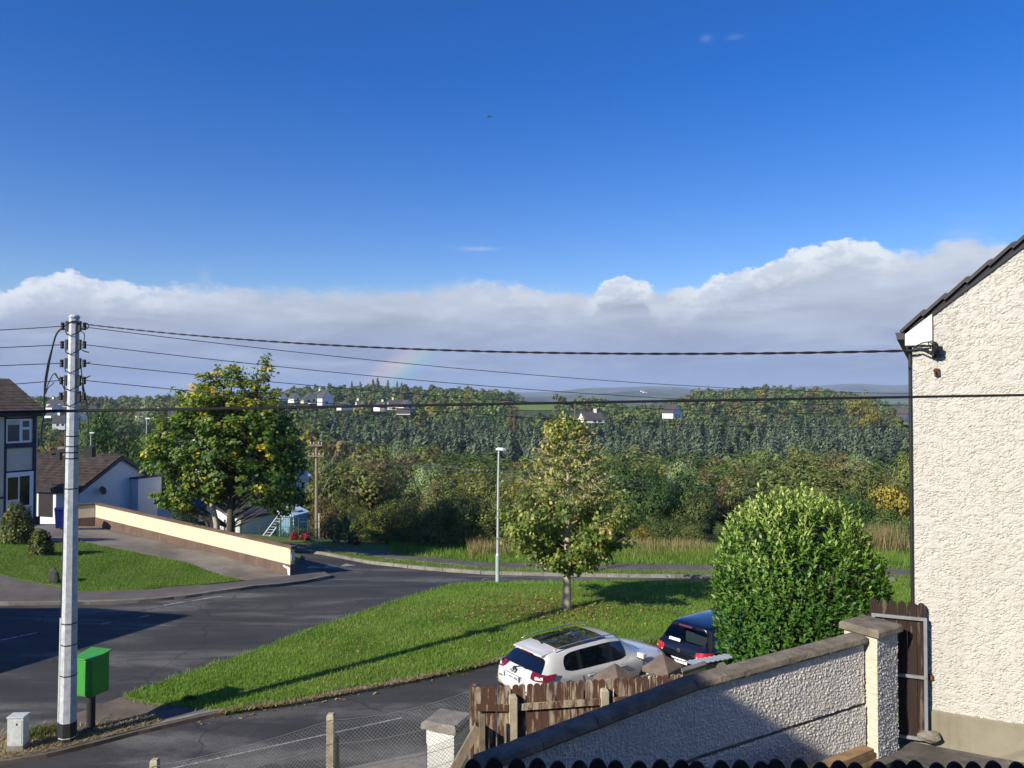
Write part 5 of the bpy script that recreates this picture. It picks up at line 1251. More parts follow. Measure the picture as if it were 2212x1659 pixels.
def wheelie_bin():
    b = G(132, 1143, 0.1); root = thing('wheelie_bin', 'blue wheeled bin beside the bungalow door', 'bin', (b.x, b.y, b.z), math.radians(25))
    m2 = MB(); vs = []
    for z, w, d in ((0.10, .22, .24), (1.0, .27, .31)): vs += [(-w, -d, z), (w, -d, z), (w, d, z), (-w, d, z)]
    m2.add(vs, [(3, 2, 1, 0), (4, 5, 6, 7)] + [(i, (i + 1) % 4, 4 + (i + 1) % 4, 4 + i) for i in range(4)]); m2.build('body', M['blue_bin'], root, bevel=.015)
    m2 = MB(); m2.extrude([(-.29, -.35, 1.005), (-.29, .33, 1.005), (-.29, .33, 1.06), (-.29, 0.0, 1.11), (-.29, -.35, 1.05)], (.58, 0, 0)); m2.build('lid', M['blue_bin'], root, bevel=.01)
    for s in (-1, 1): m2 = MB(); m2.tube([(s * .20, .26, .10), (s * .25, .26, .10)], 0.10, 14); m2.build('wheel', M['rubber'], root)
wheelie_bin()
def oval_stone():
    b = G(116, 1259, 0.125); bm_ = bmesh.new(); bmesh.ops.create_uvsphere(bm_, u_segments=20, v_segments=12, radius=1)
    for v in bm_.verts:
        k = 1 + 0.07 * mnoise.noise(v.co * 2.2); v.co = Vector((v.co.x * .30 * k, v.co.y * .12 * k, v.co.z * .36 * k))
    me = bpy.data.meshes.new('oval_stone'); bm_.to_mesh(me); bm_.free(); me.materials.append(M['dark_stone']); o = bpy.data.objects.new('oval_stone', me); link(o)
    o.location = (b.x, b.y, b.z + .24); o.rotation_euler = (0.15, 0.42, math.radians(-25)); tag(o, 'dark oval stone standing tilted on the lawn by the pole', 'stone')
simple('dark_stone', (0.035, 0.035, 0.032), (0.07, 0.068, 0.06), 6, 0.9, 0.2, bump=0.5, bscale=16)
oval_stone()

# ------------------------------------------------------------------ utility pole with its cables
def utility_pole():
    b = G(146, 1601, 0.09); d = b.y; root = thing('utility_pole', 'tall galvanised eight sided utility pole carrying several cables', 'pole', (0, 0, 0))
    T = P(160.5, 684, d); r0, r1 = 0.172, 0.098; B0 = Vector((b.x, b.y, b.z - .3))
    ax = (T - B0); Lp = ax.length
    at = lambda t: B0 + ax * t
    rad = lambda t: r0 + (r1 - r0) * t
    tz = lambda py: (P(150, py, d).z - B0.z) / (T.z - B0.z)
    t0 = tz(1558)
    m2 = MB(); m2.tube([at(t0), T], [rad(t0), r1], 8, twist=0.35); m2.build('shaft', M['galvanised'], root)
    m2 = MB(); m2.tube([at(0), at(t0)], [r0 + .006, rad(t0) + .006], 8, twist=0.35); m2.build('base_sleeve', M['black_paint'], root)
    m2 = MB(); m2.lathe(T, [(r1 + .012, -0.03), (r1 + .014, 0.0), (r1 * .8, 0.035), (0.0, 0.05)], 12); m2.build('cap', M['galvanised'], root)
    for py in (942, 964, 977, 990, 1055, 1345, 1391, 1457, 1590):
        t = tz(py); m2 = MB(); c = at(t); m2.lathe(c, [(rad(t) + .004, -.011), (rad(t) + .007, -.009), (rad(t) + .007, .009), (rad(t) + .004, .011)], 8); m2.v = [tuple(Matrix.Rotation(0.35 + PI / 8, 3, 'Z') @ (Vector(v) - c) + c) for v in m2.v]; m2.build('strap', M['galv_box' if py == 1590 else 'cable_black'], root)
    # conduit and down lead on the left side
    def side(py, off, dy=-0.03): t = tz(py); p = at(t); return Vector((p.x - rad(t) - off, p.y + dy, p.z))
    m2 = MB(); m2.tube([side(py, 0.012) for py in (1598, 1500, 1420, 1334)], 0.022, 8); m2.build('conduit', M['galv_box'], root)
    m2 = MB(); m2.tube([side(py, 0.045, 0.02) for py in (1598, 1500, 1400, 1340)], 0.012, 6); m2.build('conduit', M['galv_box'], root)
    m2 = MB(); m2.tube([side(1340, 0.012), side(1310, 0.005, -.05), side(1280, -0.01, -.08)] + [side(py, 0.010) for py in range(1250, 860, -40)], 0.011, 6); m2.build('down_lead', M['cable_black'], root)
    ends = {}
    for i, py in enumerate((705, 745, 785, 822, 856)):
        t = tz(py); p = at(t); r = rad(t); m2 = MB()
        for s in (-1, 1):
            q = p + Vector((s * (r + .03), -0.02, 0)); m2.box(q, (0.05, 0.06, 0.22)); m2.box(q + Vector((s * .07, 0, .075)), (0.12, 0.03, 0.012)); m2.box(q + Vector((s * .07, 0, -.075)), (0.12, 0.03, 0.012))
            m2.lathe(q + Vector((s * .10, 0, 0)), [(.028, -.07), (.042, -.05), (.03, -.025), (.042, 0), (.03, .025), (.042, .05), (.028, .07)], 10); ends[(i, s)] = q + Vector((s * .13, 0, 0))
            m2.tube([q + Vector((s * .02, -.03, -.11)), q + Vector((-s * .06, -r - .02, -.18)), q + Vector((-s * (r + .02), -r * .95, -.2))], 0.011, 5)
        m2.build('insulator_bracket', M['black_plastic'], root)
    W = lambda px, py, dy=0.0: P(px, py, d + dy)
    def lead(pts, r, nm='loop_cable'):
        m2 = MB(); cr = []
        v = [W(*q) for q in pts]
        for i in range(len(v) - 1):
            p0 = v[max(i - 1, 0)]; p1 = v[i]; p2 = v[i + 1]; p3 = v[min(i + 2, len(v) - 1)]
            for k in range(5):
                t = k / 5; cr.append(0.5 * ((2 * p1) + (p2 - p0) * t + (2 * p0 - 5 * p1 + 4 * p2 - p3) * t * t + (3 * p1 - p0 - 3 * p2 + p3) * t ** 3))
        cr.append(v[-1]); m2.tube(cr, r, 5); return m2.build(nm, M['cable_black'], root)
    lead([(172, 698, -.1), (158, 694, -.12), (138, 706), (122, 722), (112, 755), (104, 785), (98, 820), (96, 850), (95, 890), (90, 925), (89, 948), (96, 970), (112, 980), (128, 978)], 0.017)
    lead([(150, 712), (132, 712), (121, 724), (114, 750), (106, 790), (101, 820), (97, 845)], 0.012)
    lead([(97, 850), (106, 825), (118, 806), (128, 820), (140, 822)], 0.010); lead([(98, 852), (104, 838), (113, 830), (117, 826)], 0.010); lead([(118, 808), (130, 824), (138, 838), (143, 853)], 0.010)
    lead([(177, 712), (183, 700), (189, 699), (191, 706), (188, 711)], 0.010); lead([(176, 716), (182, 722), (181, 738), (177, 745)], 0.009)
    lead([(178, 757), (186, 760), (192, 761)], 0.014); lead([(181, 785), (189, 784), (195, 782)], 0.013); lead([(180, 822), (188, 815), (195, 812)], 0.013)
    lead([(175, 790), (176, 806), (179, 828), (183, 852), (186, 880), (190, 905), (190, 935), (188, 960), (180, 975)], 0.012); lead([(178, 826), (181, 850), (187, 870)], 0.022)
    m2 = MB(); m2.box(W(194, 977), (0.17, 0.16, 0.2)); m2.box(W(194, 977) + Vector((0, 0, .11)), (0.2, 0.18, 0.02)); m2.tube([W(168, 968), W(194, 968)], 0.014, 5); m2.build('joint_box', M['black_plastic'], root)
    m2 = MB(); m2.tube([W(112, 979), W(130, 975), W(146, 974)], 0.05, 8); m2.box(W(128, 984), (0.08, 0.1, 0.2)); m2.build('joint_box', M['black_plastic'], root)
    return ends, d
PEND, PD = utility_pole()
def wire(p0, p1, through=None, r=0.008, name='overhead_wire', label='', mat='cable_black', n=28, twist=False, r1=None):
    p0, p1 = Vector(p0), Vector(p1); r *= 1.12; r1 = r1 and r1 * 1.2
    def pts(s): return [p0.lerp(p1, i / n) + Vector((0, 0, -4 * s * (i / n) * (1 - i / n))) for i in range(n + 1)]
    s = 0.0
    if through:
        lo, hi = -1.0, 5.0
        for _ in range(30):
            s = (lo + hi) / 2; pr = [proj(q) for q in pts(s)]
            pr.sort(); y = np.interp(through[0], [q[0] for q in pr], [q[1] for q in pr])
            if y < through[1]: lo = s
            else: hi = s
    q = pts(s); mb = MB()
    if twist:
        N_ = 460; c = []; dens = [p0.lerp(p1, i / N_) + Vector((0, 0, -4 * s * (i / N_) * (1 - i / N_))) for i in range(N_ + 1)]; ln = (p1 - p0).length
        for ph in (0, PI):
            mb.tube([v + Vector((0, math.cos(ph + 2 * PI * ln * i / N_ / 0.55), math.sin(ph + 2 * PI * ln * i / N_ / 0.55))) * r * 0.85 for i, v in enumerate(dens)], r, 4)
    else: mb.tube(q, [r + ((r1 or r) - r) * i / n for i in range(n + 1)], 5)
    o = mb.build(name, M[mat]); return tag(o, label, 'cable', 'overhead wires')
wire(PEND[(0, 1)] + Vector((0, 0, .04)), onwall(1984, 757, 0.10), (1106, 760.5), 0.0095, label='twisted black cable from the metal pole to the gable bracket', twist=True)
wire(PEND[(0, 1)] + Vector((0, 0, -.02)), P(2150, 849, 27), (987, 795.6), 0.0075, label='second wire down on the right of the metal pole')
wire(PEND[(1, 1)], P(2150, 873, 27), (987, 828.6), 0.0075, label='third wire down on the right of the metal pole')
wire(PEND[(2, 1)], P(2150, 890, 27), (987, 858), 0.0075, label='fourth wire down on the right of the metal pole')
wire(PEND[(3, 1)], P(2150, 917, 27), (987, 892), 0.0075, label='lowest thin wire on the right of the metal pole')
wire(PEND[(0, -1)], P(-420, 722, 15.5), (0, 713), 0.0085, label='topmost wire leaving the metal pole to the left')
wire(PEND[(1, -1)], P(-420, 765, 15.5), (0, 751), 0.0085, label='second wire leaving the metal pole to the left')
wire(PEND[(2, -1)], P(-420, 812, 15.5), (0, 790), 0.0085, label='third wire leaving the metal pole to the left')
wire(PEND[(3, -1)], P(-420, 862, 15.5), (40, 829), 0.0085, label='lowest wire leaving the metal pole to the left')
CA, CB = P(-250, 890, 3.9), P(2450, 846, 5.0)
wire(CA - (CB - CA) * 1.5, CB + (CB - CA) * 1.45, (1106, 872), 0.0060, name='thick_cable', label='thick black cable crossing the whole view at the horizon', r1=0.0080)

def green_box():
    b = G(196, 1574, 0.09); root = thing('post_pouch_box', 'bright green steel pouch box on a black post beside the pole', 'post box', (b.x, b.y, b.z), math.radians(-16))
    d = b.y; s = F / d; h0 = (1574 - 1497) / s; h1 = (1574 - 1414) / s
    m2 = MB(); m2.lathe((0, 0, 0), [(0.16, 0.0), (0.16, 0.015), (0.088, 0.018), (0.088, h0)], 18); m2.build('post', M['black_paint'], root, smooth=False)
    w, dp = 0.50, 0.47; m2 = MB(); z0, z1 = h0, h1 - .07
    m2.extrude([(-w / 2, -dp / 2, z0), (-w / 2, dp / 2, z0), (-w / 2, dp / 2, z1 + .07), (-w / 2, -dp / 2, z1)], (w, 0, 0)); m2.build('body', M['green_paint'], root, bevel=.006)
    m2 = MB(); e = 0.025
    m2.extrude([(-w / 2 - e, -dp / 2 - .02, z1 - .0), (-w / 2 - e, dp / 2 + .05, z1 + .08), (-w / 2 - e, dp / 2 + .05, z1 + .105), (-w / 2 - e, -dp / 2 - .02, z1 + .03)], (w + 2 * e, 0, 0)); m2.build('lid', M['green_paint'], root, bevel=.005)
    m2 = MB(); m2.box((0, -dp / 2 - .006, (z0 + z1) / 2), (w - .05, .012, z1 - z0 - .06)); m2.build('door', M['green_paint'], root, bevel=.003)
green_box()
def mini_pillar():
    b = G(39, 1620, 0.09); root = thing('metal_cabinet', 'small grey galvanised metal cabinet left of the pole', 'cabinet', (b.x, b.y, b.z), math.radians(4))
    m2 = MB(); m2.box((0, 0, .06), (0.33, 0.25, .14)); m2.build('base', M['concrete'], root, bevel=.01)
    m2 = MB(); m2.box((0, 0, .405), (0.31, 0.225, .55)); m2.build('body', M['galv_box'], root, bevel=.006)
    m2 = MB(); m2.box((0, 0, .695), (0.335, 0.25, .03)); m2.build('lid', M['galv_box'], root, bevel=.006)
    m2 = MB(); m2.box((0.03, -.1145, .40), (0.20, .008, .48)); dd = m2.build('door', M['galv_box'], root, bevel=.003); m2 = MB(); m2.box((0.03, -.122, .56), (.02, .01, .045)); m2.build('lock', M['black_paint'], dd)
mini_pillar()

# ------------------------------------------------------------------ lamp posts, wooden poles
def lamp_post(base, topz, name, label, r, lean=0.0, head=1, group=None, arm=(0.18, -0.2)):
    root = thing(name, label, 'lamp post', tuple(base), 0, group); h = topz - base.z
    m2 = MB(); m2.tube([(0, 0, 0), (0, 0, h * .21)], [r, r], 12); m2.build('lower_shaft', M['lamp_base'], root)
    m2 = MB(); m2.tube([(0, 0, h * .21), (0, 0, h * .225), (lean * .6, 0, h * .8), (lean, 0, h)], [r, r * .66, r * .52, r * .42], 10); m2.build('upper_shaft', M['lamp_grey'], root)
    a = Vector((arm[0], arm[1], 0)); m2 = MB(); c = Vector((lean, 0, h)) + a * .5
    ln = max(a.length * 1.6, .4); an = math.atan2(a.y, a.x); R = Matrix.Rotation(an, 3, 'Z')
    pr = [(-.5, .0), (.5, 0.0), (.42, .07), (-.2, .10), (-.5, .06)]
    m2.extrude([c + R @ Vector((x * ln, -.09, z)) for x, z in pr], R @ Vector((0, .18, 0))); hd = m2.build('lantern', M['white_upvc'], root)
    return root
simple('lamp_grey', (0.50, 0.52, 0.52), (0.42, 0.44, 0.44), 4, 0.5, 0.4, 0.2); simple('lamp_base', (0.38, 0.45, 0.43), (0.30, 0.37, 0.35), 4, 0.6)
lb = G(1075, 1258, 0.12); lb.z = float(lawn_z(np.array([[lb.x, lb.y]]))[0]) - .02
lamp_post(lb, P(1087, 972, lb.y).z, 'street_lamp', 'slim grey street lamp with small white head on the lawn tip', 0.085, (P(1087, 970, lb.y).x - P(1075, 1258, lb.y).x) * .2)
for px, p0, p1, d, lab in ((196, 990, 936, 68, 'small street lamp just right of the metal pole above the bungalow'), (316, 990, 905, 62, 'tall thin white street lamp left of the maple')):
    b = P(px, p0, d); lamp_post(Vector((b.x, b.y, b.z - 4)), P(px, p1, d).z, 'street_lamp', lab, 0.075, arm=(0.22, 0))
def wood_pole(px, py0, py1, d, label, arms=(), r=0.13, conduit=False, drop=0.0, trans=False, stub=True):
    b = P(px, py0, d); t = P(px, py1, d); root = thing('wooden_pole', label, 'pole'); m2 = MB()
    m2.tube([Vector((b.x, b.y, b.z - drop)), Vector((t.x, t.y, t.z))], [r, r * .75], 9); m2.build('shaft', M['pole_wood'], root)
    for py, w in arms:
        z = P(px, py, d).z; m2 = MB(); m2.box((t.x, t.y - .12, z), (w, .09, .10)); ca = m2.build('crossarm', M['old_wood'], root); m2 = MB()
        for k in (-.45, -.18, .2, .46): m2.lathe((t.x + k * w, t.y - .12, z + .10), [(.02, -.04), (.032, 0), (.022, .02), (.036, .04), (.02, .08)], 8)
        m2.build('insulators', M['white_paint'], ca)
    if conduit:
        m2 = MB(); m2.tube([(b.x + .19, b.y - .15, b.z - drop), (b.x + .17, b.y - .15, b.z + 1.9)], 0.045, 6); m2.build('conduit', M['galv_box'], root)
        m2 = MB()
        for k in range(4): m2.tube([(t.x + .1, t.y - .1, P(px, py1 + 55, d).z - .1 * k), (t.x + .8 + .1 * k, t.y - .2, P(px, py1 + 40, d).z), (t.x + 1.15, t.y - .2, P(px, py1 + 22 - 3 * k, d).z)], 0.007, 4)
        m2.tube([(t.x + .35, t.y, P(px, 1062, d).z), (t.x + .8, t.y, P(px, 1028, d).z)], 0.03, 6); m2.build('jumper_cables', M['wire'], root)
    if trans:
        m2 = MB(); z = P(px, py1 + 20, d).z; m2.box((t.x, t.y - .4, z), (.7, .5, .8)); m2.build('transformer', M['galv_box'], root)
    return t
simple('pole_wood', (0.30, 0.24, 0.165), (0.20, 0.155, 0.105), 5, 0.9, bump=0.3, bscale=30)
gb = Vector((0, 44.6, 0)); wp = wood_pole(684, 1180, 958, gb.y, 'weathered wooden power pole beside the red flowers', ((985, 0.9), (962, 0.7)), 0.115, True, 0.8)
wood_pole(733, 1112, 1043, 62, 'short wooden pole with one long crossarm in the shrubs', ((1061, 2.9),), 0.15, drop=3)
wood_pole(785, 1090, 1046, 74, 'bare pale wooden pole rising above the hedge', (), 0.14, drop=4)
wood_pole(847, 1090, 1044, 84, 'wooden pole with a grey transformer above the hedge', (), 0.13, drop=4, trans=True)
wood_pole(1242, 888, 868, 300, 'tiny pale pole standing in the far green field', (), 0.16, drop=1)
for k, (a, b_, th) in enumerate((((700, 985), (2050, 1090), (1500, 1050)), ((700, 990), (2050, 1102), (1500, 1064)), ((705, 1000), (2050, 1135), (1400, 1040)))):
    wire(P(a[0], a[1], gb.y), P(b_[0], b_[1], 70), th, 0.010, 'valley_wire', ('upper', 'middle', 'lowest')[k] + ' thin wire crossing the valley from the wooden pole', 'wire')

# ------------------------------------------------------------------ shed, fences and houses behind the maple
def simple_house(name, label, a, b, d0, d1, py_eave, py_base, depth, pitch, wall, roof, windows=(), chimney=False, gable=False, group=None, cat='house', over=0.2):
    """wall seen between picture columns a..b (depths d0,d1); ridge parallel to it, or a gable end when gable=True"""
    root = thing(name, label, cat, (0, 0, 0), 0, group)
    A = P(a, py_eave, d0); B = P(b, py_eave, d1); ze = (A.z + B.z) / 2; zb = min(P(a, py_base, d0).z, P(b, py_base, d1).z)
    A = Vector((A.x, A.y, 0)); B = Vector((B.x, B.y, 0)); g = B - A; W = g.length; g.normalize(); w = Vector((-g.y, g.x, 0)); w = w if w.y > 0 else -w
    mb = MB()
    if gable:
        rise = math.tan(pitch) * W / 2; mid = (A + B) / 2; mb.extrude([A + Z3 * zb, B + Z3 * zb, B + Z3 * ze, mid + Z3 * (ze + rise), A + Z3 * ze], w * depth)
    else:
        rise = math.tan(pitch) * depth / 2; mb.extrude([A + Z3 * zb, A + w * depth + Z3 * zb, A + w * depth + Z3 * ze, A + w * depth / 2 + Z3 * (ze + rise), A + Z3 * ze], g * W)
    mb.build('wall', M[wall], root)
    r = MB(); t = 0.15
    if gable:
        for s, E in ((1, A), (-1, B)):
            dn = (g * -s * over) + Z3 * (-over * math.tan(pitch)); p0 = E + Z3 * (ze + .02) + dn - w * over; p1 = mid + Z3 * (ze + rise + .02) - w * over; r.extrude([p0, p1, p1 + Z3 * t, p0 + Z3 * t], w * (depth + 2 * over))
    else:
        for s, E, in ((1, A), (-1, A + w * depth)):
            dn = (w * -s * over) + Z3 * (-over * math.tan(pitch)); p0 = E + Z3 * (ze + .02) + dn - g * over; p1 = A + w * depth / 2 + Z3 * (ze + rise + .02) - g * over; r.extrude([p0, p1, p1 + Z3 * t, p0 + Z3 * t], g * (W + 2 * over))
    rf = r.build('roof', M[roof], root)
    if chimney:
        ridge = (mid + w * depth * .25 if gable else A + w * depth / 2 + g * W * (chimney if isinstance(chimney, float) else .15)); c = MB(); c.box(ridge + Z3 * (ze + rise + .35), (.9, .7, 1.7)); c.build('chimney', M[wall], rf)
    for (fx, fz, fw, fh) in windows:
        c = A + g * W * fx + Z3 * (zb + (ze - zb) * fz) - w * .02; m2 = MB(); rot = Matrix((g, w, Z3)).transposed(); m2.box(c, (fw, .06, fh), rot); wf = m2.build('window', M['white_upvc'], root); m2 = MB(); m2.box(c - w * .035, (fw - .2, .02, fh - .2), rot); m2.build('pane', M['dark_glass'], wf)
    return root
simple_house('white_bungalow', 'white walled bungalow glimpsed under the maple crown', 405, 520, 47, 49, 1108, 1178, 7, math.radians(24), 'white_paint', 'slate', ((.3, .6, 1.2, 1.1), (.75, .6, 1.2, 1.1)))
simple_house('bungalow_block', 'shaded side of the white bungalow left of the small blue shed', 520, 606, 46.5, 49.5, 1113, 1180, 5, math.radians(14), 'bungalow_render', 'slate')  # separate box standing in for the bungalow's shaded side wall
simple_house('white_house', 'white two storey house hidden behind the maple leaves', 470, 560, 58, 60, 985, 1090, 8, math.radians(30), 'white_paint', 'slate', ((.2, .75, 1.1, 1.2), (.75, .75, 1.1, 1.2), (.2, .25, 1.1, 1.2)), True)
simple_house('white_hut', 'small white painted hut right of the maple', 640, 668, 62, 63, 1032, 1062, 3, math.radians(20), 'white_paint', 'corrugated', ((.5, .5, .5, .7),))
simple_house('grey_cottage', 'tiny grey roofed cottage in the trees left of the laurel bush', 1541, 1568, 72, 74, 1094, 1112, 5, math.radians(32), 'concrete_dark', 'slate', ((.5, .5, .9, .5),))
def shed():
    root = thing('blue_shed', 'small blue garden shed with a pale blue sloping roof', 'shed'); d = 45.5
    A = P(603, 1112, d); B = P(634, 1118, d - 1.2); Cc = P(664, 1110, d + .6); zb = Hs(A.x, A.y)
    A0, B0, C0 = (Vector((p.x, p.y, 0)) for p in (A, B, Cc)); D0 = A0 + C0 - B0
    mb = MB(); mb.add([tuple(p + Z3 * zb) for p in (A0, B0, C0, D0)] + [tuple(p + Z3 * z) for p, z in ((A0, A.z + .12), (B0, B.z), (C0, Cc.z), (D0, A.z + .3))], [(3, 2, 1, 0), (4, 5, 6, 7), (0, 1, 5, 4), (1, 2, 6, 5), (2, 3, 7, 6), (3, 0, 4, 7)]); mb.build('wall', M['shed_blue'], root)
    cen = (A0 + C0) / 2; top = [(cen + (p - cen) * 1.14, z + .06) for p, z in ((A0, A.z + .12), (B0, B.z), (C0, Cc.z), (D0, A.z + .3))]
    mb = MB(); mb.add([tuple(p + Z3 * z) for p, z in top] + [tuple(p + Z3 * (z + .07)) for p, z in top], [(3, 2, 1, 0), (4, 5, 6, 7)] + [(i, (i + 1) % 4, 4 + (i + 1) % 4, 4 + i) for i in range(4)]); rf = mb.build('roof', M['shed_roof'], root)
    mb = MB(); q = [cen + (p - cen) * .35 for p, z in top]; mb.add([tuple(p + Z3 * (z + .02 + .075)) for p, (_, z) in zip(q, [(0, (A.z + Cc.z) / 2 + .2)] * 4)], [(0, 1, 2, 3)]); 
    mb = MB(); mb.box(cen + Z3 * ((A.z + Cc.z) / 2 + .22), (.9, .6, .05), Matrix.Rotation(-.25, 3, 'Z')); mb.build('skylight', M['grey_glass'], rf)
    mb = MB(); p = B0 + (A0 - B0) * .08; mb.tube([p + Vector((.1, -.1, zb)), p + Vector((.1, -.1, B.z))], .05, 8); mb.build('downpipe', M['white_upvc'], root)
shed()
def mesh_fence():
    root = thing('green_fence', 'dark green steel mesh fence panels in front of the blue shed', 'fence'); d = 43.4
    zb = Hs(P(620, 1170, d).x, d) + .1; zt = P(620, 1117, d).z
    xs = [(560, .6), (598, .75), (606, 1), (628, 1), (631, 1), (645, 1.0), (665, .8)]
    for px, k in xs:
        x = P(px, 1150, d).x; m2 = MB(); m2.box((x, d, zb + (zt - zb) * k / 2), (.07, .07, (zt - zb) * k)); m2.build('post', M['green_fence'], root)
    def panel(pa, pb, z0, z1, name, wires=True):
        xa, xb = P(pa, 1150, d).x, P(pb, 1150, d).x; m2 = MB()
        for z in (z0, (z0 + z1) / 2, z1): m2.tube([(xa, d, z), (xb, d, z)], .02, 4)
        n = int((xb - xa) / .12)
        for i in range(1, n): m2.tube([(xa + (xb - xa) * i / n, d, z0), (xa + (xb - xa) * i / n, d, z1)], .006, 3, cap=False)
        for z in np.arange(z0, z1, .16): m2.tube([(xa, d, z), (xb, d, z)], .006, 3, cap=False)
        m2.build(name, M['green_fence'], root)
    panel(606, 628, zb + .05, zt - .02, 'mesh_panel'); panel(631, 645, zb + .05, zt - .02, 'mesh_panel'); panel(560, 606, zb + .05, zb + (zt - zb) * .55, 'mesh_panel'); panel(645, 690, zb + .05, zb + (zt - zb) * .78, 'mesh_panel')
    lg = thing('leaning_ladder', 'pale metal ladder propped diagonally left of the blue shed', 'ladder'); A = P(562, 1166, 43.0); B = P(612, 1099, 43.9); off = Vector((.38, 0.05, -.02))
    for o_ in (Vector((0, 0, 0)), off): m2 = MB(); m2.tube([A + o_, B + o_], .045, 6); m2.build('rail', M['galv_box'], lg)
    for i in range(11): m2 = MB(); p = A.lerp(B, .06 + i * .088); m2.tube([p, p + off], .022, 5); m2.build('rung', M['galv_box'], lg)
    rl = thing('iron_railing', 'black iron railing on the low ground beneath the maple', 'railing'); a = P(452, 1121, 44); b = P(520, 1138, 43)
    m2 = MB(); m2.tube([a, b], .025, 4); m2.tube([a + Z3 * -.75, b + Z3 * -.75], .025, 4); m2.build('rails', M['black_paint'], rl)
    for i in range(19): p = a.lerp(b, i / 18); m2 = MB(); m2.box(p + Z3 * -.42, (.025, .025, .95) if i % 9 else (.08, .08, 1.2)); m2.build('bar', M['black_paint'], rl)
mesh_fence()

# ------------------------------------------------------------------ far houses
WH = 'far_white'
simple('far_white', (0.80, 0.79, 0.75), (0.72, 0.71, 0.67), .3, 0.8, coords='pos'); simple('far_cream', (0.74, 0.64, 0.42), (0.68, 0.58, 0.38), .3, 0.8, coords='pos'); simple('far_roof', (0.055, 0.05, 0.052), (0.08, 0.072, 0.07), .4, 0.85, coords='pos')
KEEP = []
def fh(px0, px1, e, b, d, lab, gable=False, pitch=35, wall='far_white', windows=(), chim=False, depth=8, dd=6, group='white houses across the valley'):
    simple_house('far_house', lab, px0, px1, d, d + dd, e, b, 4 if gable else depth, math.radians(pitch), wall, 'far_roof', windows, chim, gable, group, over=0.15)
    KEEP.append((px0 - 2, e - (12 if gable else 9), px1 + 2, b, d))
W2 = ((.22, .55, 1.6, 1.6), (.5, .55, 1.6, 1.6), (.78, .55, 1.6, 1.6))
fh(605, 621, 858, 866, 430, 'leftmost white house end of the upper hillside row by the maple', True, 40)
fh(635, 651, 861, 870, 425, 'white gable just right of the maple top in the upper hillside row', True, 42, windows=((.5, .9, 1.6, 1.6),))
fh(656, 692, 864, 871, 415, 'peach gable with dark windows in the upper hillside row', True, 38, 'far_cream', ((.3, .7, 1.8, 1.5), (.6, .9, 1.8, 1.5)))
fh(671, 712, 862, 872, 425, 'white gable with a tall chimney in the upper hillside row', True, 40, chim=True)
fh(696, 720, 860, 876, 410, 'rightmost white gable of the upper hillside row', True, 48, windows=((.4, .4, 1.8, 1.6),))
fh(737, 765, 878, 886, 395, 'white house left of the middle of the lower hillside row', True, 30)
fh(772, 796, 877, 882, 400, 'low cream house in the middle of the lower hillside row', False, 35, chim=True, dd=2)
fh(820, 839, 878, 888, 390, 'narrow white gable with chimney in the lower hillside row', True, 34, chim=True)
fh(840, 874, 877, 885, 385, 'pale yellow house with three chimneys in the lower hillside row', False, 38, 'far_cream', ((.3, .4, 1.6, 1.2), (.7, .4, 1.6, 1.2)), .3, dd=2)
fh(872, 897, 879, 889, 380, 'rightmost white gable with square window in the lower hillside row', True, 40, windows=((.55, .8, 1.8, 1.6), (.8, .3, 1.8, 1.4)))
fh(858, 886, 893, 896, 360, 'dark roofed low building below the lower hillside row', False, 30, dd=1)
fh(1263, 1306, 907, 913, 250, 'grey slate roofed cottage with white walls behind the tree top', False, 38, windows=((.5, .5, 1.2, .8), (.75, .5, 1.5, .8)), chim=.7, depth=6, dd=2)
fh(1454, 1474, 892, 903, 270, 'large white gable house in the woods right of centre', True, 32, windows=((.3, .4, 1.0, 1.6), (.65, .4, 1.0, 1.6)), dd=8)
fh(1955, 1975, 909, 912, 300, 'small white gable touching the edge of the roughcast house', True, 45)
fh(100, 136, 872, 879, 420, 'uppermost terrace left of the pole with dark roof', False, 32, dd=1, chim=.2); fh(112, 134, 880, 884, 400, 'low white house end below the uppermost terrace', True, 28)
fh(143, 158, 877, 883, 405, 'small white gable left of the metal pole', True, 35); fh(195, 207, 884, 888, 390, 'white sliver of house right of the metal pole', False, 20, dd=1)
fh(136, 150, 886, 890, 380, 'tiny white house between the terraces left of the pole', False, 20, dd=1); fh(110, 133, 897, 902, 330, 'white gable above the long dark roof left of the pole', True, 30)
fh(113, 150, 914, 928, 300, 'long dark roofed white terrace left of the metal pole', False, 34, windows=((.3, .75, 1, 1), (.6, .75, 1, 1)), chim=.25, dd=2, depth=9)
fh(168, 190, 900, 908, 330, 'white gable just right of the metal pole', True, 28); fh(209, 224, 900, 905, 330, 'pale gable in front of the dark trees', True, 26)
fh(292, 330, 897, 910, 320, 'left half of the white terrace beside the maple', False, 30, windows=W2, chim=.3, dd=2); fh(328, 372, 900, 914, 305, 'right half of the white terrace beside the maple', False, 32, windows=W2, chim=.25, dd=2)
# white farm buildings on the far hill
fh(1386, 1392, 844.5, 846.0, 3000, 'tiny white farm building on the blue hills', False, 20, dd=4, depth=12); fh(1391, 1398, 847.2, 848.6, 2900, 'second tiny white farm building on the blue hills', False, 20, dd=4, depth=12)
# green field between the woods
fp = [G(1085, 886), G(1160, 888), G(1240, 888), G(1300, 887), G(1318, 880), G(1240, 873), G(1150, 870), G(1090, 872)]
KEEP.append((1120, 872, 1300, 887, 470)); FIELD = [XY(p) for p in fp]
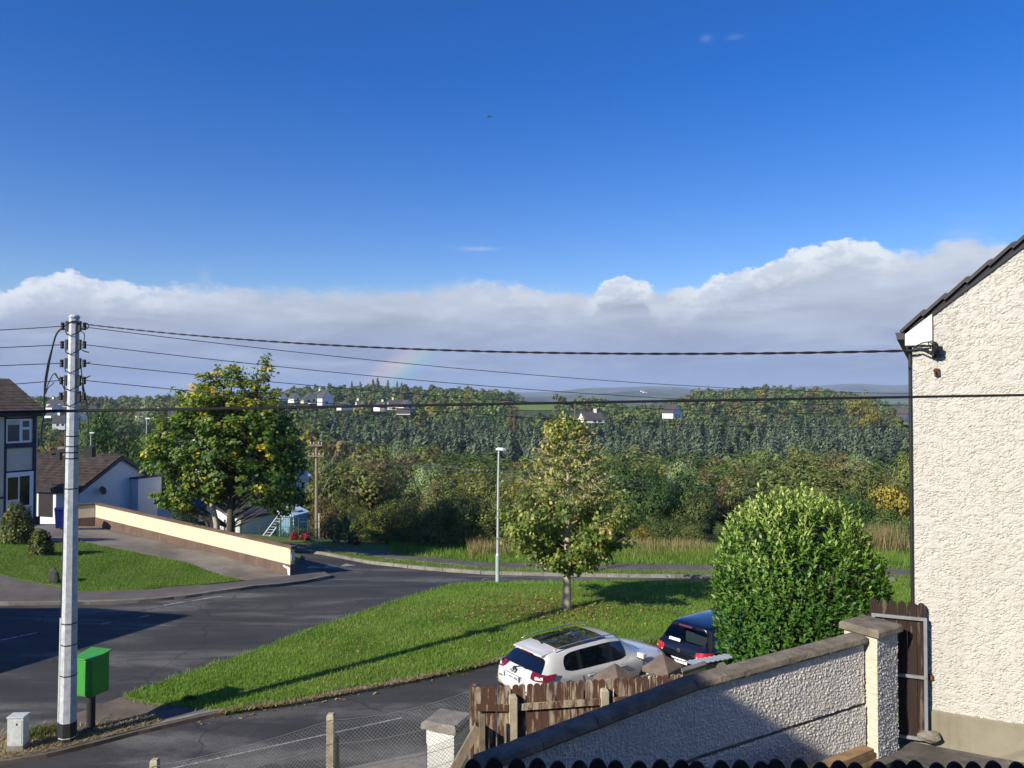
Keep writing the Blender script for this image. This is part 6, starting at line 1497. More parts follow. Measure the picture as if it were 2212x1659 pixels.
# ------------------------------------------------------------------ cars
def build_car(name, label, loc, heading, S):
    """One cage of stations x levels, smoothed once, then cut into named parts along cage faces.
    local axes: x forward, y left, z up.  S: stations (x, [(y, z) for 7 levels], zc) plus front/back face offsets."""
    root = thing(name, label, 'car', loc, heading)
    st = S['stations']; nl = 7; ns = len(st)
    V = []; Fc = []; key = []
    def addv(p): V.append(p); return len(V) - 1
    # side + top grid: columns j = 0..6 left levels bottom->roof edge, 7 centre-left, 8 centre, ... mirrored
    cols = []
    for i, (x, lv, zc, dx) in enumerate(st):
        row = []
        for k, (y, z) in enumerate(lv): row.append((x + dx[k], y, z))
        ye, ze = lv[-1]; row.append((x + dx[-1] + S.get('crown', 0), ye * .5, ze + (zc - ze) * .8)); row.append((x + dx[-1] + S.get('crown', 0) * 1.2, 0, zc))
        row += [(p[0], -p[1], p[2]) for p in row[-2::-1]]
        cols.append([addv(p) for p in row])
    m = len(cols[0])
    for i in range(ns - 1):
        for j in range(m - 1):
            Fc.append((cols[i][j], cols[i + 1][j], cols[i + 1][j + 1], cols[i][j + 1])); jj = j if j <= m - 2 - j else m - 2 - j
            key.append(('side', i, jj, j != jj))
    # end faces: join left level k to right level k with interior points
    for e, (i, tg) in enumerate(((0, 'rear'), (ns - 1, 'front'))):
        fr = [0.62, 0.0, -0.62]; grid = []
        for k in range(nl):
            l_ = V[cols[i][k]]; bul = S['bulge_r'][k] if e == 0 else S['bulge_f'][k]
            grid.append([cols[i][k]] + [addv((l_[0] + bul * (1 - f * f * .8), l_[1] * f, l_[2] + (0.01 if k > 3 else 0) * (1 - abs(f)))) for f in fr] + [cols[i][m - 1 - k]])
        # the roof edge row uses the station's own roof columns
        top = [cols[i][nl - 1], cols[i][nl], cols[i][nl + 1], cols[i][nl + 2], cols[i][m - nl]]
        grid[nl - 1] = top
        for k in range(nl - 1):
            for q in range(4):
                f = (grid[k][q], grid[k][q + 1], grid[k + 1][q + 1], grid[k + 1][q]); Fc.append(f if e else f[::-1]); key.append((tg, k, q, False))
    zone = S['zone']; names = []; idx = []
    for kx in key:
        z = zone(kx); 
        if z not in names: names.append(z)
        idx.append(names.index(z))
    me = bpy.data.meshes.new('cage'); me.from_pydata(V, [], Fc)
    bm_ = bmesh.new(); bm_.from_mesh(me); bmesh.ops.remove_doubles(bm_, verts=bm_.verts, dist=1e-5); 
    bm_.faces.ensure_lookup_table()
    bmesh.ops.recalc_face_normals(bm_, faces=bm_.faces) if False else None
    cr = bm_.edges.layers.float.new('crease_edge') if 'crease_edge' not in bm_.edges.layers.float else bm_.edges.layers.float['crease_edge']
    for f, ix in zip(bm_.faces, idx): f.material_index = ix
    for e_ in bm_.edges:
        if len(e_.link_faces) == 2 and e_.link_faces[0].material_index != e_.link_faces[1].material_index: e_[cr] = S.get('crease', 0.35)
    bmesh.ops.recalc_face_normals(bm_, faces=list(bm_.faces))
    bm_.to_mesh(me); bm_.free()
    for _ in names: me.materials.append(None)
    tmp = bpy.data.objects.new('cage', me); C.objects.link(tmp); md = tmp.modifiers.new('s', 'SUBSURF'); md.levels = 3; md.render_levels = 3
    bpy.context.view_layer.update()
    ev = tmp.evaluated_get(bpy.context.evaluated_depsgraph_get()).to_mesh(); n = len(ev.vertices); co = np.empty(n * 3); ev.vertices.foreach_get('co', co); co = co.reshape(-1, 3)
    nm = np.empty(n * 3); ev.vertices.foreach_get('normal', nm); nm = nm.reshape(-1, 3)
    np_ = len(ev.polygons); mi = np.empty(np_, np.int32); ev.polygons.foreach_get('material_index', mi); lp = np.empty(np_ * 4, np.int32); ev.polygons.foreach_get('vertices', lp); lp = lp.reshape(-1, 4)
    made = {}
    for ix, nme in enumerate(names):
        if nme is None: continue
        part, mat, out, sub = S['parts'][nme]
        fs_all = lp[mi == ix]; cy_ = co[fs_all].mean(1)[:, 1]; paired = nme in ('win_q', 'win_r', 'win_f', 'pillar', 'lamp')
        for fs in ([fs_all[cy_ > 0], fs_all[cy_ <= 0]] if paired else [fs_all]):
            u, inv = np.unique(fs, return_inverse=True); vv = co[u] + nm[u] * out
            ob = bpy.data.objects.new(part, np_mesh(part, vv, inv.reshape(-1, 4), M[mat], True)); link(ob, made.get(sub, root) if sub else root); made[nme] = ob
    bpy.data.objects.remove(tmp, do_unlink=True)
    return root, made, (co, nm)
def lev(*a): return list(a)
Z0 = [0] * 7
def lettering(body, size, mat, parent, mw):
    cu = bpy.data.curves.new('registration', 'FONT'); cu.body = body; cu.size = size; cu.align_x = 'CENTER'; cu.align_y = 'CENTER'; cu.extrude = .001
    t = bpy.data.objects.new('lettering', cu); C.objects.link(t); bpy.context.view_layer.update()
    me = bpy.data.meshes.new_from_object(t.evaluated_get(bpy.context.evaluated_depsgraph_get())); bpy.data.objects.remove(t, do_unlink=True)
    me.materials.clear(); me.materials.append(mat); o = bpy.data.objects.new('lettering', me); link(o, parent); o.matrix_local = mw; o['kind'] = 'stuff'; return o
def suv():
    heading = math.pi / 2 - math.radians(54)
    q = G(1150, 1497, 0.0); base = Vector((1.82, 19.2, 0)); base.z = Hs(base.x, base.y)
    #           sill          cladding      waist         shoulder      belt          window top    roof edge
    def body(w, zs, zr, yr=.60): return lev((.80 * w, .30), (.885 * w, .50), (.905 * w, .74), (.895 * w, zs), (.83 * w, zs + .10), (yr + .07, zr - .10), (yr, zr - .03))
    st = [(-2.05, lev((.74, .34), (.80, .58), (.80, .78), (.80, .98), (.71, 1.12), (.60, 1.42), (.55, 1.50)), 1.52, [-.02, -.10, -.11, -.06, .10, .36, .29]),
          (-1.82, body(.99, .98, 1.57, .57), 1.57, [-.06, -.06, -.06, -.03, .05, .28, .26]),
          (-1.42, body(1, .97, 1.585), 1.59, [0, 0, 0, 0, .02, .10, .10]),
          (-0.92, body(1, .95, 1.605), 1.61, [0, 0, 0, 0, 0, 0, 0]), (-0.82, body(1, .945, 1.61), 1.615, Z0), (0.06, body(1, .93, 1.615), 1.62, Z0), (0.16, body(1, .925, 1.61), 1.615, Z0),
          (0.62, body(1, .92, 1.56, .58), 1.58, [0, 0, 0, 0, .05, -.10, -.12]),
          (1.20, lev((.80, .30), (.885, .50), (.905, .74), (.89, .90), (.80, .985), (.66, 1.02), (.50, 1.04)), 1.06, [0, 0, 0, 0, 0, -.02, -.03]),
          (1.72, lev((.79, .30), (.88, .48), (.90, .72), (.86, .86), (.76, .93), (.60, .965), (.45, .98)), .995, Z0),
          (2.08, lev((.70, .30), (.78, .46), (.80, .62), (.76, .76), (.68, .83), (.55, .87), (.40, .88)), .89, [.02, .06, .06, .02, 0, 0, 0])]
    def zone(k):
        t, a, b, mir = k
        if t == 'side':
            i, j = a, b
            if j == 0: return 'clad'
            if j == 4:
                if 2 <= i <= 2: return 'win_q'
                if i == 4: return 'win_r'
                if i == 6: return 'win_f'
                if i == 3 or i == 5: return 'pillar'
            if i == 7 and j in (5, 6, 7): return 'screen'
            if j in (6, 7) and 2 <= i <= 5: return 'roofglass'
            if j == 3 and i == 0: return 'lamp'
            return 'body'
        if t == 'rear':
            if a == 0: return 'clad'
            if a == 4 and b in (0, 1, 2, 3): return 'rearwin'
            if a == 3 and b in (0, 3): return 'lamp'
            return 'body'
        if t == 'front': return 'clad' if a == 0 else 'body'
    parts = {'body': ('body', 'car_white', 0, None), 'clad': ('cladding', 'black_plastic', 0.004, None), 'win_q': ('quarter_window', 'roof_glass', 0.003, None), 'win_r': ('rear_side_window', 'roof_glass', 0.003, None),
             'win_f': ('front_side_window', 'roof_glass', 0.003, None), 'pillar': ('door_pillar', 'black_plastic', 0.002, None), 'screen': ('windscreen', 'roof_glass', 0.003, None), 'roofglass': ('panoramic_roof', 'roof_glass', 0.003, None),
             'lamp': ('tail_light', 'lamp_red', 0.006, None), 'rearwin': ('rear_window', 'roof_glass', 0.003, None)}
    root, made, _ = build_car('white_suv', 'white crossover car with roof rails parked behind the picket fence', base, heading, dict(stations=st, zone=zone, parts=parts, bulge_r=[-.06, -.07, -.05, -.05, -.06, -.08, 0], bulge_f=[.10, .13, .14, .13, .1, .06, 0], crown=0.0, crease=.55))
    root.scale = (1, 1, .90)
    fit = {'root': root}
    # spoiler lip above the rear window
    m2 = MB(); pr = [(-1.35, 1.575), (-1.60, 1.558), (-1.82, 1.52), (-1.835, 1.50), (-1.72, 1.46), (-1.4, 1.50)]
    m2.extrude([(x, -.54, z - .015) for x, z in pr], (0, 1.08, 0)); m2.build('spoiler', M['car_white'], root, bevel=.012)
    m2 = MB(); m2.box((-1.84, 0, 1.475), (.015, .36, .03)); m2.build('high_brake_light', M['lamp_red'], root)
    # lamps' clear middle
    for s in (-1, 1):
        m2 = MB(); R = Matrix.Rotation(s * -0.62, 3, 'Z'); m2.box((-2.035, s * .73, 1.045), (.05, .20, .075), R); m2.build('reversing_light', M['lamp_clear'], root, bevel=.01)
        m2 = MB(); m2.extrude([(-2.05, s * .72, 1.09), (-1.62, s * .865, 1.13), (-1.70, s * .895, 1.03), (-1.94, s * .845, .96)], (-.03, s * .018, 0)); m2.build('lamp_wing', M['lamp_red'], root, bevel=.006)
        # roof rail
        m2 = MB(); m2.tube([(-1.52, s * .60, 1.585), (-1.40, s * .605, 1.635), (-.8, s * .605, 1.668), (0, s * .60, 1.67), (.42, s * .585, 1.635), (.52, s * .575, 1.59)], .015, 6); m2.build('roof_rail', M['rail_silver'], root, smooth=True)
        # mirror
        m2 = MB(); m2.box((.93, s * 1.0, 1.07), (.14, .22, .15)); m2.box((.95, s * .90, 1.03), (.06, .12, .05)); m2.build('door_mirror', M['car_white'], root, bevel=.03)
        m2 = MB(); m2.box((.93, s * 1.0, 1.00), (.15, .2, .03)); m2.build('mirror_base', M['black_plastic'], root, bevel=.01)
        for hx in (-.62, .38):
            m2 = MB(); m2.box((hx, s * .915, .885), (.20, .035, .032)); m2.build('door_handle', M['car_white'], root, bevel=.012); m2 = MB(); m2.box((hx + .02, s * .902, .885), (.13, .016, .055)); m2.build('handle_recess', M['shadow_grey'], root, bevel=.006)
        # door gaps and wheels
        for gx in (-.86, .10, 1.05):
            m2 = MB(); m2.tube([(gx, s * .905, .52), (gx, s * .909, .74), (gx - .02, s * .897, .93)], .006, 4); m2.build('door_gap', M['shadow_grey'], root)
        for wx in (-1.32, 1.33):
            m2 = MB(); n_ = 20
            for a in range(n_ + 1):
                pass
            arch = [(wx + .43 * math.cos(PI * a / n_), .36 + .43 * math.sin(PI * a / n_)) for a in range(n_ + 1)]; arch += [(wx - .43, .28), (wx + .43, .28)]
            m2.extrude([(x, s * .80, z) for x, z in arch], (0, s * .112, 0)); wa = m2.build('wheel_arch', M['black_plastic'], root)
            m2 = MB(); m2.tube([(wx, s * .70, .335), (wx, s * .915, .335)], .335, 28); wh = m2.build('wheel', M['rubber'], root, bevel=.02); m2 = MB(); m2.tube([(wx, s * .90, .335), (wx, s * .925, .335)], .22, 20)
            for k in range(5): a = 2 * PI * k / 5; m2.box((wx + .11 * math.cos(a), s * .928, .335 + .11 * math.sin(a)), (.2, .02, .05), Matrix.Rotation(-a, 3, 'Y'))
            m2.build('rim', M['rail_silver'], wh)
    m2 = MB(); m2.extrude([(-1.55, -.906, .98), (-1.38, -.91, .98), (-1.38, -.914, .82), (-1.55, -.91, .82)], (0, -.004, 0)); m2.build('fuel_flap', M['car_white'], root, bevel=.003)
    # plate, badge, wiper, antenna, trim
    xr = -2.232
    m2 = MB(); m2.box((xr, .06, .90), (.012, .56, .15)); pl = m2.build('number_plate', M['plate_white'], root, bevel=.004)
    m2 = MB(); m2.box((xr - .008, .315, .90), (.004, .045, .13)); m2.build('blue_band', M['plate_blue'], pl)
    lettering('151 MN 8083', .10, M['dark_letter'], pl, Matrix.Translation((xr - .010, .04, .90)) @ Matrix(((0, 0, -1), (-1, 0, 0), (0, 1, 0))).to_4x4())
    m2 = MB(); m2.tube([(xr + .09, .055, 1.065), (xr + .02, .055, 1.065)], .055, 20); bd = m2.build('badge', M['chrome'], root); m2 = MB(); m2.tube([(xr + .05, .055, 1.065), (xr + .017, .055, 1.065)], .04, 20); m2.build('badge_centre', M['car_white'], bd); m2 = MB(); m2.box((xr + .014, .055, 1.065), (.008, .12, .022)); m2.build('badge_bar', M['dark_letter'], bd)
    m2 = MB(); m2.box((xr + .02, -.42, .665), (.012, .12, .022)); m2.build('model_badge', M['dark_letter'], root)
    m2 = MB(); m2.box((xr + .04, .53, .80), (.012, .12, .020)); m2.build('model_badge', M['dark_letter'], root)
    m2 = MB(); m2.tube([(-2.08, .12, 1.10), (-2.04, -.06, 1.17), (-2.03, -.25, 1.14)], .010, 5); m2.box((-2.09, .12, 1.09), (.05, .06, .05)); m2.build('rear_wiper', M['black_plastic'], root)
    m2 = MB(); m2.tube([(-1.36, 0, 1.575), (-1.40, 0, 1.61), (-1.50, 0, 1.74)], [.03, .018, .006], 6); m2.build('antenna', M['black_plastic'], root)
    m2 = MB(); m2.tube([(xr + .075, -.78, .66), (xr + .005, -.4, .60), (xr - .012, 0, .585), (xr + .005, .4, .60), (xr + .075, .78, .66)], .007, 4); m2.build('tailgate_gap', M['shadow_grey'], root)
    m2 = MB(); m2.tube([(xr + .07, .46, 1.10), (xr + .03, .42, 1.03), (xr + .0, .36, .985), (xr - .004, .0, .985), (xr + .0, -.30, .985), (xr + .02, -.42, .80)], .006, 4); m2.build('plate_recess', M['shadow_grey'], root)
    return root
simple('shadow_grey', (0.10, 0.10, 0.10), (0.12, 0.12, 0.12), 3, 0.8)
suv()
def hatch():
    heading = math.pi / 2 - math.radians(52); base = Vector((5.95, 21.3, 0)); base.z = Hs(base.x, base.y)
    def body(w, zs, zr, yr=.56): return lev((.78 * w, .24), (.86 * w, .42), (.885 * w, .66), (.875 * w, zs), (.81 * w, zs + .09), (yr + .08, zr - .10), (yr, zr - .025))
    st = [(-2.00, lev((.72, .28), (.80, .50), (.80, .68), (.79, .87), (.72, 1.00), (.60, 1.33), (.54, 1.40)), 1.42, [-.02, -.08, -.08, -.03, .08, .34, .28]),
          (-1.74, body(.99, .90, 1.47, .55), 1.46, [-.06, -.06, -.06, -.03, .05, .20, .20]), (-1.20, body(1, .89, 1.475), 1.485, Z0), (-0.80, body(1, .88, 1.485), 1.495, Z0), (-0.68, body(1, .88, 1.485), 1.50, Z0), (0.10, body(1, .87, 1.48), 1.495, Z0), (0.2, body(1, .87, 1.475), 1.49, Z0),
          (0.60, body(1, .86, 1.43, .55), 1.45, [0, 0, 0, 0, .05, -.10, -.12]),
          (1.15, lev((.78, .24), (.86, .42), (.885, .66), (.86, .84), (.78, .92), (.64, .95), (.48, .965)), .985, Z0), (1.65, lev((.77, .24), (.85, .42), (.87, .64), (.83, .79), (.73, .86), (.58, .895), (.42, .91)), .925, Z0),
          (2.0, lev((.68, .25), (.76, .40), (.78, .56), (.74, .68), (.66, .75), (.52, .79), (.38, .80)), .81, [.02, .06, .06, .02, 0, 0, 0])]
    def zone(k):
        t, a, b, mir = k
        if t == 'side':
            if b == 0: return 'clad'
            if b == 4 and a in (2, 4, 6): return {2: 'win_q', 4: 'win_r', 6: 'win_f'}[a]
            if a == 7 and b in (5, 6, 7): return 'screen'
            if b == 2 and a == 0: return 'lamp'
            return 'body'
        if t == 'rear':
            if a == 0: return 'clad'
            if a == 4: return 'rearwin'
            if a == 2 and b in (0, 3): return 'lamp'
        if t == 'front' and a == 0: return 'clad'
        return 'body'
    parts = {'body': ('body', 'car_navy', 0, None), 'clad': ('bumper_lower', 'car_navy', 0.0, None), 'win_q': ('quarter_window', 'roof_glass', .003, None), 'win_r': ('rear_side_window', 'roof_glass', .003, None), 'win_f': ('front_side_window', 'roof_glass', .003, None),
             'screen': ('windscreen', 'roof_glass', .003, None), 'lamp': ('tail_light', 'lamp_bright_red', .006, None), 'rearwin': ('rear_window', 'hatch_glass', .003, None)}
    root, made, _ = build_car('navy_hatchback', 'dark navy hatchback with red tail lights parked ahead under the laurel bush', base, heading, dict(stations=st, zone=zone, parts=parts, bulge_r=[-.06, -.07, -.05, -.05, -.06, -.07, 0], bulge_f=[.10, .13, .14, .13, .1, .06, 0], crease=.55))
    root.scale = (1, 1, .94)
    xr = -2.14
    for s in (-1, 1):
        m2 = MB(); R = Matrix.Rotation(s * -.5, 3, 'Z'); m2.box((-2.005, s * .70, .70), (.07, .36, .045), R); m2.build('lamp_strip', M['lamp_clear'], root, bevel=.012)
        m2 = MB(); m2.box((-2.035, s * .63, .79), (.05, .16, .10), R); m2.build('lamp_lens', M['lamp_bright_red'], root, bevel=.03)
        for wx in (-1.28, 1.28):
            m2 = MB(); m2.tube([(wx, s * .68, .31), (wx, s * .895, .31)], .31, 24); wh = m2.build('wheel', M['rubber'], root, bevel=.02); m2 = MB(); m2.tube([(wx, s * .87, .31), (wx, s * .905, .31)], .2, 18); m2.build('rim', M['rail_silver'], wh)
        m2 = MB(); m2.box((.92, s * .98, 1.0), (.13, .2, .14)); m2.build('door_mirror', M['car_navy'], root, bevel=.03)
    m2 = MB(); m2.box((-1.83, 0, 1.395), (.03, .42, .035)); m2.build('high_brake_light', M['lamp_red'], root)
    m2 = MB(); m2.tube([(xr + .04, 0, .80), (xr + .012, 0, .80)], .055, 20); bd = m2.build('badge', M['chrome'], root)
    # two nested chevrons as on the tailgate emblem
    m2 = MB()
    for w_, zt in ((.034, .025), (.022, -.006)):
        for s in (-1, 1): m2.box((xr + .008, s * w_ * .5, .80 + zt - .012), (.006, .010, .046), Matrix.Rotation(s * .5, 3, 'X'))
    m2.build('emblem', M['dark_letter'], bd)
    m2 = MB(); m2.box((xr - .03, -.05, .545), (.012, .53, .125)); pl = m2.build('number_plate', M['plate_white'], root, bevel=.004)
    lettering('06 MN 4127', .09, M['dark_letter'], pl, Matrix.Translation((xr - .038, -.05, .545)) @ Matrix(((0, 0, -1), (-1, 0, 0), (0, 1, 0))).to_4x4())
    m2 = MB(); m2.box((-2.05, .18, 1.045), (.01, .36, .075), Matrix.Rotation(.35, 3, 'Y')); m2.build('window_sticker', M['plate_white'], root)
    for k in range(2): m2 = MB(); m2.box((-1.0, -.35 + .7 * k, 1.08), (.1, .26, .2)); m2.build('headrest', M['shadow_grey'], root, bevel=.04)
    m2 = MB(); m2.box((-1.05, 0, .85), (.15, 1.2, .35)); m2.build('rear_seat', M['shadow_grey'], root, bevel=.04)
    m2 = MB(); m2.tube([(xr + .035, -.78, .60), (xr - .045, -.4, .575), (xr - .06, 0, .57), (xr - .045, .4, .575), (xr + .035, .78, .60)], .008, 4); m2.build('bumper_line', M['rail_navy'], root)
    return root
t = newmat('hatch_glass', 0.05, 0.6); t.color((0.55, 0.66, 0.66)); t.b.inputs['Transmission Weight'].default_value = 0.0
gl = t.n('ShaderNodeBsdfGlass') if False else None
tr = t.n('ShaderNodeBsdfTransparent'); tr.inputs[0].default_value = (0.42, 0.50, 0.50, 1); gs = t.n('ShaderNodeBsdfGlossy'); gs.inputs['Roughness'].default_value = 0.03
fz = t.n('ShaderNodeFresnel'); fz.inputs[0].default_value = 1.5; ms = t.n('ShaderNodeMixShader'); t.L.new(fz.outputs[0], ms.inputs[0]); t.L.new(tr.outputs[0], ms.inputs[1]); t.L.new(gs.outputs[0], ms.inputs[2]); t.L.new(ms.outputs[0], t.out.inputs[0]); M['hatch_glass'] = t.m
carpaint('rail_navy', (0.03, 0.035, 0.06), .3)
hatch()
# tiny aeroplane high in the blue
def aeroplane():
    c = P(1058, 252, 1150); root = thing('aeroplane', 'tiny dark aircraft high in the clear sky', 'aircraft', tuple(c), math.radians(12))
    m2 = MB(); m2.tube([(-5, 0, 0), (-3.8, 0, 0), (2.5, 0, .1), (4.6, 0, .5)], [.15, .75, .6, .15], 8); m2.build('fuselage', M['slate'], root)
    m2 = MB(); m2.box((-1.2, 0, .75), (1.5, 10, .18)); m2.build('wing', M['slate'], root); m2 = MB(); m2.box((4.1, 0, 1.1), (1.0, .14, 1.5)); m2.box((4.2, 0, .5), (.8, 3.2, .12)); m2.build('tail', M['slate'], root)
aeroplane()
# ------------------------------------------------------------------ foliage
def leaf_mesh(name, pos, nrm, size, tint, mat, aspect=0.55, fold=0.18, along=None):
    """one folded four-point leaf per row"""
    n = len(pos); nrm = nrm / (np.linalg.norm(nrm, axis=1, keepdims=True) + 1e-9)
    a = along if along is not None else RNG.normal(size=(n, 3))
    a = a - nrm * np.sum(a * nrm, 1, keepdims=True); a /= (np.linalg.norm(a, axis=1, keepdims=True) + 1e-9)
    b = np.cross(nrm, a); s = size[:, None]
    v0 = pos - a * s * .5; v2 = pos + a * s * .5 - nrm * s * .10; m = pos + nrm * s * fold * .4
    v1 = m + b * s * aspect * .5; v3 = m - b * s * aspect * .5
    V = np.stack([v0, v1, v2, v3], 1).reshape(-1, 3)
    return np_mesh(name, V, np.arange(4 * n).reshape(-1, 4), mat, False, np.clip(tint, 0, 1))
def obj_of(name, me, parent=None, kind=None):
    o = bpy.data.objects.new(name, me); link(o, parent)
    if kind: o['kind'] = kind
    return o
def unit(n):
    v = RNG.normal(size=(n, 3)); return v / np.linalg.norm(v, axis=1, keepdims=True)

def small_tree():
    b = G(1224, 1316, 0.2); d = b.y; s = d / F
    b.z = float(lawn_z(np.array([[b.x, b.y]]))[0])
    root = thing('lime_tree', 'small half bare autumn tree with pale trunk on the lawn', 'tree', tuple(b))
    zp = np.array([88, 108, 136, 168, 200, 240, 275, 315, 365, 400, 416]) * s; rp = np.array([20, 62, 128, 150, 150, 138, 104, 80, 46, 16, 3]) * s
    rad = lambda z: float(np.interp(z, zp, rp))
    top = 408 * s; m2 = MB(); m2.tube([(0, 0, -.1), (0.0, 0, .1), (.02, 0, 85 * s), (.05, 0, 200 * s), (.06, .02, 320 * s), (.14, 0, top)], [.20, .155, .125, .075, .035, .008], 10); m2.build('trunk', M['pale_bark'], root, smooth=True)
    br = MB(); P_, N_, S_, T_, A_ = [], [], [], [], []
    nl = 86
    for i in range(nl):
        t = (i + .5) / nl; zt = zp[0] + (top - zp[0]) * t ** 0.86; az = i * 2.39996 + random.uniform(-.3, .3); r = rad(zt) * random.uniform(.72, 1.06)
        zb = max(80 * s, zt - r * random.uniform(.35, .6)); tip = Vector((r * math.cos(az) + .05, r * math.sin(az), zt + random.uniform(-.08, .1))); st = Vector((.04, 0, zb))
        mid = st.lerp(tip, .5) + Vector((0, 0, r * .05)); high = zt > 255 * s; vtop = zt > 372 * s
        br.tube([st, st.lerp(mid, .5), mid, tip], [.024, .018, .013, .005] if not high else [.020, .016, .012, .006], 4, cap=False)
        ns = int(7 + 9 * min(r, 2.0))
        for j in range(ns):
            f = random.uniform(.2, 1.0); p = (st.lerp(mid, f * 2) if f < .5 else mid.lerp(tip, f * 2 - 1)); dirv = (tip - st).normalized()
            dv = Vector((dirv.x + random.gauss(0, .55), dirv.y + random.gauss(0, .55), dirv.z + random.gauss(.05, .38))).normalized(); L_ = random.uniform(.22, .62)
            q = p + dv * L_; br.tube([p, p.lerp(q, .5) + Vector((0, 0, .02)), q], [.008, .006, .003] if not high else [.015, .011, .007], 3, cap=False)
            k = (14 if not high else 4); k = 8 if vtop else k
            if high and not vtop and random.random() < .45: k = 1
            if not high and zt > 215 * s: k = 9
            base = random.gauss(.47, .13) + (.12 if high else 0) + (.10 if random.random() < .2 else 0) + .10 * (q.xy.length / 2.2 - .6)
            for _ in range(k):
                u = random.random() ** .6; pp = p.lerp(q, u); P_.append((pp.x + random.gauss(0, .085), pp.y + random.gauss(0, .085), pp.z + random.gauss(-.05, .075)))
                o = Vector((pp.x, pp.y, 0)).normalized(); N_.append((o.x * .6 + random.gauss(0, .6), o.y * .6 + random.gauss(0, .6), .55 + random.gauss(0, .5)))
                A_.append((o.x * .5 + random.gauss(0, .4), o.y * .5 + random.gauss(0, .4), -.8 + random.gauss(0, .3))); S_.append(random.uniform(.10, .17)); T_.append(base + random.gauss(0, .09))
    br.build('branches', M['twig'], root)['kind'] = 'stuff'
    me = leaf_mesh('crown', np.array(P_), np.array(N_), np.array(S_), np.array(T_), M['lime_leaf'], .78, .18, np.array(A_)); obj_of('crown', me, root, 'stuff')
    # a thin shoot at the trunk foot
    m2 = MB(); m2.tube([(0, 0, 78 * s), (.35, -.1, 55 * s), (.5, -.1, 35 * s)], [.008, .006, .003], 4); m2.build('side_shoot', M['twig'], root)
small_tree()

def maple():
    d = 36.6; b = P(497, 1163, d); b.z = Hs(b.x, b.y) - .1; s = d / F
    root = thing('maple_tree', 'large maple with green and golden leaves behind the cream wall', 'tree', (0, 0, 0))
    blobs = [(478, 868, 100, 52), (400, 965, 80, 62), (520, 955, 122, 76), (590, 935, 62, 88), (430, 1062, 82, 46), (560, 1035, 88, 58), (618, 985, 44, 90), (352, 985, 38, 55), (466, 822, 34, 26), (505, 812, 22, 26),
             (572, 812, 15, 34), (545, 832, 24, 24), (425, 850, 26, 20), (372, 1082, 46, 28), (478, 905, 140, 50), (610, 1080, 36, 34), (395, 905, 40, 34), (470, 1010, 90, 60), (640, 1020, 24, 52), (560, 900, 70, 40)]
    m2 = MB(); ztop = P(500, 905, d).z
    j1 = Vector((b.x + .1, d, P(500, 1010, d).z))
    m2.tube([b, Vector((b.x + .02, d, b.z + 1.4)), j1, Vector((b.x + .15, d + .1, ztop))], [.24, .20, .15, .05], 10); m2.build('trunk', M['bark'], root, smooth=True)
    m2 = MB(); p0 = Vector((b.x - .45, d - .3, b.z)); m2.tube([p0, p0 + Vector((-.08, 0, 1.6)), p0 + Vector((-.5, .1, 3.2)), P(420, 930, d)], [.15, .13, .09, .04], 8); m2.build('stem', M['pale_bark'], root, smooth=True)
    m2 = MB(); p0 = Vector((b.x - .75, d - .2, b.z)); m2.tube([p0, p0 + Vector((-.25, 0, 1.6)), p0 + Vector((-1.2, .1, 2.6)), P(365, 1010, d)], [.09, .08, .06, .03], 7); m2.build('stem', M['bark'], root, smooth=True)
    br = MB(); P_, N_, S_, T_ = [], [], [], []
    tot = sum(x[2] * x[3] for x in blobs)
    for (px, py, rx, ry) in blobs:
        n = max(7, int(1000 * rx * ry / tot))
        for _ in range(n):
            v = unit(1)[0] * (random.random() ** .38); X = P(px + v[0] * rx, py - v[2] * ry, d); X.y += v[1] * (rx + ry) * .5 * s * 1.15
            ax = Vector((b.x + .05, d, min(max(X.z - (Vector((X.x - b.x, X.y - d))).length * .55, b.z + 1.3), ztop))); mid = ax.lerp(X, .55) + Vector((random.gauss(0, .15), random.gauss(0, .15), .1))
            if random.random() < .5: br.tube([ax, mid, X], [.028, .016, .006], 4, cap=False)
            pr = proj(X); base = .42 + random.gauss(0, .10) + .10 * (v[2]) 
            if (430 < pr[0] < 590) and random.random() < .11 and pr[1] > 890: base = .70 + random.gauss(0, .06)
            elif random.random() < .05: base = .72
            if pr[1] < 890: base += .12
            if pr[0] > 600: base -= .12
            outv = np.array([X.x - b.x, X.y - d, (X.z - (b.z + 3.5)) * .8]); outv /= np.linalg.norm(outv) + 1e-6
            k = 25; rr = random.uniform(.26, .5); L_ = unit(k) * (RNG.random(k)[:, None] ** .5) * rr * np.array([1, 1, .55])
            P_.append(np.array(X) + L_); N_.append(L_ * .8 + outv * .5 + np.array([0, -.05, .35]) + RNG.normal(0, .35, (k, 3))); S_.append(RNG.uniform(.12, .25, k)); T_.append(base + RNG.normal(0, .07, k))
    # spiky top shoots
    for px, py in ((577, 778), (573, 790), (566, 800), (470, 798), (505, 800), (548, 805), (430, 832), (395, 858), (512, 795)):
        X = P(px, py, d); k = 26; L_ = RNG.normal(0, .12, (k, 3)) * np.array([1, 1, 1.6]); P_.append(np.array(X) + L_); N_.append(RNG.normal(0, 1, (k, 3)) + [0, -.3, .3]); S_.append(RNG.uniform(.10, .18, k)); T_.append(.42 + RNG.normal(0, .1, k)); br.tube([X - Vector((.1, 0, 1.0)), X], [.02, .005], 4)
    br.build('branches', M['bark'], root)['kind'] = 'stuff'
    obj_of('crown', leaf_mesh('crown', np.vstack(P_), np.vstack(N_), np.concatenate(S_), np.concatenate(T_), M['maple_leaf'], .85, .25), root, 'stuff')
maple()

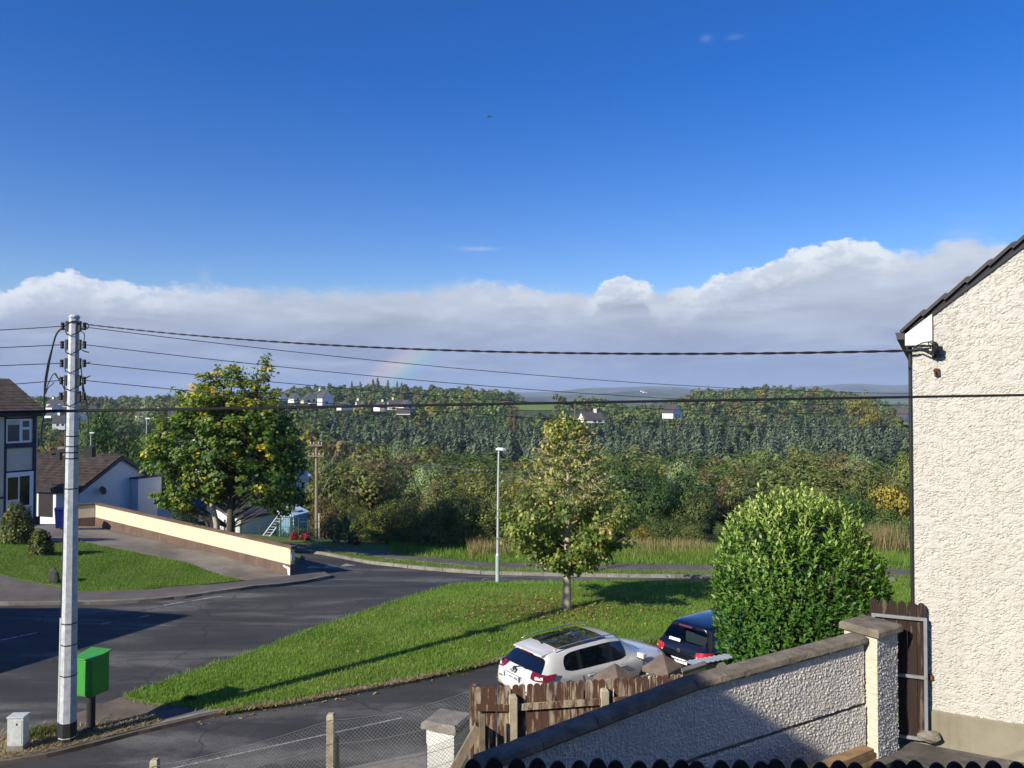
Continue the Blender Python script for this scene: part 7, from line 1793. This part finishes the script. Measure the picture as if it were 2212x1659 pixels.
def laurel():
    d = 16.0; c = P(1727, 1240, d); s = d / F; zg = Hs(c.x, c.y); root = thing('laurel_bush', 'big rounded glossy laurel bush behind the yard wall', 'bush', (c.x, c.y, 0))
    rx = 166 * s; ztop = P(1727, 1086, d).z; zc = (ztop + zg) / 2 - .1; rz = ztop - zc
    P_, N_, S_, T_, A_ = [], [], [], [], []; st = MB()
    shoots = 2500
    for i in range(shoots):
        v = unit(1)[0]
        if v[2] < -.75: continue
        e = 2.35; k = (abs(v[0]) ** e + abs(v[1]) ** e + abs(v[2]) ** e) ** (-1 / e)
        bump = 1 + .04 * mnoise.noise(Vector(v) * 3.2) + .035 * mnoise.noise(Vector(v) * 7)
        p = np.array([v[0] * rx, v[1] * rx * .95, v[2] * rz]) * k * bump
        if v[2] > .55: p[2] += random.uniform(-.1, .14) * (1 if random.random() < .8 else 1.8)
        p[0] += -.06 * p[2]
        p[2] += zc
        out = np.array([v[0], v[1], v[2] * .6 + .55]); out /= np.linalg.norm(out)
        upb = np.clip((v[2] + .1) * .9, 0, 1); dirv = out * (1 - .45 * upb) + np.array([0, 0, 1]) * (.35 + .6 * upb) + RNG.normal(0, .16, 3); dirv /= np.linalg.norm(dirv)
        L_ = random.uniform(.22, .42); n = 9
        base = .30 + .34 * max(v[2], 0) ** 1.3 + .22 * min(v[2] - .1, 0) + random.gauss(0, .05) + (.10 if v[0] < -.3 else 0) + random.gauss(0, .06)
        side = np.cross(dirv, RNG.normal(size=3)); side /= np.linalg.norm(side)
        for j in range(n):
            t = j / (n - 1); a = j * 2.4; w = side * math.cos(a) + np.cross(dirv, side) * math.sin(a)
            ax = dirv * (.35 + .75 * t) + w * (1.0 - .55 * t); ax /= np.linalg.norm(ax); sz = random.uniform(.095, .180) * (1 - .25 * t)
            pos = p + dirv * L_ * (t - .6) + ax * sz * .5
            nn = np.cross(ax, np.cross(dirv, ax)); nn = nn / (np.linalg.norm(nn) + 1e-6) + RNG.normal(0, .22, 3)
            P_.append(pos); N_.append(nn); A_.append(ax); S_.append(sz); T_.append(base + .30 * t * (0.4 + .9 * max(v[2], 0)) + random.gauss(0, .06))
    P_ = np.array(P_); 
    tall = P(1735, 1046, d)
    # inner leaves tinted dark, painting the shade in the heart of the bush
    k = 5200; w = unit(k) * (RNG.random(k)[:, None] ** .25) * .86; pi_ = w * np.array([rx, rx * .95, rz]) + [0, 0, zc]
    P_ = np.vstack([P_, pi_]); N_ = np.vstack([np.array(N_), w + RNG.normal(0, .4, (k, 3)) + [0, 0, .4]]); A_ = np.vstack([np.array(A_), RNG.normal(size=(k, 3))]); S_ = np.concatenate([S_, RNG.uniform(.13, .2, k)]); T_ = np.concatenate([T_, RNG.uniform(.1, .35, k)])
    # a few tall leaders
    for px, py in ((1738, 1044), (1644, 1068), (1700, 1066), (1780, 1070), (1690, 1060), (1815, 1078), (1855, 1082), (1600, 1090)):
        X = np.array(P(px, py, d + random.uniform(-.4, .4))) - [c.x, c.y, 0]; n = 14
        for j in range(n):
            t = j / n; a = j * 2.4; ax = np.array([math.cos(a) * .6, math.sin(a) * .6, .8]); ax /= np.linalg.norm(ax); P_ = np.vstack([P_, X - [0, 0, .42 * (1 - t)] + ax * .05]); N_ = np.vstack([N_, np.array([-math.cos(a), -math.sin(a), .7])]); A_ = np.vstack([A_, ax]); S_ = np.append(S_, .125); T_ = np.append(T_, .72 + random.gauss(0, .08))
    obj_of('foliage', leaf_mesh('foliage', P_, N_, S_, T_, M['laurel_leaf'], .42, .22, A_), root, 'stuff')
    for i in range(9): a = i * .7; m2 = MB(); m2.tube([(.25 * math.cos(a), .25 * math.sin(a), zg - .1), (.6 * math.cos(a), .6 * math.sin(a), zc - .5), (1.2 * math.cos(a), 1.2 * math.sin(a), zc + rz * .5)], [.05, .04, .015], 6); m2.build('stem', M['bark'], root)
laurel()
def garden_shrub(px, py, w, h, label, n, mat='shrub_leaf'):
    b = G(px, py, .1); s = b.y / F; root = thing('garden_shrub', label, 'shrub', tuple(b)); rx = w * s / 2; rz = h * s
    v = unit(n); v[:, 2] = np.abs(v[:, 2]) ** .8; r = RNG.random(n) ** .3; bump = np.array([1 + .2 * mnoise.noise(Vector(q) * 2.6) for q in v])
    p = v * (r * bump)[:, None] * [rx, rx * .9, rz]
    t = .42 + .3 * vn(p[:, :2] * 3 + p[:, 2:3], 1.0) + RNG.normal(0, .16, n)
    obj_of('foliage', leaf_mesh('foliage', p, v + RNG.normal(0, .5, (n, 3)) + [0, 0, .3], RNG.uniform(.08, .15, n), t, M[mat], .55), root, 'stuff')
    for i in range(4): m2 = MB(); m2.tube([(.05 * i - .1, 0, -.1), (.12 * i - .2, .05, rz * .6)], [.025, .01], 5); m2.build('stem', M['bark'], root)
garden_shrub(38, 1172, 70, 84, 'taller rounded garden shrub below the ground floor window', 5200)
garden_shrub(88, 1199, 50, 54, 'smaller garden shrub right of the taller one on the lawn', 3400)
garden_shrub(398, 1160, 75, 60, 'dark garden shrub beside the bungalow behind the cream wall', 3000, 'wood_dark')

# ------------------------------------------------------------------ prototypes for trees across the road and in the valley
def proto_broad(name, seed, ncl, nleaf, size, mat, flat=1.0, base=0.12, spread=.36, tallness=1.0):
    rg = np.random.default_rng(seed); P_, N_, T_, S_ = [], [], [], []
    for i in range(ncl):
        v = rg.normal(size=3); v /= np.linalg.norm(v); rr = rg.random() ** .45
        c = np.array([v[0] * spread * rr, v[1] * spread * rr, base + (.5 + .5 * v[2] * rr) * (1 - base) * .86]); cr = rg.uniform(.11, .19) * (1.15 - .35 * c[2]); sh = rg.normal(0, .12); k = nleaf // ncl
        u = rg.normal(size=(k, 3)); u /= np.linalg.norm(u, axis=1, keepdims=True); q = u * (rg.random(k)[:, None] ** .3) * cr * [1, 1, .8]
        P_.append(c + q); N_.append(u * .8 + v * .5 + rg.normal(0, .26, (k, 3)) + [0, 0, .25]); T_.append(.5 + sh + rg.normal(0, .16, k)); S_.append(rg.uniform(.6, 1.3, k) * size)
    return leaf_mesh(name, np.vstack(P_), np.vstack(N_), np.concatenate(S_), np.concatenate(T_), mat, .8, .2)
def proto_conifer(name, seed, tiers, per, mat):
    rg = np.random.default_rng(seed); P_, N_, A_, T_, S_ = [], [], [], [], []
    for i in range(tiers):
        t = (i + rg.uniform(-.3, .3)) / tiers; t = min(max(t, 0), .97); r = (.25 * (1 - t) ** .85 + .010) * (1 + .22 * math.sin(i * 2.1)); z = .06 + .92 * t
        for j in range(max(4, int(per * (1 - t * .75)))):
            a = rg.uniform(0, 2 * PI); rr = r * rg.uniform(.35, 1.1); o = np.array([math.cos(a), math.sin(a), 0]); P_.append(o * rr + [0, 0, z - rr * .35 + rg.normal(0, .012)])
            N_.append(o * .7 + [0, 0, .8] + rg.normal(0, .18, 3)); A_.append(o * .8 + np.array([-o[1], o[0], 0]) * rg.normal(0, .5) + [0, 0, -.35 + rg.normal(0, .15)]); T_.append(.45 + .35 * (rr / r - .6) + rg.normal(0, .16)); S_.append(rg.uniform(.09, .15) * (1.1 - .6 * t))
    P_.append([0, 0, .99]); N_.append([1, 0, .3]); A_.append([0, 0, 1]); T_.append(.6); S_.append(.06)
    return leaf_mesh(name, np.array(P_), np.array(N_), np.array(S_), np.array(T_), mat, .5, .2, np.array(A_))
KIND = {'green': 'wood_green', 'olive': 'wood_olive', 'brown': 'wood_brown', 'dark': 'wood_dark', 'yellow': 'wood_yellow', 'grey': 'wood_grey', 'copper': 'copper_leaf', 'hedge': 'hedge_leaf', 'flower': 'red_flower', 'lily': 'lily_leaf', 'litter': 'dry_grass'}
HI = [proto_broad('crown', 100 + k, 46, 5200, .030, M['wood_green'], base=.06, spread=.40) for k in range(3)]
MD = [proto_broad('crown', 200 + k, 34, 2000, .046, M['wood_green'], base=.08, spread=.37) for k in range(4)]
LO = [proto_broad('crown', 300 + k, 20, 560, .085, M['wood_green'], base=.05, spread=.38) for k in range(4)]
VL = [proto_broad('crown', 400 + k, 12, 240, .13, M['wood_green'], base=.05, spread=.38) for k in range(3)]
CO = [proto_conifer('conifer_tree', 500 + k, 30, 34, M['conifer_needle']) for k in range(4)]
trunk_mb = MB(); trunk_mb.tube([(0, 0, -.05), (0.005, 0, .25), (.0, .01, .6)], [.028, .02, .008], 7)
for k in range(5): a = k * 1.3; trunk_mb.tube([(0, 0, .2 + .05 * k), (.12 * math.cos(a), .12 * math.sin(a), .38 + .06 * k), (.24 * math.cos(a), .24 * math.sin(a), .52 + .07 * k)], [.012, .009, .003], 5)
TRUNK = trunk_mb.mesh('trunk', M['bark'])
def set_mat(o, mat):
    o.material_slots[0].link = 'OBJECT'; o.material_slots[0].material = M[mat]
NTREE = [0]
def plant(protos, px, d, w, pytop, kind, label, name='broadleaf_tree', cat='tree', group=None, trunk=True, zoff=0.0, depthk=1.0):
    """tree whose crown spans w picture px at depth d and whose top reaches picture row pytop"""
    t = P(px, pytop, d); zg = Hs(t.x, t.y) + zoff; h = t.z - zg; W = w * d / F
    root = thing(name, label, cat, (t.x, t.y, zg - .1), random.uniform(0, 6.28), group)
    me = protos[NTREE[0] % len(protos)]; NTREE[0] += 1
    o = bpy.data.objects.new('crown', me); link(o, root); o.scale = (W / .92, W / .92 * depthk, (h + .1) / .98); set_mat(o, KIND[kind]); o['kind'] = 'stuff'
    if trunk: tr = bpy.data.objects.new('trunk', TRUNK); link(tr, root); tr.scale = (h, h, h)
    NEAR.append((px - w / 2, pytop, px + w / 2, d)); return root
NEAR = []
# hedge across the road, built shrub by shrub
for px, d, w, py, k, lab in ((778, 45.5, 90, 1094, 'hedge', 'leftmost olive shrub of the big hedge by the flowers'), (838, 44.6, 120, 1078, 'hedge', 'low olive shrub second from the left end of the big hedge'), (905, 44.4, 130, 1066, 'hedge', 'broad olive shrub in the middle of the big hedge'),
                             (968, 44.0, 120, 1060, 'hedge', 'olive brown shrub of the big hedge left of the dark patch'), (1030, 43.8, 130, 1052, 'hedge', 'tall olive shrub of the big hedge left of the street lamp'), (1085, 43.8, 110, 1050, 'hedge', 'hedge shrub directly behind the street lamp'),
                             (870, 48, 150, 1062, 'olive', 'olive shrub behind the middle of the big hedge'), (1000, 47.5, 180, 1040, 'olive', 'wide olive shrub rising behind the big hedge'), (1060, 43.4, 90, 1112, 'hedge', 'low hedge shrub at the foot of the street lamp'),
                             (930, 43.4, 120, 1130, 'hedge', 'low front shrub in the middle of the big hedge'), (985, 43.2, 100, 1140, 'hedge', 'low front shrub right of the hedge middle'), (812, 44.0, 90, 1128, 'hedge', 'low front shrub near the left end of the hedge'),
                             (868, 43.6, 90, 1135, 'hedge', 'low front shrub left of the hedge middle')):
    plant(HI, px, d + 1.3, w, py, k, lab, 'hedge_shrub', 'shrub', 'shrubs of the hedge across the road', zoff=.05)
EXPL = [ # px, depth, width, top row, kind, label
 (640, 47.0, 80, 1080, 'brown', 'brownish shrub left of the wooden pole by the shed', HI), (610, 52, 110, 1050, 'olive', 'dark olive bush behind the shed roof', HI), (700, 50, 90, 1060, 'brown', 'brown autumn bush right of the wooden pole', HI), (745, 54, 90, 1052, 'olive', 'olive bush in front of the crossarm pole', HI),
 (700, 60, 90, 1010, 'brown', 'russet bush above the wooden pole foot', HI), (770, 66, 70, 1030, 'olive', 'olive bush between the two pale poles', HI), (797, 72, 44, 1000, 'yellow', 'small bright yellow tree between the pale poles', HI),
 (730, 78, 110, 962, 'olive', 'olive green tree above the crossarm pole', HI), (690, 92, 110, 935, 'olive', 'yellowish green tree right of the maple crown', MD), (845, 84, 90, 990, 'grey', 'pale grey green bush beside the transformer pole', HI), (858, 104, 100, 938, 'grey', 'tall pale willow in front of the conifers', HI),
 (930, 78, 120, 985, 'grey', 'grey green willow scrub behind the hedge', HI), (1000, 70, 170, 975, 'olive', 'big olive tree left of the street lamp', HI), (1075, 68, 110, 990, 'olive', 'olive tree behind the street lamp head', HI), (950, 60, 110, 1020, 'brown', 'brown tinged scrub above the big hedge', HI),
 (1160, 62, 150, 1000, 'brown', 'brown scrub tree behind the left side of the small lawn tree', HI), (1240, 60, 150, 1010, 'olive', 'olive scrub tree right behind the small lawn tree', HI), (1180, 50, 130, 1105, 'dark', 'dark bush behind the small lawn tree left of its trunk', HI), (1275, 50, 130, 1100, 'dark', 'dark bush behind the small lawn tree right of its trunk', HI),
 (1368, 62, 150, 955, 'dark', 'tall dark green tree right of the small lawn tree', HI), (1420, 57, 110, 1010, 'dark', 'dark green tree in front of the bare branched one', HI), (1348, 52, 110, 1070, 'dark', 'shadowed dark bush right of the small lawn tree', HI), (1470, 66, 100, 962, 'grey', 'pale half bare tree with yellow grey leaves', HI),
 (1505, 56, 110, 1040, 'green', 'mid green tree left of the grey cottage', HI), (1435, 51, 110, 1105, 'green', 'green scrub above the tall dry grass', HI), (1500, 50, 100, 1120, 'olive', 'olive scrub left of the laurel bush', HI), (1385, 47.5, 70, 1128, 'yellow', 'low yellowish willow bush in the tall dry grass', HI),
 (1540, 74, 90, 990, 'brown', 'bare brown scrub tree right of the pale half bare one', HI), (1612, 92, 84, 985, 'brown', 'bronze coloured tree above the left of the laurel', HI), (1652, 108, 100, 957, 'green', 'mid green tree left of the big light green tree', HI), (1752, 105, 140, 942, 'olive', 'big light green tree above the laurel bush', HI),
 (1722, 90, 80, 1000, 'olive', 'light green lower tree left of the big light green one', HI), (1852, 104, 90, 965, 'grey', 'greyish leafless tree right of the big light green one', HI), (1900, 62, 150, 985, 'olive', 'dull olive tree left of the gable house', HI), (1850, 57, 120, 1050, 'dark', 'dark bush low behind the right of the laurel', HI),
 (1955, 68, 110, 960, 'olive', 'olive tree touching the edge of the gable house', HI), (1935, 50, 110, 1090, 'green', 'green scrub above the reeds by the gable house', HI), (1800, 66, 110, 1040, 'green', 'green tree behind the laurel top', HI), (1640, 60, 110, 1060, 'green', 'green tree behind the left top of the laurel', HI), (1720, 56, 120, 1080, 'olive', 'olive scrub behind the middle of the laurel', HI), (1570, 52, 60, 1118, 'green', 'small green bush by the grey cottage', HI),
 (122, 66, 96, 920, 'brown', 'rusty brown tree left of the metal pole', HI), (238, 74, 150, 850, 'dark', 'large dark tree right of the metal pole', HI), (205, 64, 70, 930, 'olive', 'olive tree hidden behind the metal pole cables', HI), (290, 66, 80, 935, 'dark', 'dark tree left of the maple crown', HI), (245, 58, 80, 962, 'brown', 'brown bush above the bungalow ridge', HI), (185, 92, 60, 905, 'green', 'green tree between the pole and the dark tree', MD),
 (321, 260, 62, 842, 'grey', 'rounded light tree standing against the sky left of the maple', MD), (232, 250, 60, 845, 'green', 'rounded tree on the skyline above the dark tree', MD), (355, 280, 40, 850, 'brown', 'reddish tree on the skyline beside the maple', MD), (150, 60, 60, 985, 'dark', 'low dark bush behind the bungalow roof', HI), (330, 60, 70, 980, 'dark', 'dark bush right of the bungalow ridge', HI),
 (640, 70, 80, 985, 'dark', 'dark tree right behind the maple crown edge', HI), (668, 84, 60, 960, 'green', 'green tree between maple and wooden pole', HI), (410, 62, 120, 1010, 'dark', 'dark tree behind the lower left of the maple', HI), (560, 66, 120, 1000, 'dark', 'dark tree behind the lower right of the maple', HI),
 (1226, 255, 34, 878, 'copper', 'dark copper beech in front of the green field', MD), (1103, 300, 38, 876, 'brown', 'orange brown tree left of the copper beech', MD), (1860, 290, 90, 838, 'yellow', 'yellowing tree crowning the right hand hill', MD)]
for px, d, w, py, k, lab, pr in EXPL: plant(pr, px, d, w, py, k, lab)
for px, w, py, k, lab in ((636, 34, 1140, 'flower', 'red flowering shrub left of the wooden pole foot'), (662, 30, 1142, 'flower', 'red flowering shrub right of the wooden pole foot'), (722, 50, 1098, 'lily', 'tall pale flowering plants under the shrubs'), (752, 44, 1096, 'lily', 'second clump of tall pale flowering plants'), (770, 30, 1150, 'flower', 'small red flowers at the left end of the hedge'), (650, 60, 1128, 'green', 'green bush behind the red flowers'), (612, 24, 1140, 'green', 'leafy plant inside the green fence')):
    plant(LO if k in ('flower', 'lily') else MD, px, 42.6 if k != 'green' else 44.4, w, py, k, lab, 'garden_plant', 'plant', trunk=False)

# --- scatter: valley, conifer wood, hillside
def blocked(px, w, top, d):
    for (a, b, c, e, dk) in KEEP:
        if d < dk - 1 and px + w * .5 > a and px - w * .5 < c and top < e: return True
    return False
field_np = np.array(FIELD)
sheet('field', FIELD, 0.4, M['lawn'], 14, skirt=0)
spots = []
rs_ = random.Random(11)
def jit(y0, y1, step, a0, a1, fn):
    y = y0
    while y < y1:
        st = step(y) if callable(step) else step; x = a0 * y
        while x < a1 * y:
            fn(x + rs_.uniform(-.6, .6) * st, y + rs_.uniform(-.6, .6) * st, st); x += st
        y += st * .92
BRO, CON = [], []
def add_b(x, y, st):
    a = x / y; px = CX + F * a
    if y > 190 and y < 338 and px > 700 + rs_.uniform(-40, 40) and not (y > 300 and rs_.random() < .25): return
    if in_poly(np.array([[x, y]]), FIELD)[0]: return
    zg = Hs(x, y); h = rs_.uniform(5.5, 10.5) if y < 120 else rs_.uniform(8, 13.5); h *= .8 if y < 75 else 1
    w = h * rs_.uniform(.68, 1.15); pr = proj((x, y, zg + h))
    if y < 205 and pr[1] < np.interp(pr[0], [60, 300, 700, 1100, 1600, 2000], [880, 900, 925, 965, 965, 960]): h *= .72; pr = proj((x, y, zg + h))
    if blocked(pr[0], w * F / y, pr[1], y): 
        h *= .62; w *= .8; pr = proj((x, y, zg + h))
        if blocked(pr[0], w * F / y, pr[1], y): return
    BRO.append((y, x, zg, h, w))
def add_c(x, y, st):
    px = CX + F * x / y
    if px < 690 + rs_.uniform(-30, 60): return
    zg = Hs(x, y); h = rs_.uniform(8.0, 13.5); w = min(h, 11) * rs_.uniform(.60, .82); pr = proj((x, y, zg + h))
    if blocked(pr[0], w * F / y, pr[1], y): h *= .75; pr = proj((x, y, zg + h))
    if blocked(pr[0], w * F / y, pr[1], y): return
    CON.append((y, x, zg, h, w))
jit(62, 190, lambda y: 7.2 + y * .016, -.82, .72, add_b)
jit(190, 338, 8.2, -.82, .72, add_b)
jit(186, 336, 7.6, -.27, .72, add_c)
jit(338, 790, lambda y: 11.5 + (y - 338) * .010, -.82, .72, add_b)
jit(800, 1400, 26, -.82, .72, add_b)
seen = lambda q: not (-.68 < q[1] / q[0] < .535)
BRO.sort(key=lambda q: (seen(q), q[0])); CON.sort(key=lambda q: (seen(q), q[0]))
mixk = ['green'] * 30 + ['olive'] * 34 + ['brown'] * 15 + ['dark'] * 14 + ['grey'] * 5 + ['yellow'] * 3
def kind_at(x, y):
    v = mnoise.noise(Vector((x / 42, y / 42, 3))); r_ = rs_.random()
    if v > .22 and r_ < .6: return 'olive'
    if v < -.25 and r_ < .5: return 'dark' if y < 400 else 'green'
    return rs_.choice(mixk)
nb_ind = 235
lab_b = {'green': 'mid green broadleaf tree', 'olive': 'olive green broadleaf tree', 'brown': 'brown autumn broadleaf tree', 'dark': 'dark green broadleaf tree', 'grey': 'grey green broadleaf tree', 'yellow': 'yellow autumn broadleaf tree'}
merge = {}
def where(x, y):
    px = CX + F * x / y
    for lim, t in ((330, 'behind the metal pole'), (680, 'behind the maple'), (860, 'above the wooden poles'), (1010, 'above the big hedge'), (1190, 'behind the street lamp'), (1330, 'behind the lawn tree'), (1500, 'right of the lawn tree'), (1700, 'above the left of the laurel'), (1900, 'above the right of the laurel'), (9999, 'by the gable house')):
        if px < lim: return t
def how_far(y): return 'low down ' if y < 80 else ('half way up the slope ' if y < 108 else 'just below the conifers ')
for i, (y, x, zg, h, w) in enumerate(BRO):
    k = kind_at(x, y)
    if i < nb_ind:
        me = (MD if y < 130 else LO)[i % 4]; root = None
        if y < 110:
            root = thing('broadleaf_tree', lab_b[k] + ' ' + how_far(y) + where(x, y), 'tree', (x, y, zg - .2), rs_.uniform(0, 6.28), 'broadleaf trees of the valley wood, ' + k)
            o = bpy.data.objects.new('crown', me); link(o, root); tr = bpy.data.objects.new('trunk', TRUNK); link(tr, root); tr.scale = (h, h, h); o.scale = (w / .85, w / .85, h / .95); o['kind'] = 'stuff'
        else:
            o = bpy.data.objects.new('broadleaf_tree', me); link(o); o.location = (x, y, zg - .2); o.rotation_euler = (0, 0, rs_.uniform(0, 6.28)); o.scale = (w / .85, w / .85, h / .95); tag(o, lab_b[k] + ' ' + how_far(y) + where(x, y), 'tree', 'broadleaf trees of the valley wood, ' + k)
        set_mat(o, KIND[k])
    else: merge.setdefault(k if k != 'grey' else 'olive', []).append((x, y, zg - .2, h, w))
def tri_of(me):
    n = len(me.vertices); co = np.empty(n * 3, np.float32); me.vertices.foreach_get('co', co); t = np.empty(len(me.polygons), np.float32); me.attributes['tint'].data.foreach_get('value', t); return co.reshape(-1, 3), t
VLd = [tri_of(m) for m in VL]; COd = [tri_of(m) for m in CO]
def merged(name, items, protos, mat, wdiv, hdiv, label, cat, shade=.22):
    Vs, Ts = [], []
    for i, (x, y, z, h, w) in enumerate(items):
        co, t = protos[i % len(protos)]; a = rs_.uniform(0, 6.28); c, s_ = math.cos(a), math.sin(a); q = co * np.array([w / wdiv, w / wdiv, h / hdiv], np.float32)
        Vs.append(np.column_stack([q[:, 0] * c - q[:, 1] * s_ + x, q[:, 0] * s_ + q[:, 1] * c + y, q[:, 2] + z])); Ts.append(t + rs_.uniform(-shade, shade))
    V = np.vstack(Vs); o = obj_of(name, np_mesh(name, V, np.arange(len(V)).reshape(-1, 4), M[mat], False, np.clip(np.concatenate(Ts), 0, 1)), None, 'stuff'); tag(o, label, cat); return o
for k, items in merge.items(): merged('hillside_wood', items, VLd, KIND[k], .85, .95, {'green': 'green', 'olive': 'olive', 'brown': 'brown', 'dark': 'dark', 'yellow': 'yellow'}[k] + ' tree crowns massed on the far wooded hillside', 'wood')
nc = 285
for i, (y, x, zg, h, w) in enumerate(CON[:nc]):
    o = bpy.data.objects.new('conifer_tree', CO[i % 4]); link(o); o.location = (x, y, zg - .2); o.rotation_euler = (rs_.gauss(0, .02), rs_.gauss(0, .02), rs_.uniform(0, 6.28)); o.scale = (w / .5, w / .5, h); tag(o, 'grey green spruce ' + ('along the front edge' if y < 208 else ('in the middle rows' if y < 240 else 'in the back rows')) + ' of the plantation ' + where(x, y), 'conifer', 'spruces of the conifer plantation')
if CON[nc:]: merged('conifer_wood', [(x, y, z - .2, h, w) for (y, x, z, h, w) in CON[nc:]], COd, 'conifer_needle', .5, 1.0, 'grey green spruce tops massed at the back of the plantation', 'wood', .15)
# firs standing proud of the skyline
for px, py, w, lab in ((806, 816, 20, 'tallest pair fir on the skyline right of the white gables'), (816, 813, 22, 'tallest dark fir breaking the skyline'), (838, 819, 18, 'second dark fir on the skyline'), (760, 822, 16, 'thin fir on the skyline above the gables'), (778, 821, 14, 'small fir on the skyline above the gables'), (868, 824, 18, 'rightmost dark fir on the skyline'), (858, 822, 16, 'small fir left of the rightmost skyline fir')):
    d = 520; t = P(px, py, d); zg = Hs(t.x, t.y); o = bpy.data.objects.new('fir_tree', CO[NTREE[0] % 4]); NTREE[0] += 1; link(o); o.location = (t.x, t.y, zg - .5); W = w * d / F; o.scale = (W / .4, W / .4, t.z - zg + .5); tag(o, lab, 'conifer')
print('TREES', len(BRO), len(CON))

# ------------------------------------------------------------------ haze
def haze():
    m2 = MB(); m2.box((0, 4300, 80), (36000, 10600, 300)); m = bpy.data.materials.new('haze'); m.use_nodes = True; nt = m.node_tree; nt.nodes.clear(); out = nt.nodes.new('ShaderNodeOutputMaterial'); v = nt.nodes.new('ShaderNodeVolumePrincipled')
    v.inputs['Color'].default_value = (0.62, 0.76, 1.0, 1); v.inputs['Density'].default_value = HAZE_DENSITY; v.inputs['Anisotropy'].default_value = 0.0; nt.links.new(v.outputs[0], out.inputs['Volume'])
    o = m2.build('haze', m); o['kind'] = 'stuff'
HAZE_DENSITY = 0.00016
haze()
